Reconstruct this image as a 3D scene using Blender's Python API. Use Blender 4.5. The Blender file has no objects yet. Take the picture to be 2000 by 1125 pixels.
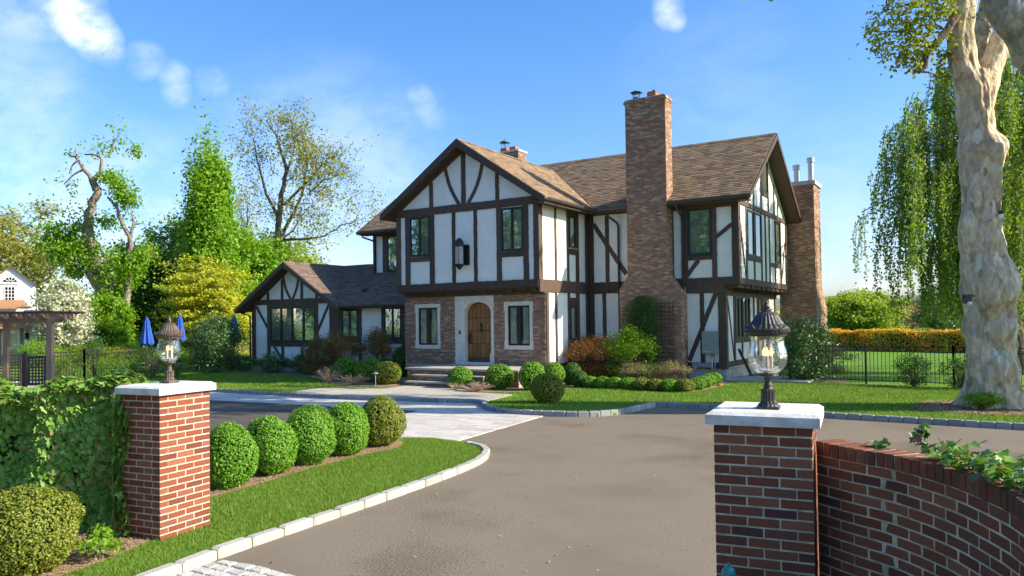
import bpy, bmesh, math, random
import numpy as np
from mathutils import Vector, Matrix
R = math.radians
random.seed(7)
rng = np.random.default_rng(7)
scene = bpy.context.scene
col = scene.collection

# ------------------------------------------------------------------ camera
cam_data = bpy.data.cameras.new('camera')
cam_data.sensor_width = 36.0
cam_data.lens = 26.782
cam_data.shift_y = 0.0155
cam_data.clip_start = 0.05
cam_data.clip_end = 4000
camera = bpy.data.objects.new('camera', cam_data)
col.objects.link(camera)
_yaw, _pit, _rol = -0.55827, 0.022714, -0.012584
_f = Vector((math.sin(_yaw) * math.cos(_pit), math.cos(_yaw) * math.cos(_pit), math.sin(_pit)))
_r0 = Vector((math.cos(_yaw), -math.sin(_yaw), 0))
_u0 = _r0.cross(_f)
_r = _r0 * math.cos(_rol) + _u0 * math.sin(_rol)
_u = -_r0 * math.sin(_rol) + _u0 * math.cos(_rol)
camera.matrix_world = Matrix(((_r.x, _u.x, -_f.x, 0), (_r.y, _u.y, -_f.y, 0), (_r.z, _u.z, -_f.z, 2.2), (0, 0, 0, 1)))
scene.camera = camera

# ------------------------------------------------------------------ light
SUN_AZ, SUN_EL = 20.0, 31.0          # azimuth measured from +X towards +Y
world = bpy.data.worlds.new('World')
scene.world = world
world.use_nodes = True
nt = world.node_tree
nt.nodes.clear()
N = nt.nodes.new
out = N('ShaderNodeOutputWorld')
bg = N('ShaderNodeBackground')
bg.inputs[1].default_value = 0.15
sky = N('ShaderNodeTexSky')
sky.sky_type = 'NISHITA'
sky.sun_disc = False
sky.sun_elevation = R(SUN_EL)
sky.sun_rotation = R(90 - SUN_AZ)
sky.altitude = 0
sky.air_density = 1.0
sky.dust_density = 1.8
sky.ozone_density = 3.2
tc = N('ShaderNodeTexCoord')
wn = N('ShaderNodeTexNoise'); wn.inputs['Scale'].default_value = 8; wn.inputs['Detail'].default_value = 3
nt.links.new(tc.outputs['Generated'], wn.inputs['Vector'])
wsub = N('ShaderNodeVectorMath'); wsub.operation = 'SUBTRACT'; wsub.inputs[1].default_value = (.5, .5, .5)
nt.links.new(wn.outputs['Color'], wsub.inputs[0])
wad = N('ShaderNodeVectorMath'); wad.operation = 'MULTIPLY_ADD'; wad.inputs[1].default_value = (.035, .035, .035)
nt.links.new(wsub.outputs[0], wad.inputs[0]); nt.links.new(tc.outputs['Generated'], wad.inputs[2])
wnm = N('ShaderNodeVectorMath'); wnm.operation = 'NORMALIZE'; nt.links.new(wad.outputs[0], wnm.inputs[0])
warped = wnm.outputs[0]
# fine-weather clouds: fractal noise kept where the real clouds stand
def cloud_blob(direction, sharp, amount):
    d = N('ShaderNodeVectorMath'); d.operation = 'DOT_PRODUCT'
    nt.links.new(warped, d.inputs[0])
    v = Vector(direction).normalized()
    d.inputs[1].default_value = v
    m = N('ShaderNodeMapRange')
    m.inputs[1].default_value = math.cos(sharp); m.inputs[2].default_value = 1.0
    m.inputs[3].default_value = 0.0; m.inputs[4].default_value = amount
    nt.links.new(d.outputs['Value'], m.inputs[0])
    return m.outputs[0]
def add(a, b, op='MAXIMUM'):
    m = N('ShaderNodeMath'); m.operation = op
    nt.links.new(a, m.inputs[0])
    if isinstance(b, float): m.inputs[1].default_value = b
    else: nt.links.new(b, m.inputs[1])
    return m.outputs[0]
blobs = [((-1.033, 0.522, 0.429), .030, .9), ((-1.015, 0.534, 0.421), .034, 1.2), ((-1.005, 0.54, 0.406), .033, 1.4), ((-0.993, 0.549, 0.391), .033, 1.4), ((-0.981, 0.557, 0.375), .03, 1.4), ((-0.968, 0.565, 0.358), .02, 1.2), ((-0.999, 0.544, 0.425), .03, .9), ((-1.065, 0.503, 0.409), .05, .5), ((-1.045, 0.516, 0.402), .04, .5), ((-1.076, 0.499, 0.302), .10, .4), ((-1.089, 0.493, 0.228), .09, .5), ((-1.093, 0.492, 0.185), .06, .55),
         ((-0.896, 0.611, 0.33), .020, .55), ((-0.894, 0.613, 0.307), .018, .5), ((-0.927, 0.591, 0.348), .024, .6), ((-0.855, 0.637, 0.316), .024, .45), ((-0.626, 0.78, 0.295), .022, .4), ((-0.621, 0.784, 0.278), .022, .4), ((-0.614, 0.789, 0.262), .026, .35), ((-0.348, 0.951, 0.407), .024, .7), ((-0.338, 0.958, 0.395), .016, .6), ((-0.298, 0.985, 0.307), .13, .16), ((-0.268, 1.005, 0.26), .1, .15), ((-0.13, 1.097, 0.039), .022, .8), ((-0.955, 0.58, 0.112), .16, .6),
         ((-0.732, 0.718, 0.142), .22, .45), ((-0.163, 1.075, 0.1), .18, .28)]
acc = None
for d_, s_, a_ in blobs:
    o_ = cloud_blob(d_, s_, a_)
    acc = o_ if acc is None else add(acc, o_)
mp = N('ShaderNodeMapping')
mp.inputs['Scale'].default_value = (1.0, 1.6, 2.2)
mp.inputs['Rotation'].default_value = (0.2, 0.5, 0.3)
nt.links.new(tc.outputs['Generated'], mp.inputs[0])
nz = N('ShaderNodeTexNoise')
nz.inputs['Scale'].default_value = 9; nz.inputs['Detail'].default_value = 9; nz.inputs['Roughness'].default_value = 0.62
nz.inputs['Distortion'].default_value = 0.15
nt.links.new(mp.outputs[0], nz.inputs['Vector'])
nr_ = N('ShaderNodeMapRange'); nr_.interpolation_type = 'SMOOTHSTEP'
nr_.inputs[1].default_value = 0.30; nr_.inputs[2].default_value = 0.68; nr_.inputs[3].default_value = 0.12; nr_.inputs[4].default_value = 1.0
nt.links.new(nz.outputs[0], nr_.inputs[0])
ac2 = N('ShaderNodeMath'); ac2.operation = 'POWER'; nt.links.new(acc, ac2.inputs[0]); ac2.inputs[1].default_value = 1.25
mr = N('ShaderNodeMath'); mr.operation = 'MULTIPLY'; nt.links.new(nr_.outputs[0], mr.inputs[0]); nt.links.new(ac2.outputs[0], mr.inputs[1]); mr.use_clamp = True
tint = N('ShaderNodeMix'); tint.data_type = 'RGBA'; tint.blend_type = 'MULTIPLY'
tint.inputs[0].default_value = 1.0
sepz = N('ShaderNodeSeparateXYZ'); nt.links.new(tc.outputs['Generated'], sepz.inputs[0])
grade = N('ShaderNodeValToRGB')
ge = grade.color_ramp.elements
ge[0].position = 0.0; ge[0].color = (.62, .60, .64, 1); ge[1].position = 0.45; ge[1].color = (.27, .435, .57, 1)
e_ = ge.new(.12); e_.color = (.40, .475, .575, 1)
nt.links.new(sepz.outputs[2], grade.inputs[0])
hs = N('ShaderNodeHueSaturation'); hs.inputs['Saturation'].default_value = 1.08
nt.links.new(grade.outputs[0], tint.inputs[7])
nt.links.new(sky.outputs[0], hs.inputs['Color'])
nt.links.new(hs.outputs[0], tint.inputs[6])
mixc = N('ShaderNodeMix'); mixc.data_type = 'RGBA'
mixc.inputs[7].default_value = (2.6, 2.8, 3.15, 1)
nt.links.new(mr.outputs[0], mixc.inputs[0])
nt.links.new(tint.outputs[2], mixc.inputs[6])
nt.links.new(mixc.outputs[2], bg.inputs[0])
nt.links.new(bg.outputs[0], out.inputs[0])

sun = bpy.data.lights.new('sun', 'SUN')
sun.energy = 2.8
sun.angle = R(0.53)
sun.color = (1.0, 0.88, 0.70)
sun_o = bpy.data.objects.new('sun', sun)
col.objects.link(sun_o)
_sd = Vector((math.cos(R(SUN_AZ)) * math.cos(R(SUN_EL)), math.sin(R(SUN_AZ)) * math.cos(R(SUN_EL)), math.sin(R(SUN_EL))))
sun_o.rotation_euler = _sd.to_track_quat('Z', 'Y').to_euler()
sun_o.location = (20, 10, 40)
scene.view_settings.view_transform = 'Standard'
scene.view_settings.look = 'None'
scene.view_settings.exposure = 1.75
scene.view_settings.gamma = 1.0
scene.view_settings.use_curve_mapping = False
scene.cycles.max_bounces = 8
scene.cycles.transparent_max_bounces = 24
scene.cycles.diffuse_bounces = 4
scene.cycles.glossy_bounces = 3
scene.cycles.transmission_bounces = 4
scene.cycles.use_denoising = True

# ------------------------------------------------------------------ helpers
class MB:
    """collects polygons; build() links them as one mesh object"""
    def __init__(s): s.v = []; s.f = []; s.t = []
    def add(s, verts, faces, tone=0.0):
        n = len(s.v); s.v += [tuple(p) for p in verts]
        for f in faces: s.f.append(tuple(i + n for i in f)); s.t.append(tone)
    def box(s, x0, x1, y0, y1, z0, z1, tone=0.0):
        v = [(x, y, z) for z in (z0, z1) for y in (y0, y1) for x in (x0, x1)]
        s.add(v, [(0, 2, 3, 1), (4, 5, 7, 6), (0, 1, 5, 4), (1, 3, 7, 5), (3, 2, 6, 7), (2, 0, 4, 6)], tone)
    def obox(s, o, a, b, c, tone=0.0):
        o, a, b, c = map(Vector, (o, a, b, c))
        v = [o + a * i + b * j + c * k for k in (0, 1) for j in (0, 1) for i in (0, 1)]
        s.add(v, [(0, 2, 3, 1), (4, 5, 7, 6), (0, 1, 5, 4), (1, 3, 7, 5), (3, 2, 6, 7), (2, 0, 4, 6)], tone)
    def prism(s, poly, off, tone=0.0):
        n = len(poly); off = Vector(off)
        v = [Vector(p) for p in poly] + [Vector(p) + off for p in poly]
        f = [tuple(range(n))[::-1], tuple(range(n, 2 * n))] + [(i, (i + 1) % n, (i + 1) % n + n, i + n) for i in range(n)]
        s.add(v, f, tone)
    def tube(s, pts, rad, n=8, tone=0.0, cap=True):
        pts = [Vector(p) for p in pts]
        rad = list(rad) if hasattr(rad, '__len__') else [rad] * len(pts)
        v = []; ref = Vector((0.31, 0.17, 0.93)); prev = None
        for i, p in enumerate(pts):
            t = (pts[min(i + 1, len(pts) - 1)] - pts[max(i - 1, 0)])
            if t.length < 1e-9: t = Vector((0, 0, 1))
            t.normalize()
            if prev is None:
                a = t.cross(ref)
                if a.length < .1: a = t.cross(Vector((1, 0, 0)))
            else: a = prev - t * prev.dot(t)
            a.normalize(); prev = a; b = t.cross(a)
            v += [p + (a * math.cos(2 * math.pi * k / n) + b * math.sin(2 * math.pi * k / n)) * rad[i] for k in range(n)]
        f = [(i * n + k, i * n + (k + 1) % n, (i + 1) * n + (k + 1) % n, (i + 1) * n + k) for i in range(len(pts) - 1) for k in range(n)]
        if cap: f += [tuple(range(n))[::-1], tuple(range((len(pts) - 1) * n, len(pts) * n))]
        s.add(v, f, tone)
    def lathe(s, prof, n=24, c=(0, 0, 0), flute=0.0, nf=12, tone=0.0):
        v = []
        for r, z in prof:
            for k in range(n):
                a = 2 * math.pi * k / n
                rr = r * (1 + flute * math.cos(nf * a))
                v.append((c[0] + rr * math.cos(a), c[1] + rr * math.sin(a), c[2] + z))
        f = [(i * n + k, i * n + (k + 1) % n, (i + 1) * n + (k + 1) % n, (i + 1) * n + k) for i in range(len(prof) - 1) for k in range(n)]
        s.add(v, f, tone)
    def mesh(s, name, smooth=False, fix=True):
        me = bpy.data.meshes.new(name)
        me.from_pydata(s.v, [], s.f)
        at = me.attributes.new('tone', 'FLOAT', 'FACE')
        at.data.foreach_set('value', s.t)
        if fix and len(s.f) < 30000:
            bm = bmesh.new(); bm.from_mesh(me); bmesh.ops.recalc_face_normals(bm, faces=bm.faces); bm.to_mesh(me); bm.free()
        if smooth: me.shade_smooth()
        return me
    def build(s, name, mat, parent=None, smooth=False, fix=True, kind=None):
        o = obj(name, s.mesh(name, smooth, fix), mat, parent)
        if kind: o['kind'] = kind
        return o

def obj(name, me, mat=None, parent=None, loc=None):
    o = bpy.data.objects.new(name, me)
    col.objects.link(o)
    if mat and not me.materials: me.materials.append(mat)
    if parent is not None: o.parent = parent
    if loc: o.location = loc
    return o
def child(o, parent):
    """parent o keeping world coordinates (parents sit at known places, unrotated or baked)"""
    o.parent = parent
    o.matrix_parent_inverse = parent.matrix_world.inverted()
    return o
def thing(name, label, cat, loc=(0, 0, 0), rz=0, group=None):
    o = bpy.data.objects.new(name, None); col.objects.link(o)
    o.empty_display_size = .2
    o.location = loc; o.rotation_euler = (0, 0, rz)
    o['label'] = label; o['category'] = cat
    if group: o['group'] = group
    return o
def tag(o, label=None, cat=None, group=None, kind=None):
    if label: o['label'] = label
    if cat: o['category'] = cat
    if group: o['group'] = group
    if kind: o['kind'] = kind
    return o
def copy_tree(o, parent=None):
    c = o.copy(); col.objects.link(c); c.parent = parent
    for ch in o.children: copy_tree(ch, c)
    return c

# ---- materials
def mat_new(name):
    m = bpy.data.materials.new(name); m.use_nodes = True
    t = m.node_tree; t.nodes.clear()
    o = t.nodes.new('ShaderNodeOutputMaterial')
    return m, t, o
def tone_node(t):
    """a random number per object (separate pieces) or per face (joined pieces)"""
    a = t.nodes.new('ShaderNodeAttribute'); a.attribute_name = 'tone'
    i = t.nodes.new('ShaderNodeObjectInfo')
    s = t.nodes.new('ShaderNodeMath'); s.operation = 'ADD'
    t.links.new(a.outputs['Fac'], s.inputs[0]); t.links.new(i.outputs['Random'], s.inputs[1])
    f = t.nodes.new('ShaderNodeMath'); f.operation = 'FRACT'; t.links.new(s.outputs[0], f.inputs[0])
    return f.outputs[0], i
def mk(name, stops, rough=.85, nscale=12, namt=.35, bump=.25, bscale=60, spec=.3, detail=5, metal=0, use_tone=True, sr=(.3, .7), big=None, coat=0, stretch=None):
    m, t, o = mat_new(name)
    n = t.nodes.new
    b = n('ShaderNodeBsdfPrincipled'); t.links.new(b.outputs[0], o.inputs[0])
    b.inputs['Roughness'].default_value = rough; b.inputs['Metallic'].default_value = metal
    b.inputs['Specular IOR Level'].default_value = spec
    b.inputs['Coat Weight'].default_value = coat
    r = n('ShaderNodeValToRGB'); cr = r.color_ramp
    while len(cr.elements) < len(stops): cr.elements.new(.5)
    for i, c in enumerate(stops):
        cr.elements[i].position = i / max(1, len(stops) - 1); cr.elements[i].color = (*c, 1)
    co = n('ShaderNodeTexCoord'); vec = co.outputs['Object']
    fr, info = tone_node(t)
    off = n('ShaderNodeVectorMath'); off.operation = 'MULTIPLY_ADD'
    off.inputs[1].default_value = (37, 53, 71)
    cmb = n('ShaderNodeCombineXYZ')
    for k in range(3): t.links.new(fr, cmb.inputs[k])
    t.links.new(cmb.outputs[0], off.inputs[0]); t.links.new(vec, off.inputs[2])
    if use_tone: vec2 = off.outputs[0]
    else: vec2 = vec
    if stretch:
        mp = n('ShaderNodeMapping'); mp.inputs['Scale'].default_value = stretch
        t.links.new(vec2, mp.inputs[0]); vec2 = mp.outputs[0]
    nz = n('ShaderNodeTexNoise'); nz.inputs['Scale'].default_value = nscale; nz.inputs['Detail'].default_value = detail; nz.inputs['Roughness'].default_value = .6
    t.links.new(vec2, nz.inputs['Vector'])
    if use_tone: t.links.new(fr, r.inputs[0])
    else:
        st = n('ShaderNodeMapRange'); st.inputs[1].default_value = sr[0]; st.inputs[2].default_value = sr[1]
        src = nz.outputs[0]
        if big:
            nb = n('ShaderNodeTexNoise'); nb.inputs['Scale'].default_value = big; nb.inputs['Detail'].default_value = 4
            t.links.new(vec, nb.inputs['Vector'])
            av = n('ShaderNodeMath'); av.operation = 'MULTIPLY_ADD'; av.inputs[1].default_value = .5
            hv = n('ShaderNodeMath'); hv.operation = 'MULTIPLY'; hv.inputs[1].default_value = .5
            t.links.new(nz.outputs[0], hv.inputs[0]); t.links.new(nb.outputs[0], av.inputs[0]); t.links.new(hv.outputs[0], av.inputs[2]); src = av.outputs[0]
        t.links.new(src, st.inputs[0]); t.links.new(st.outputs[0], r.inputs[0])
    mx = n('ShaderNodeMix'); mx.data_type = 'RGBA'; mx.blend_type = 'OVERLAY'; mx.inputs[0].default_value = namt
    t.links.new(r.outputs[0], mx.inputs[6]); t.links.new(nz.outputs[0], mx.inputs[7])
    t.links.new(mx.outputs[2], b.inputs['Base Color'])
    if bump:
        n2 = n('ShaderNodeTexNoise'); n2.inputs['Scale'].default_value = bscale; n2.inputs['Detail'].default_value = 4
        t.links.new(vec2, n2.inputs['Vector'])
        bp = n('ShaderNodeBump'); bp.inputs['Strength'].default_value = bump; bp.inputs['Distance'].default_value = .02
        t.links.new(n2.outputs[0], bp.inputs['Height']); t.links.new(bp.outputs[0], b.inputs['Normal'])
    return m
def leafmat(name, stops, trans=.35, rough=.55, spec=.35, var=.3, gain=1.0):
    m, t, o = mat_new(name); n = t.nodes.new
    r = n('ShaderNodeValToRGB'); cr = r.color_ramp
    while len(cr.elements) < len(stops): cr.elements.new(.5)
    for i, c in enumerate(stops):
        cr.elements[i].position = i / max(1, len(stops) - 1); cr.elements[i].color = (c[0] * gain, c[1] * gain, c[2] * gain, 1)
    fr, info = tone_node(t)
    t.links.new(fr, r.inputs[0])
    b = n('ShaderNodeBsdfPrincipled'); b.inputs['Roughness'].default_value = rough; b.inputs['Specular IOR Level'].default_value = spec
    t.links.new(r.outputs[0], b.inputs['Base Color'])
    tr = n('ShaderNodeBsdfTranslucent')
    g = n('ShaderNodeMix'); g.data_type = 'RGBA'; g.blend_type = 'MULTIPLY'; g.inputs[0].default_value = 1
    g.inputs[7].default_value = (1.25, 1.2, .5, 1)
    t.links.new(r.outputs[0], g.inputs[6]); t.links.new(g.outputs[2], tr.inputs[0])
    ms = n('ShaderNodeMixShader'); ms.inputs[0].default_value = trans
    t.links.new(b.outputs[0], ms.inputs[1]); t.links.new(tr.outputs[0], ms.inputs[2]); t.links.new(ms.outputs[0], o.inputs[0])
    return m

M = {}
M['stucco'] = mk('stucco', [(.79, .765, .69), (.87, .85, .78)], .9, 2.2, .25, .35, 45, .2, use_tone=False, big=.7)
M['timber'] = mk('timber', [(.065, .040, .028), (.10, .064, .045), (.08, .05, .035)], .7, 9, .5, .5, 30, .35, stretch=(1, 1, .35))
M['darkwood'] = mk('darkwood', [(.07, .046, .034), (.10, .068, .05)], .7, 9, .4, .4, 30, .3)
M['frame'] = mk('window_frame', [(.018, .018, .017), (.028, .027, .025)], .45, 20, .2, .05, 60, .4)
M['door'] = mk('door_wood', [(.26, .115, .03), (.34, .155, .045), (.20, .085, .024)], .5, 5, .75, .3, 30, .4, stretch=(14, 14, 1.2), coat=.15)
M['stone_trim'] = mk('limestone', [(.64, .58, .47), (.74, .69, .58)], .85, 6, .25, .25, 50, .25, use_tone=False)
M['mortar_house'] = mk('house_mortar', [(.36, .32, .27), (.44, .40, .34)], .95, 12, .3, .4, 70, .1, use_tone=False)
M['brick_house'] = mk('house_brick', [(.36, .17, .105), (.20, .125, .09), (.44, .29, .19), (.27, .155, .105), (.37, .18, .11), (.24, .165, .125), (.50, .37, .26), (.31, .155, .10)], .9, 30, .3, .35, 90, .12)
M['brick_red'] = mk('red_brick', [(.29, .082, .044), (.34, .11, .06), (.235, .063, .035), (.31, .095, .05), (.18, .06, .042), (.36, .135, .08), (.27, .08, .045)], .88, 22, .6, .6, 70, .15)
M['brick_shaded'] = mk('shaded_red_brick', [(.31, .11, .058), (.24, .08, .045), (.34, .13, .068), (.14, .065, .055), (.29, .10, .053), (.37, .155, .085), (.26, .09, .048), (.19, .075, .05)], .85, 22, .6, .6, 70, .15)  # second palette of the same red brick, coloured for standing in shade
M['brick_moss'] = mk('weathered_brick', [(.28, .10, .06), (.20, .08, .05), (.26, .115, .065), (.16, .075, .05), (.22, .11, .055)], .85, 18, .6, .6, 80, .2)
M['mortar'] = mk('mortar', [(.50, .43, .30), (.62, .55, .41)], .95, 14, .5, .6, 60, .1, use_tone=False)
M['mortar_moss'] = mk('mossy_mortar', [(.34, .33, .17), (.54, .48, .33), (.62, .55, .41)], .95, 6, .4, .5, 90, .1, use_tone=False)
M['cap'] = mk('cast_stone', [(.50, .48, .43), (.66, .64, .58)], .85, 7, .3, .2, 50, .2, use_tone=False)
M['shingle'] = mk('shingle', [(.26, .175, .105), (.20, .135, .085), (.33, .23, .14), (.13, .10, .07), (.25, .165, .10), (.29, .21, .135)], .95, 45, .3, .4, 120, .1)
M['shingle_dark'] = mk('dark_shingle', [(.20, .135, .10), (.155, .115, .09), (.24, .165, .12), (.11, .088, .075), (.19, .135, .10)], .95, 45, .4, .5, 120, .1)
M['gutter'] = mk('gutter_metal', [(.05, .038, .032), (.065, .05, .042)], .4, 8, .2, .05, 30, .5)
M['asphalt'] = mk('asphalt', [(.125, .099, .070), (.215, .178, .133), (.165, .134, .098)], .97, 55, .85, .10, 160, .05, use_tone=False, sr=(.42, .58), big=.4, detail=12)
M['asphalt_shaded'] = mk('asphalt_shaded', [(.080, .070, .060), (.125, .111, .096)], .97, 55, .8, .10, 160, .05, use_tone=False, sr=(.42, .58), big=.5, detail=12)  # driveway asphalt again, with shade put into the colour
M['paver'] = mk('paver', [(.48, .43, .38), (.55, .50, .45), (.42, .38, .34), (.50, .46, .42)], .88, 14, .3, .3, 90, .2)
M['bluestone'] = mk('bluestone', [(.38, .34, .27), (.44, .40, .33), (.36, .33, .28)], .85, 5, .35, .2, 60, .25)
M['granite'] = mk('granite', [(.44, .41, .36), (.52, .49, .43), (.37, .35, .31)], .88, 30, .5, .7, 40, .2)
M['granite_dark'] = mk('granite_grey', [(.27, .27, .26), (.34, .34, .33), (.23, .23, .22)], .85, 30, .45, .6, 50, .25)
M['joint'] = mk('sand_joint', [(.28, .24, .19), (.36, .31, .25)], .95, 30, .3, .4, 80, .1, use_tone=False)
M['soil'] = mk('soil', [(.20, .13, .075), (.32, .22, .13), (.26, .17, .10)], .97, 40, .6, .9, 60, .05, use_tone=False, big=3)
M['lawn'] = mk('lawn', [(.075, .165, .016), (.14, .26, .028), (.095, .20, .018)], .95, 60, .55, .7, 160, .1, use_tone=False, sr=(.38, .62), big=.35)
M['meadow'] = mk('meadow', [(.07, .115, .022), (.10, .15, .03)], .95, 3, .4, .5, 60, .1, use_tone=False, big=.02)
M['concrete'] = mk('foundation', [(.40, .39, .37), (.50, .49, .46)], .9, 3, .35, .3, 40, .2, use_tone=False)
M['iron'] = mk('black_iron', [(.012, .012, .013), (.02, .02, .02)], .4, 20, .2, .1, 60, .5)
M['bronze'] = mk('bronze', [(.09, .06, .042), (.12, .085, .06)], .5, 40, .6, .35, 90, .5, metal=.35, use_tone=False)
M['bronze_dark'] = mk('dark_bronze', [(.035, .033, .032), (.07, .06, .05)], .42, 40, .6, .35, 90, .5, metal=.4, use_tone=False)
M['curtain'] = mk('curtain', [(.55, .54, .49), (.68, .67, .62)], .9, 3, .2, .1, 10, .1, use_tone=False)
M['unlit_interior'] = mk('unlit_interior', [(.012, .012, .012), (.02, .018, .016)], .9, 3, .2, 0, 10, .05)  # near-black: darkness of unlit rooms and gaps put into the colour
M['metal_grey'] = mk('meter_box_grey', [(.20, .24, .235), (.24, .28, .27)], .5, 8, .12, .04, 40, .4)
M['metal_light'] = mk('zinc', [(.45, .46, .46), (.55, .56, .56)], .4, 8, .15, .05, 40, .5, metal=.6)
M['white_paint'] = mk('white_paint', [(.78, .78, .76), (.84, .84, .82)], .7, 4, .12, .1, 40, .3)
M['brown_wood'] = mk('brown_wood', [(.22, .135, .09), (.29, .19, .13)], .75, 6, .5, .3, 30, .25, stretch=(1, 1, .3))
M['porch_roof'] = mk('porch_roof', [(.42, .23, .13), (.34, .18, .10)], .9, 20, .3, .3, 60, .1)
M['blue_cloth'] = mk('blue_cloth', [(.03, .085, .36), (.045, .12, .46)], .85, 6, .2, .2, 30, .15)
M['teal_metal'] = mk('teal_metal', [(.02, .22, .19), (.035, .30, .26)], .35, 18, .35, .15, 60, .5)
M['terracotta'] = mk('terracotta', [(.45, .17, .07), (.38, .14, .06)], .85, 12, .3, .2, 60, .2)
M['bulb_wax'] = mk('candle_sleeve', [(.10, .07, .05)], .6, 8, .1, 0, 40, .3)
M['hill'] = mk('hill', [(.13, .18, .12), (.20, .22, .15), (.26, .24, .18)], 1, .35, .4, 0, 10, 0, use_tone=False, big=.04)
# bark
def bark_mat(name, cols, scale, dark):
    m, t, o = mat_new(name); n = t.nodes.new
    co = n('ShaderNodeTexCoord'); mp = n('ShaderNodeMapping'); mp.inputs['Scale'].default_value = (1, 1, .5); t.links.new(co.outputs['Object'], mp.inputs[0])
    ds = n('ShaderNodeTexNoise'); ds.inputs['Scale'].default_value = 3.5; ds.inputs['Detail'].default_value = 5; t.links.new(mp.outputs[0], ds.inputs['Vector'])
    ad = n('ShaderNodeVectorMath'); ad.operation = 'MULTIPLY_ADD'; ad.inputs[1].default_value = (.35, .35, .35); t.links.new(ds.outputs['Color'], ad.inputs[0]); t.links.new(mp.outputs[0], ad.inputs[2])
    v = n('ShaderNodeTexVoronoi'); v.inputs['Scale'].default_value = scale; t.links.new(ad.outputs[0], v.inputs['Vector'])
    sep = n('ShaderNodeSeparateColor'); t.links.new(v.outputs['Color'], sep.inputs[0])
    r = n('ShaderNodeValToRGB'); cr = r.color_ramp
    while len(cr.elements) < len(cols): cr.elements.new(.5)
    for i, c in enumerate(cols): cr.elements[i].position = i / (len(cols) - 1); cr.elements[i].color = (*c, 1)
    t.links.new(sep.outputs[0], r.inputs[0])
    nz = n('ShaderNodeTexNoise'); nz.inputs['Scale'].default_value = 9; nz.inputs['Detail'].default_value = 8; t.links.new(mp.outputs[0], nz.inputs['Vector'])
    mx = n('ShaderNodeMix'); mx.data_type = 'RGBA'; mx.blend_type = 'OVERLAY'; mx.inputs[0].default_value = .7
    t.links.new(r.outputs[0], mx.inputs[6]); t.links.new(nz.outputs[0], mx.inputs[7])
    b = n('ShaderNodeBsdfPrincipled'); b.inputs['Roughness'].default_value = .9; b.inputs['Specular IOR Level'].default_value = .15
    nf = n('ShaderNodeTexNoise'); nf.inputs['Scale'].default_value = 26; nf.inputs['Detail'].default_value = 6; t.links.new(mp.outputs[0], nf.inputs['Vector'])
    t.links.new(mx.outputs[2], b.inputs['Base Color'])
    bp = n('ShaderNodeBump'); bp.inputs['Strength'].default_value = dark; bp.inputs['Distance'].default_value = .08
    t.links.new(nz.outputs[0], bp.inputs['Height']); t.links.new(bp.outputs[0], b.inputs['Normal']); t.links.new(b.outputs[0], o.inputs[0])
    return m
M['plane_bark'] = bark_mat('plane_bark', [(.64, .50, .34), (.52, .40, .26), (.72, .60, .44), (.34, .27, .17), (.62, .49, .33), (.46, .35, .22)], 6, 1.0)
M['plane_bark_grey'] = bark_mat('plane_bark_grey', [(.30, .28, .21), (.48, .42, .33), (.22, .23, .16), (.40, .36, .28), (.55, .48, .39)], 4, .8)
M['bark'] = bark_mat('bark', [(.14, .10, .075), (.19, .14, .105), (.10, .075, .06)], 6, .8)
M['bark_grey'] = bark_mat('grey_bark', [(.20, .155, .125), (.27, .215, .175), (.15, .115, .095)], 6, .8)
# foliage
M['lf_box'] = leafmat('boxwood_leaf', [(.08, .20, .015), (.16, .34, .022), (.11, .26, .018), (.25, .42, .035)], .32, gain=1.1)
M['lf_box_yellow'] = leafmat('boxwood_yellow_leaf', [(.09, .15, .016), (.22, .27, .025), (.32, .28, .04), (.13, .19, .02), (.27, .31, .04)], .3)
M['lf_box_dark'] = leafmat('boxwood_dark_leaf', [(.04, .11, .014), (.07, .16, .02), (.10, .19, .024)], .25)
M['lf_ivy'] = leafmat('ivy_leaf', [(.10, .21, .025), (.17, .33, .045), (.26, .43, .08), (.11, .24, .028), (.33, .48, .12), (.14, .28, .035), (.22, .38, .065), (.08, .18, .022), (.45, .28, .12)], .3, .5, .22)
M['lf_ivy2'] = leafmat('ivy_leaf_deep', [(.045, .12, .02), (.07, .17, .03), (.13, .25, .05), (.05, .13, .02), (.09, .19, .03), (.20, .30, .06), (.06, .15, .025), (.30, .09, .06)], .2, .4, .4)
M['lf_bright'] = leafmat('bright_leaf', [(.15, .30, .016), (.22, .40, .02), (.16, .32, .016), (.27, .43, .03)], .45)
M['lf_mid'] = leafmat('green_leaf', [(.08, .19, .018), (.14, .27, .025), (.10, .22, .02), (.20, .31, .03)], .4)
M['lf_dark'] = leafmat('dark_leaf', [(.045, .12, .03), (.07, .165, .04), (.10, .19, .04), (.15, .24, .08)], .2, .4, .5)
M['lf_deep'] = leafmat('deep_green_leaf', [(.045, .125, .018), (.075, .17, .025), (.06, .145, .02)], .3)
M['lf_gold'] = leafmat('golden_leaf', [(.46, .46, .03), (.56, .54, .045), (.34, .40, .03), (.52, .50, .05)], .45)
M['lf_olive'] = leafmat('spring_leaf', [(.26, .28, .045), (.34, .33, .07), (.20, .25, .03), (.38, .34, .10)], .45)
M['lf_yellowgreen'] = leafmat('yellow_green_leaf', [(.25, .35, .025), (.34, .44, .04), (.20, .30, .025)], .45)
M['lf_white'] = leafmat('white_blossom', [(.62, .62, .50), (.74, .73, .62), (.28, .33, .16), (.66, .66, .54)], .3)
M['lf_red'] = leafmat('bronze_maple_leaf', [(.18, .08, .03), (.36, .16, .035), (.25, .10, .03), (.15, .11, .045), (.48, .23, .05)], .35)
M['lf_brown'] = leafmat('brown_maple_leaf', [(.26, .15, .06), (.36, .22, .075), (.29, .165, .06), (.22, .20, .06)], .35)
M['lf_photinia'] = leafmat('red_tip_leaf', [(.75, .26, .03), (.80, .46, .04), (.62, .46, .04), (.34, .38, .04), (.78, .33, .03)], .4)
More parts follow.
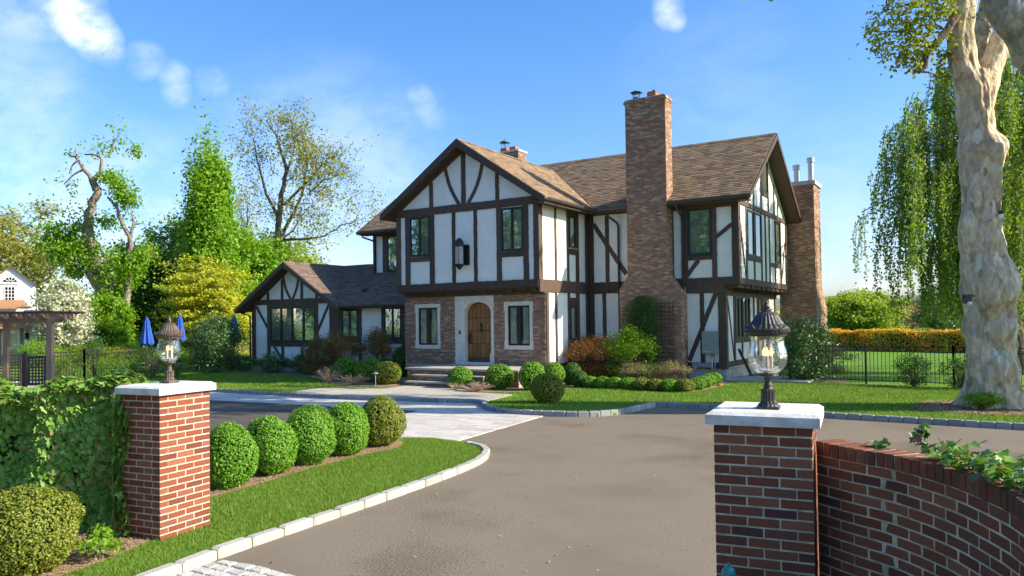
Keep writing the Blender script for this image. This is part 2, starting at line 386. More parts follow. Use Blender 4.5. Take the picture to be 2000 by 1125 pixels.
M['lf_weep'] = leafmat('weeping_leaf', [(.14, .28, .025), (.21, .36, .035), (.11, .23, .02), (.33, .40, .06)], .45)
M['lf_plane'] = leafmat('plane_leaf', [(.24, .30, .025), (.34, .38, .04), (.18, .25, .025), (.40, .38, .07)], .5)
M['lf_pink'] = leafmat('dry_pink_stem', [(.42, .26, .20), (.52, .36, .28), (.34, .28, .18), (.45, .38, .28)], .3)
M['lf_azalea'] = leafmat('azalea_leaf', [(.12, .21, .05), (.20, .28, .10), (.40, .20, .13), (.26, .31, .15)], .3)
M['core_green'] = mk('hedge_core', [(.012, .025, .006), (.02, .035, .01)], 1, 10, .3, 0, 10, 0, use_tone=False)
M['grass'] = leafmat('grass_blade', [(.10, .19, .02), (.17, .28, .035), (.12, .22, .022), (.26, .32, .06)], .3, .6, .2)

# glass
def glass_mat(name, refl, tintc, rough=.015, wave=.0):
    m, t, o = mat_new(name); n = t.nodes.new
    tr = n('ShaderNodeBsdfTransparent'); tr.inputs[0].default_value = (*tintc, 1)
    gl = n('ShaderNodeBsdfGlossy'); gl.inputs['Roughness'].default_value = rough; gl.inputs[0].default_value = (.92, .95, .93, 1)
    lw = n('ShaderNodeLayerWeight'); lw.inputs[0].default_value = .35
    mr_ = n('ShaderNodeMapRange'); mr_.inputs[3].default_value = refl; mr_.inputs[4].default_value = min(1, refl + .4)
    t.links.new(lw.outputs['Fresnel'], mr_.inputs[0])
    ms = n('ShaderNodeMixShader'); t.links.new(mr_.outputs[0], ms.inputs[0]); t.links.new(tr.outputs[0], ms.inputs[1]); t.links.new(gl.outputs[0], ms.inputs[2])
    if wave:
        nz_ = n('ShaderNodeTexNoise'); nz_.inputs['Scale'].default_value = 3 if wave < .5 else 30
        co = n('ShaderNodeTexCoord'); t.links.new(co.outputs['Object'], nz_.inputs['Vector'])
        bp = n('ShaderNodeBump'); bp.inputs['Strength'].default_value = wave; bp.inputs['Distance'].default_value = .01
        t.links.new(nz_.outputs[0], bp.inputs['Height']); t.links.new(bp.outputs[0], gl.inputs['Normal'])
    t.links.new(ms.outputs[0], o.inputs[0])
    return m
M['glass'] = glass_mat('window_glass', .30, (.55, .6, .56), .01, .12)
M['glass_curtain'] = glass_mat('window_glass_clear', .16, (.72, .80, .76), .01, .1)
M['globe'] = glass_mat('seeded_glass', .09, (.96, .93, .84), .04, .9)
def emit(name, c, s):
    m, t, o = mat_new(name); e = t.nodes.new('ShaderNodeEmission'); e.inputs[0].default_value = (*c, 1); e.inputs[1].default_value = s
    t.links.new(e.outputs[0], o.inputs[0]); return m
M['flame'] = emit('bulb_glow', (1, .55, .2), 1.1)

# ---- leaves, as one mesh of small folded faces
def leaf_mesh(name, P, S, Nrm, tone, mat, aspect=.55, fold=.15):
    P = np.asarray(P, float); n = len(P)
    S = np.broadcast_to(np.asarray(S, float), (n,)) * rng.uniform(.7, 1.25, n)
    Nrm = Nrm / (np.linalg.norm(Nrm, axis=1, keepdims=True) + 1e-9)
    a = rng.normal(size=(n, 3)); a -= (a * Nrm).sum(1, keepdims=True) * Nrm
    a /= np.linalg.norm(a, axis=1, keepdims=True) + 1e-9
    b = np.cross(Nrm, a)
    h = (S / 2)[:, None]
    V = np.stack([P - a * h, P + b * h * aspect + Nrm * h * fold, P + a * h, P - b * h * aspect + Nrm * h * fold], 1).reshape(-1, 3)
    me = bpy.data.meshes.new(name)
    me.vertices.add(4 * n); me.vertices.foreach_set('co', V.ravel())
    me.loops.add(4 * n); me.loops.foreach_set('vertex_index', np.arange(4 * n))
    me.polygons.add(n); me.polygons.foreach_set('loop_start', np.arange(0, 4 * n, 4))
    at = me.attributes.new('tone', 'FLOAT', 'FACE'); at.data.foreach_set('value', np.asarray(tone, float))
    me.update(calc_edges=True)
    me.materials.append(mat)
    return me
def rand_dirs(n):
    d = rng.normal(size=(n, 3)); return d / np.linalg.norm(d, axis=1, keepdims=True)
def clumpy_tone(P, scale, spread=.25):
    """neighbouring leaves share a tone: each clump of foliage has its own green"""
    c = np.floor(P / scale).astype(int)
    h = np.abs(np.sin(c[:, 0] * 12.9898 + c[:, 1] * 78.233 + c[:, 2] * 37.719) * 43758.5453) % 1
    return (h * .9 + rng.uniform(-spread, spread, len(P))) % .999
def lump(d, seed, k=5, amp=.12):
    """smooth bumps over the unit sphere"""
    g = np.random.default_rng(seed); s = np.zeros(len(d))
    for i in range(k):
        f = g.normal(size=3) * (2.0 + i * 1.2); s += np.sin(d @ f + g.uniform(0, 6.28)) / (1 + .5 * i)
    return 1 + amp * s / 1.8

def ball_bush(name, label, cat, c, r, n, size, mat, group=None, seed=0, amp=.06, depth=.14, trunk=False, zc=None):
    """clipped evergreen: dense leaf shell round a dark twiggy core; r = (rx, ry, rz)"""
    t = thing(name, label, cat, c, 0, group)
    r = np.array(r, float); cz = r[2] * .93 if zc is None else zc
    d = rand_dirs(n); k = lump(d, seed, amp=amp)
    rad = k * (1 - np.abs(rng.normal(0, depth * .5, n))) + rng.normal(0, .012, n)
    P = d * rad[:, None] * r + np.array([0, 0, cz])
    keep = P[:, 2] > .02; P, d = P[keep], d[keep]
    nr = d / r + rng.normal(0, .55, d.shape) / r.mean() + np.array([0, 0, .25]) / r.mean()
    # wide tone spread by clump: shade of the gaps put into the colour
    me = leaf_mesh(name + '_foliage', P, size, nr, clumpy_tone(P, .12, .45), mat, .6)
    obj('foliage', me, None, t)
    bm = bmesh.new(); bmesh.ops.create_icosphere(bm, subdivisions=3, radius=1)
    D = np.array([v.co[:] for v in bm.verts]); K = lump(D, seed, amp=amp) * .82
    for v, dd, kk in zip(bm.verts, D, K): v.co = Vector((dd[0] * kk * r[0], dd[1] * kk * r[1], max(.01, dd[2] * kk * r[2] + cz)))
    me = bpy.data.meshes.new('core'); bm.to_mesh(me); bm.free()
    obj('branches', me, M['core_green'], t)
    return t
def loose_bush(name, label, cat, c, r, n, size, mat, group=None, clumps=40, stems=7, sig=.22, stem_mat='bark', up=.3, aspect=.5, spiky=False, tiers=0, zlow=.1):
    """open shrub: stems fanning out of the ground, leaves in clumps at their ends"""
    t = thing(name, label, cat, c, 0, group)
    r = np.array(r, float)
    d = rand_dirs(clumps); d[:, 2] = np.abs(d[:, 2]) ** .8 * np.sign(d[:, 2] + .35)
    q = d * (rng.uniform(.45, 1, clumps) ** .6)[:, None]
    C = q * r + np.array([0, 0, r[2] * 1.0]); C[:, 2] = np.clip(C[:, 2], zlow, None)
    if tiers:
        hz = r[2] * 2 / tiers; C[:, 2] = (np.floor(C[:, 2] / hz) + .5) * hz + rng.normal(0, hz * .12, clumps)
    mb = MB()
    for i in range(clumps):
        if i % max(1, clumps // (stems * 3)) == 0:
            e = C[i]; m = e * .5 * np.array([.6, .6, 1.1])
            mb.tube([(e[0] * .05, e[1] * .05, -.05), m, e * .96], [max(.008, r.mean() * .022), max(.005, r.mean() * .014), .004], 5)
    mb.build('stem', M[stem_mat], t)
    k = rng.integers(0, clumps, n)
    sg = r * sig * (np.array([1.3, 1.3, .35]) if tiers else np.array([1, 1, .8]))
    P = C[k] + rng.normal(size=(n, 3)) * sg
    P = P[P[:, 2] > .03]
    nr = rng.normal(size=P.shape) * .8 + np.array([0, 0, up]) + (P - np.array([0, 0, r[2]])) / r * .5
    obj('foliage', leaf_mesh('foliage', P, size, nr, clumpy_tone(P, r.mean() * .35, .2), mat, aspect), None, t)
    return t

# ================================================================== SETTING
def sheet(name, poly, z, mat, bottom=None, parent=None, kind='structure'):
    mb = MB()
    if bottom is None: mb.add([(x, y, z) for x, y in poly], [tuple(range(len(poly)))])
    else: mb.prism([(x, y, bottom) for x, y in poly], (0, 0, z - bottom))
    o = mb.build(name, mat, parent)
    if kind: o['kind'] = kind
    return o
KERB_N = [(-60, 15.95), (-21.6, 15.95), (-19.4, 15.94), (-17.6, 15.96), (-15.8, 16.02), (-13.1, 16.45), (-11.85, 16.75), (-11.5, 16.75), (-11.2, 16.4), (-10.86, 15.99), (-10.5, 15.62), (-10.15, 15.4), (-9.57, 15.26), (-8.95, 15.28), (-8.4, 15.38), (-7.95, 15.55), (-7.6, 15.8), (-7.35, 16.2), (-7.24, 16.8), (-7.2, 17.6), (-7.15, 18.2), (-6.9, 18.3), (-5.5, 18.28), (-2.9, 17.75), (.5, 17.52), (6, 17.2), (22, 16.3), (60, 14)]
KERB_I = [(-5.95, 1.2), (-6.0, 3.0), (-6.05, 3.675), (-6.11, 4.21), (-6.2, 4.69), (-6.235, 5.215), (-6.27, 5.82), (-6.33, 6.71), (-6.42, 7.91), (-6.55, 9.07), (-6.72, 9.85), (-6.93, 10.35), (-7.15, 10.68), (-7.4, 10.88), (-7.85, 11.08)]
sheet('ground', [(-900, -400), (900, -400), (900, 1500), (-900, 1500)], -.06, M['meadow'])
asph = sheet('driveway', [(-60, -30), (40, -30), (60, 14.5), (22, 16.8), (6, 17.7), (-2.9, 18.2), (-7, 18.6), (-7.5, 17), (-8.4, 15.8), (-9.5, 15.6), (-11.5, 17), (-13.1, 16.8), (-18, 16.3), (-60, 16.3)], 0.0, M['asphalt'])
sheet('drive_circle', [(-24, 4), (-9.9, 6.4), (-9.75, 10.9), (-11.86, 13.92), (-11.99, 14.8), (-15.7, 14.55), (-19.3, 14.2), (-26, 14.0)], .004, M['asphalt_shaded'])  # darkened sheet: the tree shadow lying here is put into its colour
lawn_poly = KERB_N + [(160, 14), (160, 150), (-160, 150), (-160, 15.95)]
sheet('lawn', lawn_poly, .06, M['lawn'], -.05)
ISL = KERB_I + [(-8.76, 11.24), (-9.3, 11.02), (-9.75, 10.6), (-9.85, 6.3), (-11.5, 5.6), (-16, 3.2), (-16, -4), (-5.9, -4)]
sheet('lawn', ISL, .06, M['lawn'], -.05)
sheet('planting_bed', [(-8.6, 10.0), (-8.62, 9.14), (-8.52, 8.0), (-8.3, 6.75), (-8.1, 5.4), (-9.6, 5.8), (-9.6, 10.2), (-9.2, 10.7), (-8.85, 10.5)], .069, M['soil'])
sheet('planting_bed', [(-7.12, 4.55), (-6.98, 4.25), (-6.82, 3.75), (-6.72, 3.1), (-6.7, 2), (-12, 1), (-12, 4.6)], .069, M['soil'])
sheet('planting_bed', [(-29.9, 23.0), (-27, 22.2), (-24.5, 22.1), (-22.2, 21.2), (-20.0, 19.6), (-18.5, 18.9), (-16.9, 19.4), (-16.9, 22.9), (-29.9, 23.98)], .069, M['soil'])
sheet('planting_bed', [(-14.4, 19.4), (-13.0, 18.95), (-12.0, 19.6), (-11.6, 21.6), (-10.5, 21.75), (-7.5, 21.45), (-7.15, 22.3), (-7.5, 26.25), (-12.9, 26.25), (-12.7, 22.7), (-14.0, 20.8)], .069, M['soil'])
sheet('planting_bed', [(-1.6, 19.7), (-.3, 19.2), (1.3, 19.3), (2.2, 20.6), (1.6, 22.2), (-.2, 22.6), (-1.5, 21.5)], .069, M['soil'])
sheet('planting_bed', [(-6.6, 26.6), (-3.9, 26.8), (-4.2, 28.9), (-6.6, 29)], .069, M['soil'])
# side landing at the foot of the end wall
sheet('landing', [(-7.69, 26.0), (-5.0, 26.1), (-5.0, 28.0), (-7.69, 27.9)], .12, M['concrete'], 0)

# kerbs of granite blocks
def resample(pl, step, a=0.0, b=None):
    P = [Vector((*p, 0)) for p in pl]; L = [0]
    for i in range(1, len(P)): L.append(L[-1] + (P[i] - P[i - 1]).length)
    res = []; s = a; end = b if b else L[-1]
    def at(s):
        for i in range(1, len(P)):
            if s <= L[i]: return P[i - 1].lerp(P[i], (s - L[i - 1]) / (L[i] - L[i - 1]))
        return P[-1]
    while s < end: res.append((at(s), at(min(s + step, L[-1])))); s += step
    return res
def kerb_block_mesh(name, l, w, h, seed):
    random.seed(seed); bm = bmesh.new(); bmesh.ops.create_cube(bm, size=1)
    bmesh.ops.bevel(bm, geom=bm.edges[:], offset=.09, segments=1, affect='EDGES')
    for v in bm.verts: v.co = Vector((v.co.x * l, v.co.y * w, v.co.z * h)) + Vector((random.uniform(-1, 1), random.uniform(-1, 1), random.uniform(-1, 1))) * .006
    me = bpy.data.meshes.new(name); bm.to_mesh(me); bm.free(); return me
def kerb(name, pl, step, w, top, mat, a=0, b=None, inward=-1):
    root = sheet_mb = MB()
    segs = resample(pl, step, a, b)
    for p, q in segs:
        d = (q - p); n = Vector((-d.y, d.x, 0)).normalized() * inward
        sheet_mb.obox(p + n * .02 + Vector((0, 0, -.08)), d * 1.0, n * (w - .04), Vector((0, 0, .06 + top)))
    root = sheet_mb.build(name, M['joint']); root['kind'] = 'structure'
    ms = [kerb_block_mesh('kerb_stone', 1, 1, 1, k) for k in range(4)]
    for i, (p, q) in enumerate(segs[:300]):
        d = (q - p); n = Vector((-d.y, d.x, 0)).normalized() * inward
        c = (p + q) / 2 + n * (w / 2 - .015)
        o = obj('kerb_stone', ms[i % 4], mat, root, (c.x, c.y, (top + .004) - .09 + random.uniform(-.006, .006)))
        o.scale = (d.length - .014, w + random.uniform(-.008, .008), .18)
        o.rotation_euler = (0, random.uniform(-.01, .01), math.atan2(d.y, d.x) + random.uniform(-.012, .012))
    return root
kerb('kerb', KERB_I, .43, .12, .09, M['granite'], 0, None, 1)
kerb('kerb', KERB_N, .27, .12, .12, M['granite_dark'], 33.0, 33.0 + 38.5, 1)

# clip polygon by half-planes / convex region
def inside(poly, x, y):
    c = False; n = len(poly)
    for i in range(n):
        x1, y1 = poly[i]; x2, y2 = poly[(i + 1) % n]
        if (y1 > y) != (y2 > y) and x < (x2 - x1) * (y - y1) / (y2 - y1) + x1: c = not c
    return c
def clip(poly, xa, xb, ya, yb):
    """Sutherland-Hodgman: poly against an axis-aligned cell"""
    for ax, s, lim in ((0, 1, xa), (0, -1, xb), (1, 1, ya), (1, -1, yb)):
        o = []; n = len(poly)
        for i in range(n):
            p, q = poly[i], poly[(i + 1) % n]
            a, b = s * (p[ax] - lim), s * (q[ax] - lim)
            if a >= 0: o.append(p)
            if (a >= 0) != (b >= 0):
                k = a / (a - b); o.append((p[0] + (q[0] - p[0]) * k, p[1] + (q[1] - p[1]) * k))
        poly = o
        if len(poly) < 3: return []
    return poly
def parea(p): return abs(sum(p[i][0] * p[(i + 1) % len(p)][1] - p[(i + 1) % len(p)][0] * p[i][1] for i in range(len(p)))) / 2
def pieces(name, cells, mk_geo, mat, parent, limit=300, key=None):
    """first `limit` cells as objects, the rest as one 'stuff' part"""
    if key: cells = sorted(cells, key=key)
    for c in cells[:limit]:
        mb = MB(); mk_geo(mb, c); mb.build(name, mat, parent)
    if cells[limit:]:
        mb = MB()
        for c in cells[limit:]:
            n0 = len(mb.f); mk_geo(mb, c); tn = random.random()
            for k in range(n0, len(mb.f)): mb.t[k] = tn
        o = mb.build(name + '_field', mat, parent, fix=True); o['kind'] = 'stuff'

PAV = [(-34, 14.0), (-19.3, 14.2), (-15.7, 14.55), (-11.99, 14.8), (-11.86, 13.92), (-9.75, 11.0), (-9.3, 11.05), (-8.76, 11.26), (-8.32, 11.28), (-8.72, 15.25), (-9.57, 15.24), (-10.15, 15.38), (-10.5, 15.6), (-10.86, 15.97), (-11.2, 16.38), (-11.5, 16.73), (-11.85, 16.73), (-13.1, 16.43), (-15.8, 16.0), (-17.6, 15.94), (-34, 15.93)]
pv = sheet('paved_band', PAV, .006, M['joint'])
cells = []
j = 0; y = 10.8
while y < 16.9:
    x = -34 + (j % 2) * .3
    while x < -8:
        c = clip(PAV, x + .006, x + .594, y + .006, y + .292)
        if len(c) > 2 and parea(c) > .01: cells.append(c)
        x += .6
    y += .298; j += 1
def paver_geo(mb, c):
    z = .018 + random.uniform(-.002, .002)
    mb.prism([(x, y, .0) for x, y in c], (0, 0, z))
pieces('paver', cells, paver_geo, M['paver'], pv, key=lambda c: c[0][0] ** 2 + c[0][1] ** 2)
# flagged walk from the kerb to the steps
WALK = [(-18.45, 16.1), (-18.8, 17.95), (-16.55, 18.6), (-16.75, 19.95), (-13.9, 19.95), (-14.1, 18.9), (-11.75, 18.75), (-11.45, 17.0), (-11.9, 16.87), (-13.1, 16.58), (-15.8, 16.15)]
wk = sheet('front_walk', WALK, .062, M['joint'], -.02)
cells = []
for j in range(5):
    y = 16.0 + j * .95; x = -19.5 + (j % 2) * .6
    while x < -11:
        c = clip(WALK, x + .004, x + 1.216, y + .004, y + .946)
        if len(c) > 2 and parea(c) > .02: cells.append(c)
        x += 1.22
def slab_geo(mb, c): mb.prism([(x, y, .03) for x, y in c], (0, 0, .048 + random.uniform(-.0015, .0015)))
pieces('flagstone', cells, slab_geo, M['bluestone'], wk)
# cobbled apron at the gate
APR = [(-6.02, 3.0), (-6.08, 4.0), (-6.13, 4.6), (-5.62, 4.66), (-5.1, 4.62), (-.9, 4.15), (-.9, 2.6), (-5.0, 3.0)]
ap = sheet('cobbled_apron', APR, .004, M['joint'])
cells = []; j = 0; y = 2.5
while y < 4.8:
    x = -6.2 + (j % 2) * .11
    while x < -.8:
        c = clip(APR, x + .008, x + .202, y + .008, y + .128)
        if len(c) > 2 and parea(c) > .004: cells.append(c)
        x += .21
    y += .135; j += 1
def cobble_geo(mb, c):
    cx = sum(p[0] for p in c) / len(c); cy = sum(p[1] for p in c) / len(c); z = .022 + random.uniform(-.004, .004)
    n = len(c); jit = [(p[0] + random.uniform(-.006, .006), p[1] + random.uniform(-.006, .006)) for p in c]
    v = [(x, y, -.01) for x, y in jit] + [(x, y, z - .008) for x, y in jit] + [(cx + (x - cx) * .85, cy + (y - cy) * .85, z) for x, y in jit]
    mb.add(v, [(i, (i + 1) % n, (i + 1) % n + n, i + n) for i in range(n)] + [(i + n, (i + 1) % n + n, (i + 1) % n + 2 * n, i + 2 * n) for i in range(n)] + [tuple(range(2 * n, 3 * n))])
pieces('cobble', cells, cobble_geo, M['granite'], ap, key=lambda c: (c[0][0] + 5.6) ** 2 + (c[0][1] - 4.4) ** 2)

# ================================================================== THE HOUSE
house = thing('tudor_house', 'large half-timbered house of white stucco, dark beams and brick with brown shingle roofs', 'house', (0, 0, 0))
F = lambda y0: (lambda a, d, z: (a, y0 - d, z))
S = lambda x0: (lambda a, d, z: (x0 + d, a, z))
def wavy(fm, pts, d0, d1, name='beam', mat='timber', wob=.008, step=.16):
    """hewn timber: outline (a,z) of 4 corners with slightly wandering long edges"""
    out = []
    n = len(pts)
    for i in range(n):
        p, q = Vector(pts[i]), Vector(pts[(i + 1) % n]); L = (q - p).length; k = max(1, int(L / step))
        nn = Vector((-(q - p).y, (q - p).x)) / max(L, 1e-6)
        for j in range(k):
            r_ = p.lerp(q, j / k)
            if j: r_ = r_ + nn * random.uniform(-wob, wob)
            out.append(r_)
    mb = MB(); m = len(out)
    v = [fm(p.x, d0, p.y) for p in out] + [fm(p.x, d1, p.y) for p in out]
    mb.add(v, [tuple(range(m)), tuple(range(m, 2 * m))] + [(i, (i + 1) % m, (i + 1) % m + m, i + m) for i in range(m)])
    return mb.build(name, M[mat], house)
def rect(fm, a0, a1, z0, z1, d=.035, name='beam', wob=.008): return wavy(fm, [(a0, z0), (a1, z0), (a1, z1), (a0, z1)], -.03, d, name, wob=wob)
def post(fm, a0, a1, z0, z1, d=.032): return rect(fm, a0, a1, z0, z1, d, 'post')
def brace(fm, p, q, w, d=.026):
    p, q = Vector(p), Vector(q); t = (q - p).normalized(); n = Vector((-t.y, t.x)) * w / 2
    return wavy(fm, [p - n, q - n, q + n, p + n], -.03, d, 'brace')
def arc(fm, p0, p1, bulge, w, d=.028):
    p0, p1 = Vector(p0), Vector(p1); t = (p1 - p0); n = Vector((-t.y, t.x)).normalized()
    pts = [p0.lerp(p1, k / 12) + n * bulge * math.sin(math.pi * k / 12) for k in range(13)]
    L, Rr = [], []
    for i, p in enumerate(pts):
        tt = (pts[min(12, i + 1)] - pts[max(0, i - 1)]).normalized(); nn = Vector((-tt.y, tt.x)) * w / 2
        L.append(p + nn); Rr.append(p - nn)
    o = L + Rr[::-1]; mb = MB(); m = len(o)
    v = [fm(p.x, -.03, p.y) for p in o] + [fm(p.x, d, p.y) for p in o]
    f = [(i, (i + 1) % m, (i + 1) % m + m, i + m) for i in range(m)]
    for i in range(12): f += [(i, i + 1, m - 2 - i, m - 1 - i), (m + i, m + i + 1, 2 * m - 2 - i, 2 * m - 1 - i)]
    mb.add(v, f); return mb.build('brace', M['timber'], house)
def window(fm, a0, a1, z0, z1, lights=2, fr=.05, mul=.055, proud=.05, glass='glass', curtain=0, bars=None, frame_mat='frame'):
    """casement set in its casing: frame > pane, curtain, mullions"""
    mb = MB()
    def b(x0, x1, y0, y1, d0, d1):
        p = [fm(x0, d0, y0), fm(x1, d0, y0), fm(x1, d0, y1), fm(x0, d0, y1)]; q = [fm(x0, d1, y0), fm(x1, d1, y0), fm(x1, d1, y1), fm(x0, d1, y1)]
        mb.add(p + q, [(0, 1, 2, 3), (4, 5, 6, 7), (0, 1, 5, 4), (1, 2, 6, 5), (2, 3, 7, 6), (3, 0, 4, 7)])
    b(a0, a1, z1 - fr, z1, -.05, proud); b(a0, a1, z0, z0 + fr, -.05, proud)
    b(a0, a0 + fr, z0 + fr, z1 - fr, -.05, proud); b(a1 - fr, a1, z0 + fr, z1 - fr, -.05, proud)
    w = (a1 - a0 - 2 * fr - (lights - 1) * mul) / lights
    for i in range(1, lights):
        x = a0 + fr + i * w + (i - 1) * mul; b(x, x + mul, z0 + fr, z1 - fr, -.05, proud - .002)
    win = mb.build('window', M[frame_mat], house)
    for i in range(lights):
        x = a0 + fr + i * (w + mul)
        s = .022                                              # sash round each pane
        mb = MB()
        for (x0, x1, y0, y1) in ((x, x + w, z1 - fr - s, z1 - fr), (x, x + w, z0 + fr, z0 + fr + s), (x, x + s, z0 + fr + s, z1 - fr - s), (x + w - s, x + w, z0 + fr + s, z1 - fr - s)):
            p = [fm(x0, -.02, y0), fm(x1, -.02, y0), fm(x1, -.02, y1), fm(x0, -.02, y1)]; q = [fm(x0, proud - .02, y0), fm(x1, proud - .02, y0), fm(x1, proud - .02, y1), fm(x0, proud - .02, y1)]
            mb.add(p + q, [(0, 1, 2, 3), (4, 5, 6, 7), (0, 1, 5, 4), (1, 2, 6, 5), (2, 3, 7, 6), (3, 0, 4, 7)])
        mb.build('sash', M[frame_mat], win)
        mb = MB(); x0, x1, y0, y1 = x + s, x + w - s, z0 + fr + s, z1 - fr - s
        tl = random.uniform(-.006, .006)
        mb.add([fm(x0, .017 + tl, y0), fm(x1, .017 - tl, y0), fm(x1, .017 - tl, y1), fm(x0, .017 + tl, y1)], [(0, 1, 2, 3)])
        mb.build('pane', M[glass], win)
        if curtain:
            mb = MB(); n = 26; cw = (x1 - x0) * curtain; xa = x0 if i % 2 == 0 else x1 - cw
            v = []
            for k in range(n + 1):
                a = xa + cw * k / n; dd = -.004 + .006 * math.sin(k * 1.9) + .003 * math.sin(k * .7)
                v += [fm(a, dd, y0 - .01), fm(a, dd, y1 + .01)]
            mb.add(v, [(2 * k, 2 * k + 2, 2 * k + 3, 2 * k + 1) for k in range(n)])
            mb.build('curtain', M['curtain'], win, smooth=True)
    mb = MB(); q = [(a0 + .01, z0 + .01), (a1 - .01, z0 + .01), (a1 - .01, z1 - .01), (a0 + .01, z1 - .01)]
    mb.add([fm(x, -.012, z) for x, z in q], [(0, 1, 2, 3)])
    if curtain < 1: mb.build('dark_backing', M['unlit_interior'], win)  # near-black sheet behind the glass, painted as the unlit room
    return win

# --- stucco bodies (slightly inside the timber faces)
def wall(*b):
    mb = MB(); mb.box(*b); return mb.build('wall', M['stucco'], house)
def gable(poly3, off):
    mb = MB(); mb.prism(poly3, off); return mb.build('gable_wall', M['stucco'], house)
GX, GZ = -16.035, 8.58
wall(-23.87, -19.2, 26.28, 33.6, .06, 6.42)
wall(-19.2, -7.7, 26.3, 33.6, .46, 6.42)
wall(-7.699, -7.227, 26.3, 33.58, 3.42, 6.42)
wall(-12.93, -7.7, 26.28, 26.299, .46, 6.42); wall(-7.699, -7.227, 26.28, 26.299, 3.42, 6.42)
wall(-19.1, -12.94, 23.16, 26.31, .5, 3.42)
wall(-19.2, -12.94, 22.464, 26.31, 3.43, 6.45)
gable([(-19.2, 22.464, 6.45), (-12.94, 22.464, 6.45), (GX, 22.464, GZ)], (0, 5, 0))
gable([(-7.227, 26.3, 6.42), (-7.227, 33.58, 6.42), (-7.227, 29.92, 9.02)], (-16.6, 0, 0))
wall(-29.41, -23.9, 24.0, 31.5, .28, 3.0)
wall(-23.9, -19.2, 24.0, 26.3, .28, 2.98)
gable([(-29.41, 24.0, 3.0), (-23.9, 24.0, 3.0), (-26.67, 24.0, 4.78)], (0, 7.5, 0))
def foundation(*b):
    mb = MB(); mb.box(*b); return mb.build('foundation', M['concrete'], house)
foundation(-29.39, -19.2, 24.03, 31.4, -.1, .28)
foundation(-12.9, -7.72, 26.32, 33.5, -.1, .46)
foundation(-19.05, -12.97, 23.2, 26.4, -.1, .5)

# --- front gable, upper floor
g = F(22.464)
rect(g, -19.2, -12.94, 3.36, 3.63, .05); rect(g, -19.2, -12.94, 6.2, 6.48, .045)
rect(g, -19.2, -19.0, 3.632, 6.2, .05, 'post'); rect(g, -13.11, -12.94, 3.632, 6.2, .05, 'post')
post(g, -18.77, -18.55, 3.63, 6.2, .04); post(g, -17.6, -17.39, 3.63, 6.2, .04)
post(g, -16.57, -16.42, 3.63, 6.2); post(g, -15.6, -15.46, 3.63, 6.2)
post(g, -14.62, -14.42, 3.63, 6.2, .04); post(g, -13.52, -13.32, 3.63, 6.2, .04)
rect(g, -18.55, -17.6, 4.48, 4.66, .038); rect(g, -14.42, -13.52, 4.44, 4.62, .038)
rect(g, -18.6, -17.6, 6.14, 6.19, .036)
window(g, -18.55, -17.6, 4.68, 6.16); window(g, -14.42, -13.52, 4.64, 6.16)
post(g, -16.125, -15.945, 6.48, 8.4, .04); post(g, -17.6, -17.44, 6.48, 7.4); post(g, -14.65, -14.51, 6.48, 7.45)
arc(g, (-16.235, 6.48), (-16.86, 7.92), .10, .13); arc(g, (-15.835, 6.48), (-15.2, 7.86), -.10, .13)
# jetty underside, bressummer and corbels
mb = MB(); mb.box(-19.12, -12.98, 22.52, 22.9, 3.3, 3.42); mb.build('soffit', M['darkwood'], house)
mb = MB(); mb.box(-19.2, -12.98, 22.84, 22.95, 3.14, 3.42); mb.build('beam', M['darkwood'], house)
for x in (-18.35, -17.35, -15.35, -14.25, -13.2):
    mb = MB(); mb.prism([(x - .07, 22.5, 3.355), (x - .07, 22.84, 3.355), (x - .07, 22.84, 3.2), (x - .07, 22.62, 3.24)], (.14, 0, 0)); mb.build('corbel', M['timber'], house)
# --- front gable side wall (faces the sun)
s = S(-12.94)
rect(s, 22.46, 26.28, 3.2, 3.63, .05); rect(s, 22.46, 26.28, 6.2, 6.42, .04)
rect(s, 22.414, 22.68, 3.632, 6.2, .048, 'post')
for a, b in ((23.6, 23.72), (24.53, 24.66), (25.21, 25.45)): post(s, a, b, 3.63, 6.2)
post(s, 26.0, 26.28, .5, 6.2, .06)
rect(s, 24.66, 25.21, 4.62, 4.86, .036); rect(s, 24.66, 25.21, 6.05, 6.2, .034)
window(s, 24.68, 25.19, 4.86, 6.05, 1)
mb = MB(); mb.box(-12.94, -12.8, 24.6, 25.25, 4.8, 4.86); mb.build('sill', M['brown_wood'], house)
rect(s, 22.91, 23.08, .5, 3.2, .04, 'post')
for a, b in ((23.58, 23.71), (24.53, 24.69), (25.2, 25.45)): post(s, a, b, .66, 3.2)
rect(s, 23.08, 26.0, .48, .68, .036)
rect(s, 24.69, 25.2, 2.72, 3.03, .03); rect(s, 24.69, 25.2, 1.3, 1.48, .03)
window(s, 24.7, 25.19, 1.48, 2.72, 1)
mb = MB(); mb.prism([(-12.9, 22.47, 3.36), (-12.9, 22.9, 3.36), (-12.9, 22.9, 3.14), (-12.9, 22.62, 3.2)], (-.1, 0, 0)); mb.build('corbel', M['timber'], house)

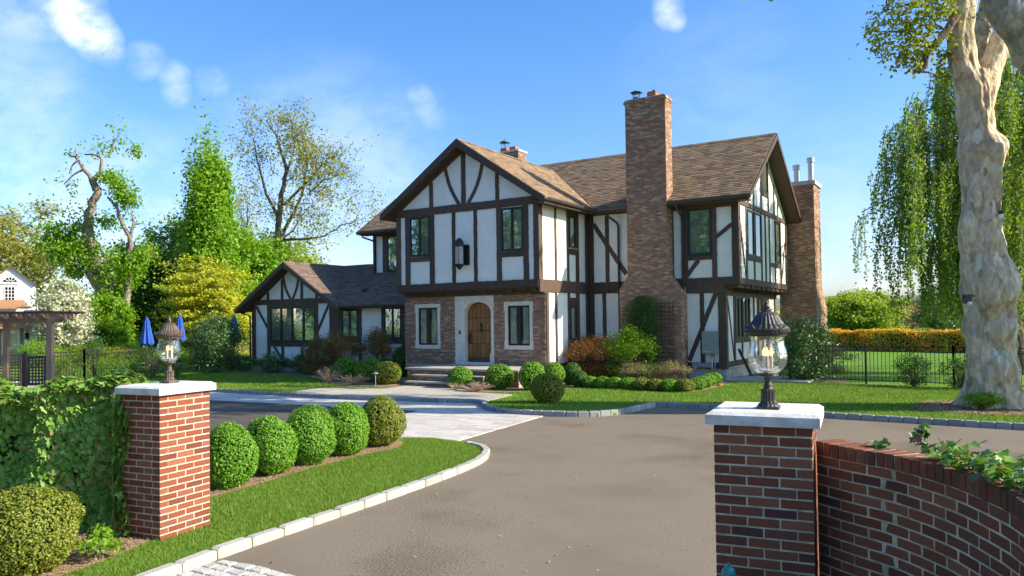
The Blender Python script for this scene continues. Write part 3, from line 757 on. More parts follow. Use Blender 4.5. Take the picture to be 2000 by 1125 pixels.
# --- ground floor brick front
yb = 22.9
mb = MB(); W_open = [(-18.6, -17.55, 1.28, 2.83), (-14.55, -13.5, 1.28, 2.83)]
for x0, x1 in ((-19.2, -18.6), (-17.55, -16.6), (-15.1, -14.55), (-13.5, -12.941)): mb.box(x0, x1, yb + .008, yb + .25, .5, 3.2)
for x0, x1 in ((-18.6, -17.55), (-14.55, -13.5)):
    mb.box(x0, x1, yb + .008, yb + .25, .5, 1.28); mb.box(x0, x1, yb + .008, yb + .25, 2.83, 3.2)
mb.box(-16.6, -15.1, yb + .03, yb + .25, 3.0, 3.2)
mb.build('brick_wall', M['mortar_house'], house)
brick_cells = []    # (kind, x/y, z, length) for every brick of the house, nearest ones become objects
def brick_row(fm, a0, a1, z0, z1, holes, start=0.0, L=.2, H=.0667, th=.02, side=None):
    j = 0; z = z0
    while z < z1 - .03:
        x = a0 - (L / 2 if j % 2 else 0) - start
        while x < a1:
            p, q = max(x + .005, a0), min(x + L - .005, a1)
            segs = [(p, q)]
            for (hx0, hx1, hz0, hz1) in holes:
                if hz0 < z + H / 2 < hz1:
                    ns = []
                    for (p_, q_) in segs:
                        if q_ <= hx0 or p_ >= hx1: ns.append((p_, q_))
                        else:
                            if p_ < hx0: ns.append((p_, hx0))
                            if q_ > hx1: ns.append((hx1, q_))
                    segs = ns
            for p_, q_ in segs:
                if q_ - p_ > .03: brick_cells.append((fm, p_, q_, z + .005, min(z + H - .005, z1), th))
            x += L
        z += H; j += 1
brick_row(F(yb), -19.2, -12.945, .62, 3.16, [(-18.69, -17.47, 1.2, 2.89), (-16.8, -15.07, .5, 3.3), (-14.63, -13.43, 1.2, 2.89)])
# limestone window surrounds
for x0, x1 in ((-18.69, -17.47), (-14.63, -13.43)):
    mb = MB()
    for (a, b, c, d) in ((x0, x1, 2.75, 2.89), (x0, x1, 1.2, 1.34), (x0, x0 + .16, 2.55, 2.75), (x1 - .14, x1, 2.55, 2.75), (x0, x0 + .16, 1.34, 1.5), (x1 - .14, x1, 1.34, 1.5), (x0 + .03, x0 + .16, 1.5, 2.55), (x1 - .14, x1 - .03, 1.5, 2.55)):
        mb.box(a, b, yb - .03, yb + .2, c, d)
    mb.build('window_surround', M['stone_trim'], house)
    window(F(yb + .05), x0 + .16, x1 - .14, 1.34, 2.75, 2, .045, .1, .05, 'glass_curtain', .8)
# door surround with a flattened pointed arch
def arch(x):          # height of the opening above the sill at x
    c, hw = -15.78, .6; u = min(1, abs(x - c) / hw)
    return 2.92 - .10 * u - .26 * u ** 5
mb = MB(); N_ = 16; c, hw = -15.78, .6
mb.box(-16.79, c - hw, yb - .03, yb + .3, .62, 3.15); mb.box(c + hw, -15.07, yb - .03, yb + .3, .62, 3.15)
for k in range(N_):
    x0, x1 = c - hw + 2 * hw * k / N_, c - hw + 2 * hw * (k + 1) / N_
    mb.prism([(x0, yb - .03, arch(x0)), (x1, yb - .03, arch(x1)), (x1, yb - .03, 3.15), (x0, yb - .03, 3.15)], (0, .33, 0))
mb.box(c - hw - .03, c + hw + .03, yb - .05, yb + .3, .62, .72)
mb.build('door_surround', M['stone_trim'], house)
mb = MB()               # moulded inner edge, one stop chamfer lower on each jamb
for sgn in (-1, 1):
    if sgn > 0: mb.build('jamb', M['stone_trim'], house); mb = MB()
    x = c + sgn * (hw - .02)
    mb.box(min(x, x + sgn * .05), max(x, x + sgn * .05), yb - .02, yb + .18, .72, 2.55)
    mb.box(c + sgn * (hw - .06) if sgn > 0 else c - hw - .07, c + sgn * (hw + .07) if sgn > 0 else c - hw + .06, yb - .045, yb + .02, .64, 1.05)
mb.build('jamb', M['stone_trim'], house)
door = MB(); yd = yb + .2
door.box(c - hw - .02, c + hw + .02, yd + .03, yd + .06, .7, 2.95)
door = door.build('door', M['unlit_interior'], house)  # near-black backing board: shade of the panel gaps put into its colour
nb = 6; xw = (2 * hw - .1) / nb
for i in range(nb):
    for (za, zb) in ((.9, 1.375), (1.395, 1.855), (1.875, 2.32), (2.34, 9)):
        x0 = c - hw + .05 + i * xw + .016; x1 = x0 + xw - .032
        t0, t1 = min(zb, arch(x0) - .04), min(zb, arch(x1) - .04)
        mb = MB(); mb.prism([(x0, yd, za), (x1, yd, za), (x1, yd, t1), (x0, yd, t0)], (0, .03, 0)); mb.build('door_panel', M['door'], door)
for i in range(nb + 1):
    x = c - hw + .05 + i * xw
    mb = MB(); mb.prism([(x - .006, yd - .002, .9), (x + .006, yd - .002, .9), (x + .006, yd - .002, arch(x) - .05), (x - .006, yd - .002, arch(x) - .05)], (0, .02, 0)); mb.build('door_rib', M['door'], door)
mb = MB(); mb.box(c - hw + .04, c + hw - .04, yd - .015, yd + .02, .73, .9); mb.build('kick_plate', M['bronze'], door)
mb = MB(); mb.lathe([(0.001, 0), (.045, .01), (.05, .08), (.035, .16), (.05, .26), (.02, .32), (.001, .33)], 12, (c + .03, yd - .03, 1.82)); mb.build('knocker', M['iron'], door)
mb = MB(); mb.tube([(c - hw + .13, yd - .07, 1.45), (c - hw + .13, yd - .09, 1.6), (c - hw + .13, yd - .07, 1.75)], .016, 8); mb.box(c - hw + .1, c - hw + .16, yd - .02, yd, 1.4, 1.8); mb.build('door_handle', M['iron'], door)
mb = MB(); mb.box(-16.6, -16.54, yb - .05, yb - .031, 1.74, 1.88); tag(mb.build('doorbell', M['iron']), 'small black doorbell on the limestone jamb left of the front door', 'doorbell')

# --- platform and steps
st = thing('front_steps', 'brick steps with pale stone treads leading up to the arched front door', 'steps', (0, 0, 0))
mb = MB(); mb.box(-17.3, -12.75, 20.74, 22.92, 0, .56); mb.build('platform', M['mortar_house'], st)
for i, (x0, x1) in enumerate(((-17.36, -15.9), (-15.895, -14.3), (-14.295, -12.7))):
    for y0, y1 in ((20.66, 21.8), (21.805, 22.895)):
        mb = MB(); mb.box(x0, x1, y0, y1, .562, .63); mb.build('slab', M['bluestone'], st)
for y, z0, z1 in ((20.35, .0, .37), (19.99, 0, .17)):
    mb = MB(); mb.box(-16.72, -13.9, y + .03, 20.74, z0, z1); mb.build('riser', M['mortar_house'], st)
for (y, z, yr) in ((20.3, .37, 20.7), (19.94, .17, 20.34)):
    for x0, x1 in ((-16.76, -15.35), (-15.345, -13.86)):
        mb = MB(); mb.box(x0, x1, y, yr + .02, z + .002, z + .055); mb.build('tread', M['bluestone'], st)
scells = []
for (x0, x1, z0, z1, y) in ((-16.72, -13.9, .06, .17, 20.02), (-16.72, -13.9, .228, .37, 20.38), (-17.3, -12.75, .07, .56, 20.74)):
    nr = max(1, round((z1 - z0) / .066)); h = (z1 - z0) / nr
    for j in range(nr):
        x = x0 - (j % 2) * .1
        while x < x1:
            p, q = max(x + .004, x0), min(x + .196, x1)
            if q - p > .03: scells.append((p, q, y, z0 + j * h + .004, z0 + (j + 1) * h - .004))
            x += .2
pieces('brick', scells, lambda mb, k: mb.box(k[0], k[1], k[2] - .012, k[2] + .05, k[3], k[4]), M['brick_house'], st)

# --- link between the gable and the great chimney
m_ = F(26.28)
rect(m_, -12.88, -11.4, 3.2, 3.63, .045); rect(m_, -12.88, -11.0, 6.17, 6.4, .04)
post(m_, -12.88, -12.7, .5, 6.17, .05); post(m_, -12.21, -12.06, 3.63, 6.17); post(m_, -12.36, -12.21, .66, 3.2)
brace(m_, (-12.7, 5.86), (-11.38, 3.9), .17); rect(m_, -12.7, -11.3, .48, .68, .036)
# --- right wing, front
rect(m_, -9.62, -7.23, 3.36, 3.64, .05); rect(m_, -9.1, -7.7, 3.1, 3.36, .04); rect(m_, -9.62, -7.23, 6.19, 6.4, .045)
post(m_, -9.62, -9.52, 3.64, 6.19); post(m_, -9.24, -9.0, 3.64, 6.19); post(m_, -8.13, -7.96, 3.64, 6.19, .04)
rect(m_, -7.43, -7.227, 3.64, 6.19, .05, 'post')
rect(m_, -9.0, -8.13, 4.27, 4.42, .038)
window(m_, -9.0, -8.12, 4.42, 6.12, 1, .07, .05, .055)
brace(m_, (-7.98, 5.04), (-7.42, 5.46), .13); brace(m_, (-9.08, 3.7), (-8.62, 4.27), .15)
post(m_, -9.26, -9.08, .46, 3.1, .045); post(m_, -8.6, -8.45, .66, 3.1); rect(m_, -7.95, -7.7, .46, 3.12, .05, 'post')
rect(m_, -9.1, -7.95, .46, .67, .04); brace(m_, (-9.02, .72), (-8.02, 3.1), .16)
# --- right wing, gable end
e = S(-7.227)
rect(e, 26.25, 33.6, 3.38, 3.6, .05); rect(e, 26.25, 33.6, 6.17, 6.34, .045)
rect(e, 26.22, 26.5, 3.602, 6.17, .046, 'post'); post(e, 33.44, 33.6, 3.6, 6.17, .045)
for a, b in ((28.3, 28.44), (29.37, 29.5), (30.0, 30.14), (30.64, 30.76), (27.27, 27.39)): post(e, a, b, 3.6, 6.17)
post(e, 31.55, 31.66, 3.6, 4.4); post(e, 32.5, 32.62, 3.6, 6.17)
rect(e, 27.39, 29.37, 4.28, 4.44, .038); rect(e, 30.76, 32.5, 4.22, 4.38, .034)
window(e, 27.42, 28.3, 4.44, 6.1, 1); window(e, 28.46, 29.35, 4.44, 6.1, 1); window(e, 31.6, 32.48, 4.42, 6.12, 1)
brace(e, (26.5, 5.6), (27.2, 3.65), .09); brace(e, (33.45, 5.5), (32.6, 3.65), .09)
for a, z in ((28.4, 7.7), (29.5, 8.55), (30.62, 8.45), (31.55, 7.8), (32.2, 7.3), (27.6, 7.2)): post(e, a - .06, a + .06, 6.34, z - .25)
rect(e, 29.56, 30.56, 6.9, 7.03, .036); window(e, 29.58, 30.54, 7.03, 8.3, 1)
mb = MB(); mb.box(-7.69, -7.24, 26.3, 33.55, 3.26, 3.4); mb.build('soffit', M['darkwood'], house)
for y in (27.2, 27.95, 28.7, 29.45, 30.2, 30.95, 31.7, 32.45, 33.2):
    mb = MB(); mb.prism([(-7.2, y - .06, 3.37), (-7.69, y - .06, 3.37), (-7.69, y - .06, 3.12), (-7.45, y - .06, 3.16), (-7.2, y - .06, 3.28)], (0, .12, 0)); mb.build('corbel', M['timber'], house)
e = S(-7.7)
rect(e, 26.25, 33.6, .5, .7, .04); rect(e, 26.25, 33.6, 3.0, 3.24, .05)
rect(e, 26.23, 26.42, .462, 3.0, .042, 'post')
for a in (27.28, 29.36, 29.98, 30.55, 31.3, 32.25, 33.35): post(e, a - .07, a + .07, .7, 3.0)
post(e, 28.2, 28.34, .7, 1.32)
rect(e, 27.35, 29.3, 1.32, 1.48, .035); window(e, 27.36, 28.3, 1.48, 3.0, 2); window(e, 28.34, 29.28, 1.48, 3.0, 2)
rect(e, 30.62, 32.2, 1.32, 1.48, .034); window(e, 30.62, 31.25, 1.48, 3.0, 1); window(e, 31.38, 32.18, 1.48, 3.0, 2)
brace(e, (26.5, 2.9), (27.2, .75), .07)

# --- upper left bay
rect(m_, -23.87, -23.7, 4.3, 6.3, .045, 'post'); rect(m_, -23.3, -23.02, 4.35, 6.2, .04, 'post'); rect(m_, -23.7, -19.2, 6.14, 6.35, .045)
rect(m_, -23.02, -21.6, 4.38, 4.5, .038); window(m_, -23.02, -21.9, 4.5, 6.14, 2)
# --- left wing
l_ = F(24.0)
rect(l_, -29.41, -19.25, .28, .52, .045); rect(l_, -29.3, -23.9, 3.1, 3.33, .045)
rect(l_, -29.42, -29.19, .521, 3.1, .05, 'post'); post(l_, -28.38, -28.17, .52, 3.1, .04); post(l_, -25.25, -25.08, .52, 3.1, .04)
post(l_, -27.44, -27.28, .52, 1.19); post(l_, -26.17, -26.01, .52, 1.19)
rect(l_, -28.3, -25.1, 1.18, 1.38, .043); rect(l_, -28.17, -25.25, 2.98, 3.1, .036)
window(l_, -28.17, -25.25, 1.38, 2.98, 4, .06, .1)
rect(l_, -24.36, -23.76, .52, 3.05, .05, 'post')
brace(l_, (-29.14, 3.04), (-28.3, 1.95), .13); brace(l_, (-24.42, 3.04), (-25.12, 1.85), .13)
brace(l_, (-27.95, 1.2), (-27.36, .56), .13); brace(l_, (-25.5, 1.2), (-26.06, .56), .13)
post(l_, -28.41, -28.26, 3.33, 3.68); post(l_, -27.45, -27.31, 3.33, 4.25); post(l_, -26.17, -26.02, 3.33, 4.2); post(l_, -25.24, -25.1, 3.33, 3.62)
arc(l_, (-26.82, 3.33), (-27.3, 4.36), .08, .12); arc(l_, (-26.7, 3.33), (-26.3, 4.34), -.08, .12)
post(l_, -22.66, -22.5, .52, 2.85, .04); post(l_, -21.38, -21.24, .52, 2.85, .04); rect(l_, -20.3, -20.02, .52, 2.85, .04, 'post')
rect(l_, -23.76, -19.25, 2.84, 2.98, .046); rect(l_, -23.76, -22.66, 1.38, 1.54, .038); rect(l_, -21.24, -20.3, 1.34, 1.5, .038)
window(l_, -23.7, -22.66, 1.54, 2.84, 2, .1, .09, .05, 'glass_curtain', .72)
window(l_, -21.24, -20.3, 1.5, 2.84, 2, .06, .06)
mb = MB(); mb.box(-20.02, -19.21, 23.96, 24.02, .28, 2.84); mb.build('wall', M['stucco'], house)

# ------------------------------------------------------------------ roofs
shingle_cells = []
def roof_face(name, fn, poly, vdir, mat='shingle', th=.14, near=(0, 0), base=True):
    """fn(x,y)->z of the slope; poly in plan; vdir = +-'x'/'y' axis of the up-slope"""
    ax, sg = vdir
    mb = MB(); mb.prism([(x, y, fn(x, y) - th) for x, y in poly], (0, 0, th - .012)); r_ = mb.build(name, M[mat], house)
    us = [p[1 - ax] for p in poly]; vs = [p[ax] for p in poly]
    a = fn(*(poly[0])); p0 = poly[0]
    g_ = (fn(p0[0] + (.1 if ax == 0 else 0), p0[1] + (.1 if ax == 1 else 0)) - a) / .1
    ex = .145 / math.sqrt(1 + g_ * g_)
    v = min(vs) if sg > 0 else max(vs); j = 0
    while (v < max(vs)) if sg > 0 else (v > min(vs)):
        va, vb = (v, v + ex) if sg > 0 else (v - ex, v)
        u = min(us) - random.uniform(0, .3)
        while u < max(us):
            w = random.choice((.22, .28, .34, .3)); 
            c = clip(poly, va, vb, u + .003, u + w - .003) if ax == 0 else clip(poly, u + .003, u + w - .003, va, vb)
            if len(c) > 2 and parea(c) > .002: shingle_cells.append((c, fn, ax, sg, va, vb, mat, r_, random.choice((.010, .016, .02))))
            u += w
        v += sg * ex; j += 1
    return r_
def shingle_geo(mb, s_):
    c, fn, ax, sg, va, vb, _, _, h = s_
    lo, hi = (va, vb) if sg > 0 else (vb, va)
    top = []
    for x, y in c:
        k = ((y if ax == 1 else x) - lo) / (hi - lo); top.append((x, y, fn(x, y) + h * (1 - k) + .001))
    n = len(c); v = top + [(x, y, fn(x, y) - .012) for x, y in c]
    mb.add(v, [tuple(range(n))] + [(i, (i + 1) % n, (i + 1) % n + n, i + n) for i in range(n)])
zm = lambda x, y: 9.24 - .689 * abs(y - 29.9)
zg = lambda x, y: 8.77 - .669 * abs(x + 16.035)
zl = lambda x, y: 4.99 - .625 * abs(x + 26.67)
zc = lambda x, y: 2.95 + .575 * (y - 23.6)
val_y = lambda x: 29.9 - (9.24 - zg(x, 0)) / .689
roof_face('roof', zm, [(-24.35, 25.75), (-19.65, 25.75), (-16.035, val_y(-16.035)), (-12.43, 25.78), (-11.07, 25.78), (-11.07, 26.34), (-9.54, 26.34), (-9.54, 25.75), (-6.7, 25.75), (-6.7, 29.9), (-24.35, 29.9)], (1, 1))
mb = MB(); mb.prism([(-24.35, 29.9, 9.09), (-6.7, 29.9, 9.09), (-6.7, 34.0, 6.27), (-24.35, 34.0, 6.27)], (0, 0, .15)); mb.build('roof', M['shingle'], house)
roof_face('roof', zg, [(-16.035, 22.06), (-12.43, 22.06), (-12.43, 25.78), (-16.035, val_y(-16.035))], (0, -1))
roof_face('roof', zg, [(-19.65, 22.06), (-16.035, 22.06), (-16.035, val_y(-16.035)), (-19.65, 25.75)], (0, 1))
vx = lambda y: -23.37 - (zc(0, y) - 2.93) / .625
roof_face('roof', zl, [(-26.67, 23.45), (-23.37, 23.45), (-23.37, 23.6), (vx(27.15), 27.15), (-24.6, 27.15), (-24.6, 31.5), (-26.67, 31.5)], (0, -1), 'shingle_dark')
roof_face('roof', zl, [(-29.97, 23.45), (-26.67, 23.45), (-26.67, 31.5), (-29.97, 31.5)], (0, 1), 'shingle_dark')
roof_face('roof', zc, [(-23.37, 23.6), (-19.0, 23.6), (-19.0, 24.0), (-19.2, 26.27), (-23.88, 26.27), (-23.88, 27.15), (vx(27.15), 27.15)], (1, 1), 'shingle_dark')
shingle_cells.sort(key=lambda s_: (s_[0][0][0] + 8) ** 2 + (s_[0][0][1] - 24) ** 2)
for s_ in shingle_cells[:300]:
    mb = MB(); shingle_geo(mb, s_); mb.build('shingle', M[s_[6]], s_[7])
rest = {}
for s_ in shingle_cells[300:]:
    mb = rest.setdefault((s_[7].name), (MB(), s_)); n0 = len(mb[0].f); shingle_geo(mb[0], s_); tn = random.random()
    for k in range(n0, len(mb[0].f)): mb[0].t[k] = tn
for k, (mb, s_) in rest.items():
    o = mb.build('shingle_field', M[s_[6]], s_[7], fix=False); o['kind'] = 'stuff'
# ridge caps, fascias, soffits, gutters
def board(pts, off, name='fascia', mat='darkwood'):
    mb = MB(); mb.prism(pts, off); return mb.build(name, M[mat], house)
mb = MB()
for i in range(60):
    x = -24.35 + i * .294; mb.prism([(x, 29.76, 9.165), (x, 29.9, 9.265), (x, 30.04, 9.165), (x, 29.9, 9.24)], (.3, 0, 0), i * .37 % 1)
mb.build('ridge_cap', M['shingle'], house)
mb = MB()
for i in range(24):
    y = 22.06 + i * .294; mb.prism([(-16.17, y, 8.70), (-16.035, y, 8.795), (-15.9, y, 8.70), (-16.035, y, 8.77)], (0, .3, 0), i * .37 % 1)
mb.build('ridge_cap', M['shingle'], house)
mb = MB()
for i in range(26):
    y = 23.45 + i * .294; mb.prism([(-26.81, y, 4.92), (-26.67, y, 5.015), (-26.53, y, 4.92), (-26.67, y, 4.99)], (0, .3, 0), i * .37 % 1)
mb.build('ridge_cap', M['shingle_dark'], house)
# front gable rake boards and soffit
for sg in (-1, 1):
    xe = GX + sg * 3.62
    board([(GX, 22.0, 8.76), (xe, 22.0, zg(xe, 0) - .01), (xe, 22.0, zg(xe, 0) - .25), (GX, 22.0, 8.47)], (0, .058, 0))
    board([(GX, 22.07, 8.63), (xe, 22.07, zg(xe, 0) - .15), (xe, 22.07, zg(xe, 0) - .21), (GX, 22.07, 8.56)], (0, 3.7 if sg > 0 else 3.68, 0), 'soffit')
    board([(GX, 22.42, 8.6), (GX + sg * 3.1, 22.42, zg(GX + sg * 3.1, 0) - .16), (GX + sg * 3.1, 22.42, zg(GX + sg * 3.1, 0) - .34), (GX, 22.42, 8.36)], (0, .04, 0), 'fascia', 'timber')
    xg = -26.67 + sg * 3.3
    board([(-26.67, 23.39, 4.98), (xg, 23.39, zl(xg, 0) - .01), (xg, 23.39, zl(xg, 0) - .2), (-26.67, 23.39, 4.74)], (0, .058, 0))
    board([(-26.67, 23.46, 4.84), (xg, 23.46, zl(xg, 0) - .15), (xg, 23.46, zl(xg, 0) - .2), (-26.67, 23.46, 4.79)], (0, .54, 0), 'soffit')
# right wing rake
for sg, L_ in ((-1, 4.15), (1, 4.1)):
    yg = 29.9 + sg * L_
    board([(-6.69, 29.9, 9.23), (-6.69, yg, zm(0, yg) - .005), (-6.69, yg, zm(0, yg) - .17), (-6.69, 29.9, 9.02)], (.045, 0, 0))
    board([(-6.7, 29.9, 9.1), (-6.7, yg, zm(0, yg) - .15), (-6.7, yg, zm(0, yg) - .2), (-6.7, 29.9, 9.05)], (-.55, 0, 0), 'soffit')
    if sg < 0: board([(-24.41, 29.9, 9.23), (-24.41, yg, zm(0, yg) - .005), (-24.41, yg, zm(0, yg) - .17), (-24.41, 29.9, 9.02)], (.045, 0, 0))
# eave soffits + gutters (half-round)
def gutter(p, q, r=.062):
    p, q = Vector(p), Vector(q); d = (q - p); n = Vector((-d.y, d.x, 0)).normalized()
    prof = [(-r, r * .9), (-r, 0), (-r * .6, -r * .7), (0, -r), (r * .6, -r * .7), (r, 0), (r, r * .9), (r * .88, r * .9), (r * .85, 0), (r * .5, -r * .55), (0, -r * .85), (-r * .5, -r * .55), (-r * .88, 0), (-r * .88, r * .9)]
    mb = MB(); m = len(prof); v = [p + n * a + Vector((0, 0, b)) for a, b in prof] + [q + n * a + Vector((0, 0, b)) for a, b in prof]
    mb.add(v, [(i, (i + 1) % m, (i + 1) % m + m, i + m) for i in range(m)] + [tuple(range(m)), tuple(range(m, 2 * m))]); return mb.build('gutter', M['gutter'], house)
gutter((-9.54, 25.69, 6.29), (-6.68, 25.69, 6.29)); gutter((-12.5, 25.69, 6.29), (-11.06, 25.69, 6.29)); gutter((-24.35, 25.69, 6.29), (-19.7, 25.69, 6.29))
gutter((-12.36, 22.04, 6.27), (-12.36, 25.7, 6.27)); gutter((-23.4, 23.54, 2.9), (-19.1, 23.54, 2.9)); gutter((-30.03, 23.45, 2.86), (-30.03, 31, 2.86))
board([(-12.6, 25.76, 6.2), (-6.75, 25.76, 6.2), (-6.75, 26.28, 6.2), (-12.6, 26.28, 6.2)], (0, 0, .05), 'soffit')
board([(-24.3, 25.76, 6.2), (-19.3, 25.76, 6.2), (-19.3, 26.28, 6.2), (-24.3, 26.28, 6.2)], (0, 0, .05), 'soffit')
board([(-12.94, 22.1, 6.2), (-12.44, 22.1, 6.2), (-12.44, 25.76, 6.2), (-12.94, 25.76, 6.2)], (0, 0, .04), 'soffit')
board([(-23.9, 23.62, 2.84), (-19.2, 23.62, 2.84), (-19.2, 24.0, 2.84), (-23.9, 24.0, 2.84)], (0, 0, .05), 'soffit')
board([(-9.5, 26.15, 6.08), (-7.2, 26.15, 6.08), (-7.2, 26.26, 6.08), (-9.5, 26.26, 6.08)], (0, 0, .12), 'fascia')
def downspout(pts, r=.042):
    mb = MB(); mb.tube(pts, r, 10); return mb.build('downspout', M['gutter'], house, smooth=True)
downspout([(-11.92, 25.7, 6.25), (-11.92, 25.76, 6.1), (-11.66, 26.12, 5.82), (-11.64, 26.19, 5.7), (-11.64, 26.19, .15)])
downspout([(-9.2, 25.7, 6.25), (-9.2, 25.76, 6.08), (-9.17, 26.1, 5.85), (-9.17, 26.18, 5.7), (-9.17, 26.18, .15)])
downspout([(-24.1, 25.72, 6.25), (-24.08, 25.8, 6.1), (-23.78, 26.15, 5.95), (-23.76, 26.2, 5.8), (-23.76, 26.2, 4.42), (-23.9, 26.0, 4.3)])
downspout([(-29.95, 23.6, 2.85), (-29.9, 23.8, 2.72), (-29.5, 23.92, 2.6), (-29.5, 23.93, .1)])
mb = MB(); mb.tube([(-7.52, 27.2, 1.1), (-7.5, 27.28, 1.0), (-7.35, 28.15, .12)], .05, 10); mb.build('downspout', M['gutter'], house, smooth=True)
mb = MB(); mb.tube([(-22.9, 24.62, 3.5), (-22.9, 24.62, 3.66)], .06, 10); mb.prism([(-23.0, 24.5, 3.64), (-22.8, 24.5, 3.64), (-22.8, 24.78, 3.7), (-23.0, 24.78, 3.7)], (0, 0, .03)); mb.build('roof_vent', M['iron'], house)

# ------------------------------------------------------------------ chimneys
def poly_chimney_front(fm, outline, d0, d1):
    mb = MB(); m = len(outline)
    mb.add([fm(a, d0, z) for a, z in outline] + [fm(a, d1, z) for a, z in outline], [tuple(range(m)), tuple(range(m, 2 * m))] + [(i, (i + 1) % m, (i + 1) % m + m, i + m) for i in range(m)])
    return mb
# great front chimney: outline in x,z
CH = [(-11.41, -.05), (-9.08, -.05), (-9.08, 3.12), (-9.56, 3.78), (-9.56, 10.0), (-11.07, 10.0), (-11.07, 3.78), (-11.41, 3.3)]
mb = poly_chimney_front(F(25.71), CH, 0, -.62)
ch = mb.build('chimney', M['mortar_house'], house)
def ch_brick_rows():
    z = .0; j = 0; H = .0667
    while z < 10.0:
        zc_ = z + H / 2
        if zc_ < 3.2: x0, x1 = -11.41, -9.08
        elif zc_ < 3.78: x0, x1 = -11.41 + (zc_ - 3.3) / .48 * .34 if zc_ > 3.3 else -11.41, -9.08 - max(0, (zc_ - 3.12)) / .66 * .48
        else: x0, x1 = -11.07, -9.56
        x = -11.6 + (j % 2) * .1
        while x < x1:
            p, q = max(x + .005, x0), min(x + .195, x1)
            if q - p > .03: brick_cells.append((F(25.71), p, q, z + .005, z + H - .005, .014))
            x += .2
        y = 25.7 - (j % 2) * .1
        while y < 26.33:
            p, q = max(y + .005, 25.7), min(y + .195, 26.33)
            if q - p > .03:
                brick_cells.append((S(x1), p, q, z + .005, z + H - .005, .012))
                brick_cells.append(((lambda x0_: (lambda a, d, zz: (x0_ - d, a, zz)))(x0), p, q, z + .005, z + H - .005, .012))
            y += .2
        z += H; j += 1
ch_brick_rows()
def crown(x0, x1, y0, y1, z, parent, mat='brick_house'):
    for k, (o, h) in enumerate(((.03, .06), (.06, .06), (.03, .05))):
        zz = z + k * .07; cells_ = []
        for a in np.arange(x0 - o, x1 + o - .01, .2): cells_.append((a + .003, min(a + .197, x1 + o), y0 - o, y0 - o + .1, zz, zz + .062)); cells_.append((a + .003, min(a + .197, x1 + o), y1 + o - .1, y1 + o, zz, zz + .062))
        for a in np.arange(y0 - o + .1, y1 + o - .11, .2): cells_.append((x1 + o - .1, x1 + o, a + .003, min(a + .197, y1 + o - .1), zz, zz + .062)); cells_.append((x0 - o, x0 - o + .1, a + .003, min(a + .197, y1 + o - .1), zz, zz + .062))
        mb = MB()
        for i, c_ in enumerate(cells_): mb.box(*c_, (i * .377 + k * .2) % 1)
        mb.box(x0 - o + .02, x1 + o - .02, y0 - o + .02, y1 + o - .02, zz - .002, zz + .058)
        mb.build('crown_course', M[mat], parent)
crown(-11.07, -9.56, 25.71, 26.33, 9.98, ch)
mb = MB(); mb.box(-11.05, -9.58, 25.73, 26.31, 10.19, 10.22); mb.build('chimney_cap', M['concrete'], ch)
def mesh_cap(x, y, z, parent, w=.2):
    mb = MB(); mb.lathe([(.13, 0), (.13, .12), (.11, .12)], 14, (x, y, z))
    for k in range(12):
        a = k / 12 * 2 * math.pi; mb.tube([(x + .12 * math.cos(a), y + .12 * math.sin(a), z + .08), (x + .14 * math.cos(a), y + .14 * math.sin(a), z + .3)], .006, 4)
    mb.prism([(x - w, y - w * .8, z + .3), (x + w, y - w * .8, z + .3), (x, y - w * .8, z + .35)], (0, 1.6 * w, 0)); mb.build('flue_cap', M['iron'], parent)
mesh_cap(-10.75, 26.0, 10.2, ch)
mb = MB(); mb.box(-10.28, -9.95, 25.85, 26.2, 10.2, 10.4); mb.build('flue_pot', M['terracotta'], ch)
mb = MB(); mb.box(-10.26, -9.97, 25.87, 26.18, 10.401, 10.43); mb.tube([(-10.1, 26.0, 10.43), (-10.08, 26.0, 10.52)], .03, 6); mb.build('flue_cap', M['iron'], ch)
# end chimney on the right
mb = MB(); mb.box(-7.6, -6.14, 34.0, 35.45, -.05, 7.85)
ch2 = mb.build('chimney', M['mortar_house'], house)
mb = MB(); mb.prism([(-6.14, 34.02, -.05), (-5.95, 34.02, -.05), (-5.95, 34.02, 2.6), (-6.14, 34.02, 3.4)], (0, 1.4, 0)); mb.build('buttress', M['mortar_house'], ch2)
z = 0; j = 0
while z < 7.8:
    x = -7.6 - (j % 2) * .1
    while x < -6.14:
        p, q = max(x + .005, -7.6), min(x + .195, -6.14)
        if q - p > .03: brick_cells.append((F(34.0), p, q, z + .005, z + .0617, .014))
        x += .2
    y = 34.0 - (j % 2) * .1; xo = -6.14 if z > 3.4 else (-5.95 if z < 2.6 else -5.95 - (z - 2.6) / .8 * .19)
    while y < 35.4:
        p, q = max(y + .005, 34.0), min(y + .195, 35.4)
        if q - p > .03: brick_cells.append((S(xo), p, q, z + .005, z + .0617, .012))
        y += .2
    z += .0667; j += 1
mb = MB(); mb.box(-7.68, -6.06, 33.93, 35.52, 7.84, 8.0); mb.build('chimney_cap', M['concrete'], ch2)
for x, z1 in ((-6.95, 8.85), (-6.36, 9.1)):
    for dx in (0,):
        mb = MB(); mb.lathe([(.001, z1 - 8.0), (.15, z1 - 8.0), (.165, z1 - 8.02), (.165, z1 - 8.07), (.15, z1 - 8.08), (.15, z1 - 8.13), (.165, z1 - 8.14), (.165, z1 - 8.2), (.12, z1 - 8.22), (.12, 0)], 18, (x, 34.7, 8.0)); mb.build('flue_pipe', M['metal_light'], ch2, smooth=False)
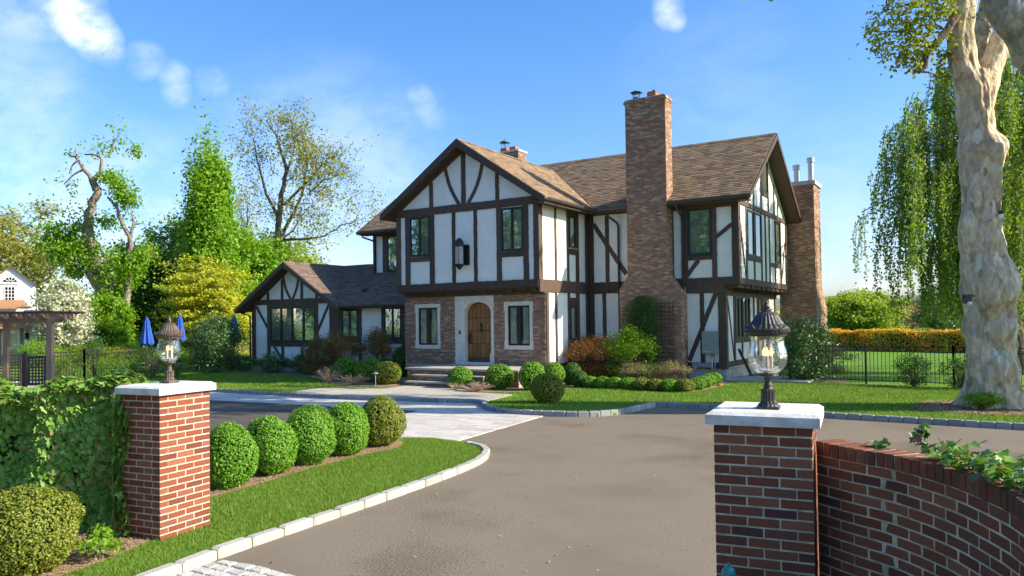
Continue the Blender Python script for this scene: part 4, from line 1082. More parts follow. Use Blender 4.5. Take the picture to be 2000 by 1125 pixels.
# small chimney at the ridge
mb = MB(); mb.box(-19.4, -18.05, 29.6, 30.3, 8.8, 10.0); ch3 = mb.build('chimney', M['mortar_house'], house)
z = 8.9; j = 0
while z < 9.95:
    x = -19.4 - (j % 2) * .1
    while x < -18.05:
        p, q = max(x + .005, -19.4), min(x + .195, -18.05)
        if q - p > .03: brick_cells.append((F(29.6), p, q, z + .005, z + .0617, .014))
        x += .2
    y = 29.6 - (j % 2) * .1
    while y < 30.3:
        p, q = max(y + .005, 29.6), min(y + .195, 30.3)
        if q - p > .03: brick_cells.append((S(-18.05), p, q, z + .005, z + .0617, .012))
        y += .2
    z += .0667; j += 1
mb = MB(); mb.box(-19.45, -18.0, 29.55, 30.35, 9.98, 10.06); mb.build('chimney_cap', M['cap'], ch3)
for x in (-18.95, -18.45):
    mb = MB(); mb.box(x - .16, x + .16, 29.75, 30.05, 10.06, 10.26); mb.build('flue_pot', M['terracotta'], ch3)
mb = MB(); mb.tube([(-18.95, 29.9, 10.26), (-18.95, 29.9, 10.75)], .012, 5)
for dx, dy in ((-.12, -.1), (.12, -.1), (.12, .1), (-.12, .1)): mb.tube([(-18.95 + dx, 29.9 + dy, 10.26), (-18.95 + dx, 29.9 + dy, 10.52)], .01, 4)
mb.prism([(-19.18, 29.72, 10.52), (-18.72, 29.72, 10.52), (-18.95, 29.72, 10.6)], (0, .36, 0)); mb.build('flue_cap', M['iron'], ch3)
# bricks: the 300 that show largest are objects, the rest one part
def brick_geo(mb, b):
    fm, a0, a1, z0, z1, th = b; th = th + random.uniform(-.003, .003)
    p = [fm(a0, -.02, z0), fm(a1, -.02, z0), fm(a1, -.02, z1), fm(a0, -.02, z1)]; q = [fm(a0, th, z0), fm(a1, th, z0), fm(a1, th, z1), fm(a0, th, z1)]
    mb.add(p + q, [(4, 5, 6, 7), (0, 1, 5, 4), (1, 2, 6, 5), (2, 3, 7, 6), (3, 0, 4, 7)])
def dist(b):
    p = b[0]((b[1] + b[2]) / 2, 0, b[3]); return p[0] ** 2 + p[1] ** 2 - (b[2] - b[1]) * 300
pieces('brick', brick_cells, brick_geo, M['brick_house'], house, 300, dist)

# ================================================================== GATE PILLARS, WALLS
def brick_mesh(name, seed):
    random.seed(seed); bm = bmesh.new(); bmesh.ops.create_cube(bm, size=1)
    for v in bm.verts: v.co *= 1
    bmesh.ops.bevel(bm, geom=bm.edges[:], offset=.03, segments=1, affect='EDGES')
    for v in bm.verts: v.co += Vector((random.uniform(-1, 1) * .006, random.uniform(-1, 1) * .012, random.uniform(-1, 1) * .018))
    me = bpy.data.meshes.new(name); bm.to_mesh(me); bm.free(); return me
def brick_set(seed): return [brick_mesh('brick', seed + k) for k in range(5)]
BR = {'brick_red': brick_set(10), 'brick_shaded': brick_set(30), 'brick_moss': brick_set(50)}
random.seed(5)
def put_brick(parent, mat, c, sx, sy, sz, rz, jit=.0018):
    me = random.choice(BR[mat]); o = obj('brick', me, M[mat], parent, c)
    o.scale = (sx, sy, sz); o.rotation_euler = (random.uniform(-.006, .006), random.uniform(-.006, .006), rz + random.uniform(-.006, .006))
    if random.random() < .5: o.scale = (-sx, -sy, sz)
    return o
def pillar(name, label, c, size, rz, z0, z1, mat, cap_over):
    sx, sy = size
    t = thing(name, label, 'gate pillar', (c[0], c[1], 0), rz, 'brick gate pillars')
    H = .0677; hx_, hy_ = sx / 2, sy / 2
    mb = MB(); mb.box(-hx_ + .003, hx_ - .003, -hy_ + .003, hy_ - .003, z0, z1); mb.build('mortar', M['mortar'], t)
    n = int(round((z1 - z0) / H)); H = (z1 - z0) / n
    for j in range(n):
        z = z0 + (j + .5) * H; A = j % 2 == 0
        for f in range(4):
            r_ = f * math.pi / 2; full = (f % 2 == 0) == A
            h, dpt = (hx_, hy_) if f % 2 == 0 else (hy_, hx_); L_ = 2 * h; b_ = .2125
            if full:
                k = []; x = -h
                while x < h - .03: k.append((x, min(x + (b_ if L_ < .6 else L_ / 3), h))); x = k[-1][1]
                segs = k
            elif L_ < .6: segs = [(-h + .1, -h + .318), (-h + .318, h - .1)]
            else: segs = [(-h + .1, 0), (0, h - .1)]
            for a, b in segs:
                if full: a, b = (a - .0055 if a < -h + .01 else a), (b + .0055 if b > h - .01 else b)
                x = (a + b) / 2; y = -dpt + .05
                wx = x * math.cos(r_) - y * math.sin(r_); wy = x * math.sin(r_) + y * math.cos(r_)
                put_brick(t, mat, (wx, wy, z), (b - a) - .012, .1 + .002, H - .0125, r_)
    o = cap_over; kx, ky = hx_ + o, hy_ + o
    mb = MB(); bz = z1; T = .088; ch_ = .022
    v = []
    for (e, f_, z) in ((kx, ky, bz), (kx, ky, bz + T - ch_), (kx - ch_ * 1.6, ky - ch_ * 1.6, bz + T), ):
        v += [(-e, -f_, z), (e, -f_, z), (e, f_, z), (-e, f_, z)]
    mb.add(v, [(0, 1, 2, 3), (8, 9, 10, 11)] + [(i + b, (i + 1) % 4 + b, (i + 1) % 4 + 4 + b, i + 4 + b) for b in (0, 4) for i in range(4)])
    mb.build('coping_stone', M['cap'], t)
    return t
RZ = R(8.0)
pillar('gate_pillar', 'sunlit red brick gate pillar with white stone cap beside the ivy, five round shrubs behind it', (-7.335, 4.875), (.54, .65), RZ, -.02, 1.505, 'brick_red', .045)
pillar('gate_pillar', 'shaded red brick gate pillar with thick stone cap where the curved wall begins', (-1.345, 5.53), (.63, .63), RZ, -.02, 1.48, 'brick_shaded', .05)

def lantern_on_pillar(label, c, z, mat, s=1.0, rz=RZ):
    t = thing('pillar_lantern', label, 'lantern', (c[0], c[1], z), rz, 'urn lanterns on the gate pillars'); t.scale = (s, s, s)
    mb = MB(); mb.box(-.075, .075, -.075, .075, 0, .02)
    mb.lathe([(.072, .02), (.066, .035), (.05, .045)], 32, flute=.03, nf=16); mb.lathe([(.052, .045), (.047, .06), (.045, .12), (.05, .125), (.05, .135)], 32, flute=.06, nf=16)
    mb.build('foot', mat, t, smooth=False)
    mb = MB(); mb.lathe([(.05, .135), (.04, .14), (.028, .15), (.034, .165), (.025, .178), (.022, .2), (.03, .212), (.028, .22), (.06, .228), (.075, .236), (.07, .245), (.001, .247)], 28); mb.build('stem', mat, t, smooth=True)
    mb = MB(); mb.lathe([(.062, .246), (.095, .27), (.122, .305), (.135, .345), (.137, .375), (.130, .415), (.118, .455), (.114, .49), (.122, .517)], 40); o = mb.build('globe', M['globe'], t, smooth=True)
    lid = MB(); lid.lathe([(.118, .512), (.132, .516), (.135, .53)], 40, flute=.0)
    lid.lathe([(.137, .53), (.152, .543), (.152, .553)], 72, flute=.025, nf=36); lid.lathe([(.157, .553), (.159, .562), (.150, .568)], 48)
    lid.lathe([(.148, .568), (.135, .582), (.112, .602), (.092, .632), (.075, .66), (.052, .682), (.030, .69)], 120, flute=.03, nf=24)
    lid = lid.build('lid', mat, t)
    mb = MB()
    for k in range(8):
        a = k * math.pi / 4 + .2; ca, sa = math.cos(a), math.sin(a); tx, ty = -sa, ca
        for w_, h_, r_ in ((.020, .034, .148), (.012, .020, .143)):
            p = [(ca * r_ - tx * w_, sa * r_ - ty * w_, .562), (ca * (r_ + .006), sa * (r_ + .006), .562), (ca * r_ + tx * w_, sa * r_ + ty * w_, .562), (ca * (r_ + .004) + tx * w_ * .45, sa * (r_ + .004) + ty * w_ * .45, .562 + h_ * .55), (ca * (r_ + .008), sa * (r_ + .008), .562 + h_), (ca * (r_ + .004) - tx * w_ * .45, sa * (r_ + .004) - ty * w_ * .45, .562 + h_ * .55)]
            mb.prism(p, (-ca * .005, -sa * .005, 0))
    mb.build('leaf_crest', mat, lid)
    mb = MB(); mb.lathe([(.034, .688), (.030, .694), (.014, .700), (.022, .708), (.026, .718), (.018, .735), (.013, .742), (.019, .748), (.012, .756), (.001, .775)], 24)
    for k in range(8):
        a = k * math.pi / 4; ca, sa = math.cos(a), math.sin(a); tx, ty = -sa, ca
        mb.prism([(ca * .02 - tx * .008, sa * .02 - ty * .008, .692), (ca * .02 + tx * .008, sa * .02 + ty * .008, .692), (ca * .045, sa * .045, .704)], (0, 0, .004))
    mb.build('finial', mat, t, smooth=True)
    mb = MB(); mb.tube([(0, 0, .246), (0, 0, .3)], .012, 8); mb.tube([(0, 0, .40), (0, 0, .516)], .006, 8); mb.lathe([(.001, .44), (.014, .45), (.001, .465)], 8); mb.build('candle_arm', M['bulb_wax'], t)
    for k in range(3):
        a = k * 2.094 + .5; x, y = .028 * math.cos(a), .028 * math.sin(a)
        mb = MB(); mb.tube([(x * .3, y * .3, .29), (x, y, .28), (x, y, .30), (x, y, .375)], [.005, .005, .011, .011], 10); mb.build('candle', M['bulb_wax'], t)
        mb = MB(); mb.lathe([(.009, .375), (.0135, .392), (.011, .41), (.004, .428), (.001, .434)], 12, (x, y, 0)); mb.build('bulb', M['flame'], t, smooth=True)
    return t
lantern_on_pillar('brown bronze urn lantern standing on the sunlit left gate pillar', (-7.37, 4.93), 1.592, M['bronze'], .92)
lantern_on_pillar('dark urn lantern with glowing candle bulbs on the right gate pillar by the curved wall', (-1.315, 5.47), 1.567, M['bronze_dark'], .985)

# curved wall, a sweep towards the road
CW = [(-1.02, 5.545), (-.78, 5.37), (-.58, 5.25), (-.44, 5.13), (-.27, 4.94), (-.145, 4.76), (-.025, 4.53), (.075, 4.30), (.145, 4.03), (.18, 3.75), (.19, 3.4), (.17, 3.0)]
def smooth_path(pl, n=6):
    P = [Vector((*p, 0)) for p in pl]; o = []
    for i in range(len(P) - 1):
        a, b, c_, d = P[max(0, i - 1)], P[i], P[i + 1], P[min(len(P) - 1, i + 2)]
        for k in range(n):
            t = k / n; o.append(.5 * ((2 * b) + (c_ - a) * t + (2 * a - 5 * b + 4 * c_ - d) * t * t + (3 * b - a - 3 * c_ + d) * t ** 3))
    return o + [P[-1]]
CP = smooth_path(CW); CL = [0]
for i in range(1, len(CP)): CL.append(CL[-1] + (CP[i] - CP[i - 1]).length)
def cat(s):
    s = max(0, min(CL[-1] - 1e-4, s))
    for i in range(1, len(CP)):
        if s <= CL[i]:
            t = (CP[i] - CP[i - 1]).normalized(); return CP[i - 1].lerp(CP[i], (s - CL[i - 1]) / (CL[i] - CL[i - 1])), t, Vector((-t.y, t.x, 0))   # normal points away from the drive side seen
cw = thing('curved_wall', 'curved shaded brick garden wall sweeping from the right gate pillar, upright bricks along its top', 'wall', (-.3, 4.9, 0))
o0 = Vector((-.3, 4.9, 0)); ZT = 1.262; TH = .2
mb = MB(); K = 60
v = []
for k in range(K + 1):
    p, t, n_ = cat(CL[-1] * k / K); p = p - o0
    v += [p + n_ * .003 + Vector((0, 0, -.05)), p + n_ * .003 + Vector((0, 0, ZT + .088)), p + n_ * (TH - .007) + Vector((0, 0, ZT + .088)), p + n_ * (TH - .007) + Vector((0, 0, -.05))]
mb.add(v, [(4 * k + i, 4 * k + (i + 1) % 4, 4 * k + 4 + (i + 1) % 4, 4 * k + 4 + i) for k in range(K) for i in range(4)] + [(0, 1, 2, 3)])
mb.build('mortar', M['mortar_moss'], cw)
H = .0666; LB = .208; cells = []
for j in range(19):
    s_ = -(j % 2) * LB / 2 + .0; z = ZT - (j + .5) * H
    while s_ < CL[-1] - .02:
        a, b = max(s_, 0), min(s_ + LB, CL[-1])
        if b - a > .04: cells.append((a, b, z, 0)); cells.append((a, b, z, 1))
        s_ += LB
cells.sort(key=lambda c_: (c_[3], -c_[2]))
stuffmb = MB()
for i, (a, b, z, back) in enumerate(cells):
    p, t, n_ = cat((a + b) / 2); rz = math.atan2(t.y, t.x)
    mt = 'brick_moss' if (p.x > -.35 and random.random() < .55) else 'brick_shaded'
    k = b - a
    if not back and i < 300:
        c_ = p - o0 + n_ * (.05 - .002); put_brick(cw, mt, (c_.x, c_.y, z), k - .013, .1, H - .0125, rz)
    else:
        c_ = p - o0 + n_ * ((TH - .048) if back else .048)
        stuffmb.obox(c_ - t * (k / 2 - .006) - n_ * .05 + Vector((0, 0, z - H / 2 + .006)), t * (k - .012), n_ * .1, Vector((0, 0, H - .012)), random.random())
so = stuffmb.build('brickwork', M['brick_shaded'], cw); so['kind'] = 'stuff'
s_ = .036
while s_ < CL[-1] - .03:
    p, t, n_ = cat(s_); rz = math.atan2(t.y, t.x); c_ = p - o0 + n_ * (TH / 2 - .004)
    mt = 'brick_moss' if p.x > -.3 else 'brick_shaded'
    o = put_brick(cw, mt, (c_.x, c_.y, ZT + .046 + random.uniform(-.002, .002)), .092, .057, TH + .004, rz)
    o.rotation_euler = (math.pi / 2, 0, rz + random.uniform(-.012, .012)); o.scale = (.0575, .092, TH + .006)
    s_ += .0695

# verdigris post top in front of the right pillar
mb = MB(); mb.lathe([(.0, .765), (.009, .76), (.010, .75), (.007, .743), (.022, .737), (.036, .723), (.043, .705), (.041, .68), (.044, .67), (.038, .66), (.036, 0)][::-1], 20, (-1.33, 4.50, 0))
gp = mb.build('bollard_light', M['teal_metal'], None, smooth=False)
tag(gp, 'small verdigris green dome top of a post in front of the right gate pillar', 'bollard')

# ---- ivy
def ivy_leaf_mesh(seed):
    random.seed(seed)
    o = [(0, 0), (.28, -.12), (.5, .08), (.34, .3), (.46, .58), (.2, .62), (0, 1.0), (-.2, .62), (-.46, .58), (-.34, .3), (-.5, .08), (-.28, -.12)]
    bm_v = [(x * random.uniform(.9, 1.1), y, .13 * abs(x) + random.uniform(-.03, .03) - .12 * y * y) for x, y in o]
    me = bpy.data.meshes.new('leaf'); n = len(o)
    v = bm_v + [(0, .35, -.03)]; me.from_pydata(v, [], [(i, (i + 1) % n, n) for i in range(n)]); me.shade_smooth()
    return me
IVY = [ivy_leaf_mesh(k) for k in range(4)]
def ivy_cover(parent, P, Nn, size, mat, limit=300, name='foliage', o0=Vector((0, 0, 0)), key=None):
    """P, Nn arrays; the first `limit` leaves as objects, the rest one mesh"""
    idx = np.arange(len(P)); 
    if key is not None: idx = np.argsort(key)
    base = [np.array([v.co[:] for v in m.vertices]) for m in IVY]; nf = 12
    V, FC, T = [], [], []; cnt = 0
    for q, i in enumerate(idx):
        n = Vector(Nn[i]).normalized(); up = Vector((rng.normal() * .5, rng.normal() * .5, -1)); x = up.cross(n)
        if x.length < .1: x = Vector((1, 0, 0))
        x.normalize(); y = n.cross(x).normalized(); s = size * rng.uniform(.55, 1.25)
        Mx = Matrix(((x.x, y.x, n.x), (x.y, y.y, n.y), (x.z, y.z, n.z)))
        k = int(rng.integers(0, 4))
        if q < limit:
            o = obj('leaf', IVY[k], mat, parent); o.matrix_local = Matrix.Translation(Vector(P[i]) - o0) @ (Mx * s).to_4x4()
        else:
            vv = base[k] @ (np.array(Mx).T * s) + np.array(P[i]) - np.array(o0)
            V.append(vv); T += [float(rng.random())] * nf
            FC.append([(a + cnt, (a + 1) % nf + cnt, nf + cnt) for a in range(nf)]); cnt += 13
    if V:
        me = bpy.data.meshes.new(name); me.from_pydata(np.concatenate(V).tolist(), [], [f for c in FC for f in c])
        at = me.attributes.new('tone', 'FLOAT', 'FACE'); at.data.foreach_set('value', T); me.shade_smooth()
        o = obj(name, me, mat, parent); o['kind'] = 'stuff'
# ivy-clad wall left of the left pillar: mirrored sweep
IW = [(-7.72, 4.86), (-8.0, 4.62), (-8.35, 4.38), (-8.75, 4.12), (-9.15, 3.80), (-9.5, 3.4), (-9.75, 2.9), (-9.9, 2.2)]
IP = smooth_path(IW, 5); iw = thing('ivy_wall', 'garden wall smothered in glossy ivy left of the sunlit gate pillar', 'ivy wall', (-8.6, 4.2, 0)); io = Vector((-8.6, 4.2, 0))
IL = [0]
for i in range(1, len(IP)): IL.append(IL[-1] + (IP[i] - IP[i - 1]).length)
mb = MB(); v = []
for i, p in enumerate(IP):
    t = (IP[min(i + 1, len(IP) - 1)] - IP[max(i - 1, 0)]).normalized(); n_ = Vector((t.y, -t.x, 0)); p = p - io
    v += [p + n_ * -.0, p + n_ * -.0 + Vector((0, 0, 1.38)), p + n_ * .10 + Vector((0, 0, 1.38)), p + n_ * .10]
mb.add(v, [(4 * k + i, 4 * k + (i + 1) % 4, 4 * k + 4 + (i + 1) % 4, 4 * k + 4 + i) for k in range(len(IP) - 1) for i in range(4)]); mb.build('wall_core', M['core_green'], iw)
P, Nn, key = [], [], []
sdv = Vector(_sd)
for q in range(19000):
    s_ = rng.random() * IL[-1]
    i = max(1, int(np.searchsorted(IL, s_))); i = min(i, len(IP) - 1); p = IP[i - 1].lerp(IP[i], (s_ - IL[i - 1]) / (IL[i] - IL[i - 1]))
    t = (IP[i] - IP[i - 1]).normalized(); n_ = Vector((-t.y, t.x, 0))        # towards the drive
    m = rng.random(); lump_ = .07 * math.sin(s_ * 3.1) + .05 * math.sin(s_ * 7.3 + 1)
    if m < .70:
        z = rng.random() ** .9 * 1.52 + .05; d = .16 + lump_ + .05 * math.sin(z * 6 + s_ * 4) - rng.random() * .10
        pos = p + n_ * d + Vector((0, 0, z)); nn = n_ * .75 + sdv * .75 + Vector((rng.normal() * .4, rng.normal() * .4, .25 + rng.normal() * .3))
        kk = rng.random() + (1 if d < .12 else 0)
    elif m < .93:
        u_ = rng.random() * 2 - 1; z = 1.58 + .07 * math.sin(s_ * 4.1) + .05 * math.sin(s_ * 9) + (1 - u_ * u_) * .06 - rng.random() * .10
        pos = p + n_ * (u_ * .24) + Vector((0, 0, z)); nn = Vector((rng.normal() * .4, rng.normal() * .4, 1)); kk = rng.random() + .2
    else:
        z = rng.random() * 1.5; pos = p - n_ * (.2 + rng.random() * .08) + Vector((0, 0, z)); nn = -n_ + Vector((0, 0, .4)); kk = 5
    P.append(pos); Nn.append(nn); key.append(kk)
# a tongue of ivy on the pillar's left side and trailing on the soil
uu = Vector((math.cos(RZ), math.sin(RZ), 0)); vv_ = Vector((-math.sin(RZ), math.cos(RZ), 0)); pc = Vector((-7.335, 4.875, 0))
for q in range(620):
    z = rng.random() * 1.5; w_ = -.29 + (rng.random() ** 2.2) * (.13 + .06 * math.sin(z * 7)) ; 
    P.append(pc + uu * w_ - vv_ * (.34 + rng.random() * .06) + Vector((0, 0, z))); Nn.append(-vv_ + Vector((rng.normal() * .4 - .5, rng.normal() * .3, .4))); key.append(rng.random() * 1.5)
ivy_cover(iw, P, Nn, .068, M['lf_ivy'], 300, 'foliage', io, key)
# ivy trailing on the curved wall
iv = thing('ivy_trail', 'strand of green ivy trailing along the top of the curved brick wall', 'ivy', (-.1, 4.7, ZT + .09)); ivo = Vector((-.1, 4.7, ZT + .09))
P, Nn = [], []; vines = MB()
def wallpt(s, u, z): p, t, n_ = cat(s); return p + n_ * u + Vector((0, 0, ZT + .09 + z))
main = [wallpt(.74 + .062 * k, .09 + .07 * math.sin(k * .9), .03 + .03 * math.sin(k * 1.7)) for k in range(18)]
vines.tube([p - ivo for p in main], [.005] * 18, 5)
for q in range(380):
    k = rng.random() ** .75 * 16.9; i = int(k); p = main[i].lerp(main[i + 1], k - i)
    dens = 1.0 if i > 3 else .5
    p = p + Vector((rng.normal() * .045, rng.normal() * .045, .015 + abs(rng.normal()) * .04 * dens)); P.append(p); Nn.append(Vector((rng.normal() * .5, rng.normal() * .5 - .3, 1)))
up1 = [wallpt(.80, .1, .02), wallpt(.74, .09, .09), wallpt(.72, .08, .15), wallpt(.70, .12, .185), wallpt(.76, .14, .14)]
vines.tube([p - ivo for p in up1], [.004, .0035, .003, .002, .002], 5)
for q in range(26):
    k = rng.random() * 3.9; i = int(k); p = up1[i].lerp(up1[i + 1], k - i); P.append(p + Vector((rng.normal() * .018, rng.normal() * .018, rng.normal() * .012))); Nn.append(Vector((rng.normal(), rng.normal() - .6, .6)))
up2 = [wallpt(1.0, .1, .03), wallpt(.95, .1, .08), wallpt(.86, .1, .14)]; vines.tube([p - ivo for p in up2], .002, 4)
for s_ in (.33, .37, .42, .45): 
    for q in range(3): P.append(wallpt(s_, .14 + rng.normal() * .02, .015 + rng.random() * .03)); Nn.append(Vector((rng.normal() * .6, rng.normal() * .6 - .3, .8)))
vines.build('stem', M['bark'], iv, smooth=True)
ivy_cover(iv, P, Nn, .058, M['lf_ivy2'], 280, 'foliage', ivo)

# ---- clipped boxwoods
R5 = [(-8.50, 6.55, .36, .43), (-8.72, 7.40, .37, .43), (-8.83, 8.25, .40, .46), (-8.92, 9.12, .385, .44), (-9.0, 10.1, .42, .44)]
L5 = ['bright green clipped boxwood right behind the left gate pillar, first of five along the island', 'second clipped boxwood of the five on the island', 'middle clipped boxwood of the five on the island', 'fourth clipped boxwood of the five on the island, beside the yellowing one', 'rounder boxwood with yellow and brown tips at the far end of the five']
for i, (x, y, r_, rz_) in enumerate(R5):
    ball_bush('boxwood', L5[i], 'boxwood', (x, y, .06), (r_, r_, rz_), 11500, .034, M['lf_box_yellow'] if i == 4 else M['lf_box'], 'boxwoods in a row on the island', 11 + i, .09, .2)
ball_bush('boxwood', 'yellowish clipped boxwood in front of the ivy at the lower left', 'boxwood', (-7.17, 3.42, .05), (.44, .44, .40), 17000, .028, M['lf_box_yellow'], None, 21, .10, .2)
ball_bush('boxwood', 'round yellow-brown tipped boxwood standing alone on the lawn by the kerb', 'boxwood', (-9.78, 17.35, .06), (.44, .44, .41), 5200, .045, M['lf_box_yellow'], None, 31, .05, .12)
EB = [(-14.55, 20.1, .42, .36, 'lf_box', 'darker boxwood touching the right end of the front steps'), (-13.15, 20.25, .46, .42, 'lf_box', 'bright boxwood just right of the one by the front steps'), (-12.0, 20.35, .45, .46, 'lf_box', 'tall bright boxwood behind the lone yellowish one on the lawn'), (-12.0, 21.7, .38, .42, 'lf_box', 'boxwood half hidden behind the tall bright one, right of the platform'), (-11.75, 22.5, .36, .38, 'lf_box_dark', 'boxwood farthest back in the group right of the steps'), (-11.2, 22.0, .28, .28, 'lf_box_dark', 'small dark boxwood between the step group and the low edging row'),
      (-17.75, 20.2, .50, .42, 'lf_box_yellow', 'yellow tipped boxwood touching the left end of the front steps'), (-19.1, 20.75, .52, .46, 'lf_box', 'green boxwood left of the yellow one beside the steps'), (-20.6, 21.1, .50, .46, 'lf_box', 'green boxwood below the bronze maples, leftmost of the step group'), (-20.0, 22.6, .42, .4, 'lf_box_dark', 'dark boxwood between the bronze maples and the brick front'), (-19.75, 23.3, .4, .62, 'lf_box_dark', 'upright dark shrub in the corner where the brick front begins')]
for i, (x, y, r_, rz_, mt, lb) in enumerate(EB): ball_bush('boxwood', lb, 'boxwood', (x, y, .06), (r_, r_, rz_), 3600, .055, M[mt], None, 40 + i, .06, .12)
SB = [(-10.75, 21.85), (-10.3, 21.8), (-9.85, 21.75), (-9.38, 21.72), (-8.92, 21.68), (-8.48, 21.66), (-8.05, 21.65), (-7.6, 21.72), (-7.5, 22.45), (-7.53, 23.2), (-7.62, 24.0), (-7.7, 24.8)]
ORD = ['first', 'second', 'third', 'fourth', 'fifth', 'sixth', 'seventh', 'eighth', 'ninth', 'tenth', 'eleventh', 'twelfth']
for i, (x, y) in enumerate(SB):
    k = rng.uniform(.93, 1.07)
    lb = ('%s little boxwood of the low edging row, counted from the front steps' % ORD[i]) if i != 7 else 'little boxwood at the corner where the low edging row turns to the house'
    if i > 7: lb = '%s little boxwood behind the corner of the low edging row, towards the meter box' % ORD[i - 8]
    ball_bush('small_boxwood', lb, 'boxwood', (x, y, .06), (.275 * k, .275 * k, .20 * k), 1700, .05, M['lf_box_yellow'] if i in (4, 5, 7) else M['lf_box'], 'low boxwood edging in front of the house', 60 + i, .05, .12, zc=.17)

# ---- shrubs round the house
loose_bush('maple_shrub', 'rusty orange lace-leaf maple by the sunny side wall of the front gable', 'maple', (-12.0, 24.6, .1), (.98, .8, .74), 14000, .075, M['lf_red'], None, 60, sig=.17, aspect=.35, up=.7)
loose_bush('green_shrub', 'light green upright shrub in front of the great chimney', 'shrub', (-10.75, 24.9, .06), (.88, .75, .86), 13000, .075, M['lf_bright'], None, 55, 5, sig=.17, stem_mat='bark_grey', aspect=.5)
loose_bush('azalea', 'low grey-green azalea at the foot of the chimney', 'azalea', (-10.1, 24.2, .06), (.62, .5, .34), 3600, .05, M['lf_azalea'], None, 30, sig=.2)
loose_bush('azalea', 'reddish azalea between the chimney foot and the meter box', 'azalea', (-9.1, 24.6, .06), (.66, .55, .36), 4000, .05, M['lf_azalea'], None, 30, sig=.2)
loose_bush('maple_shrub', 'bronze lace-leaf maple under the left part of the small twin window', 'maple', (-22.35, 22.55, .1), (.85, .6, .88), 13000, .08, M['lf_brown'], 'bronze maples before the left wing', 50, sig=.19, aspect=.35, up=.7)
loose_bush('maple_shrub', 'bronze lace-leaf maple left of its taller neighbour, below the big window corner', 'maple', (-23.7, 22.6, .1), (.62, .5, .76), 8000, .08, M['lf_brown'], 'bronze maples before the left wing', 34, sig=.2, aspect=.35, up=.7)
loose_bush('maple_shrub', 'dark bronze maple nearest the brick front, below the white panel', 'maple', (-20.75, 22.9, .1), (.75, .5, .9), 10000, .08, M['lf_brown'], 'bronze maples before the left wing', 44, sig=.18, aspect=.35, up=.7)
for i, (x, y, lb) in enumerate(((-28.9, 22.9, 'dark rhododendron at the left corner post of the left wing'), (-26.7, 22.9, 'dark rhododendron below the middle of the big four-light window'), (-24.75, 23.0, 'small dark rhododendron beside the bronze maples'))):
    loose_bush('rhododendron', lb, 'rhododendron', (x, y, .06), (.72 if i < 2 else .55, .55, .42), 2600, .10, M['lf_dark'], 'rhododendrons before the left wing', 34, sig=.2, aspect=.35, up=.6)
def wisps(name, label, c, r, h, n, seed):
    t = thing(name, label, 'dry shrub', (*c, .06)); g = np.random.default_rng(seed); mb = MB()
    P, Nn = [], []
    for k in range(n):
        a = g.uniform(0, 6.28); rr = r * g.random() ** .5; e = Vector((math.cos(a) * rr, math.sin(a) * rr, h * g.uniform(.5, 1) * (1.05 - rr / r * .45)))
        mb.tube([e * .08, Vector((e.x * .5, e.y * .5, e.z * .65)), e], [.008, .006, .003], 4, g.random())
        for q in range(14):
            f = g.uniform(.35, 1.05); P.append([e.x * f * (1 if f > .5 else .8), e.y * f, e.z * min(f * 1.15, 1.02)]); Nn.append(g.normal(size=3))
    mb.build('stems', M['lf_pink'], t); obj('foliage', leaf_mesh('foliage', np.array(P) + g.normal(size=(len(P), 3)) * .015, .05, np.array(Nn), g.random(len(P)), M['lf_pink'], .25), None, t)
wisps('dry_heather', 'tall dry pink-beige heather between the two green boxwoods left of the steps', (-20.2, 19.8), .62, .72, 60, 3)
wisps('dry_heather', 'dry orange-beige heather in front of the yellow boxwood left of the steps', (-18.6, 19.45), .62, .50, 60, 4)
wisps('dry_heather', 'spiky pale pink heather right of the steps in front of the boxwoods', (-13.35, 19.2), .62, .36, 60, 5)
wisps('dry_heather', 'small pale pink heather close to the right end of the bottom step', (-14.2, 19.35), .35, .3, 30, 6)
# path light
pl = thing('path_light', 'small pale mushroom path light standing left of the steps', 'path light', (-17.45, 19.25, .06))
mb = MB(); mb.tube([(0, 0, 0), (0, 0, .42)], .014, 8); mb.build('post', M['metal_light'], pl)
mb = MB(); mb.lathe([(.001, .50), (.03, .49), (.11, .455), (.115, .445), (.03, .44), (.02, .42)], 20); mb.build('lamp_shade', M['metal_light'], pl, smooth=True)
mb = MB(); mb.lathe([(.001, .06), (.09, .05), (.11, .0)], 12, (-7.3, 24.1, .07)); tag(mb.build('stone', M['terracotta'], None), 'reddish flat stone lying at the end of the low boxwood row', 'stone')

# trellis and climber on the chimney
tl = thing('trellis', 'dark wooden trellis panel standing against the great chimney', 'trellis', (-10.0, 25.55, .06)); to = (-10.0, 25.55)
for i in range(11):
    mb = MB(); x = -10.78 + i * .145 + 10.0; mb.box(x - .012, x + .012, -.012, .012, 0, 2.75); mb.build('slat', M['darkwood'], tl)
for i in range(19):
    mb = MB(); z = .1 + i * .145; mb.box(-.82, .72, .013, .033, z - .012, z + .012); mb.build('slat', M['darkwood'], tl)
cl = thing('climbing_vine', 'dark green climber covering the upper trellis on the great chimney', 'climber', (-10.45, 25.45, .06))
n = 6500; P = np.stack([rng.normal(0, .34, n), rng.normal(-.06, .08, n), rng.uniform(1.0, 2.98, n)], 1); k = (np.abs(P[:, 0]) < .72) & (P[:, 2] < 2.98 - .7 * np.abs(P[:, 0] - .1) ** 2) & ((P[:, 2] > 1.55) | (P[:, 0] > -.1)); P = P[k]
obj('foliage', leaf_mesh('foliage', P, .07, rng.normal(size=P.shape) * .6 + np.array([0, -.8, .3]), clumpy_tone(P, .2), M['lf_mid' if 0 else 'lf_deep'], .5), None, cl)
mb = MB(); mb.tube([(.1, -.02, 0), (.05, -.04, .8), (.15, -.04, 1.6), (.0, -.04, 2.6)], [.02, .018, .014, .006], 6); mb.tube([(.1, -.02, .3), (.3, -.04, 1.1), (.35, -.04, 2.3)], [.014, .012, .006], 6); mb.build('stem', M['bark'], cl)

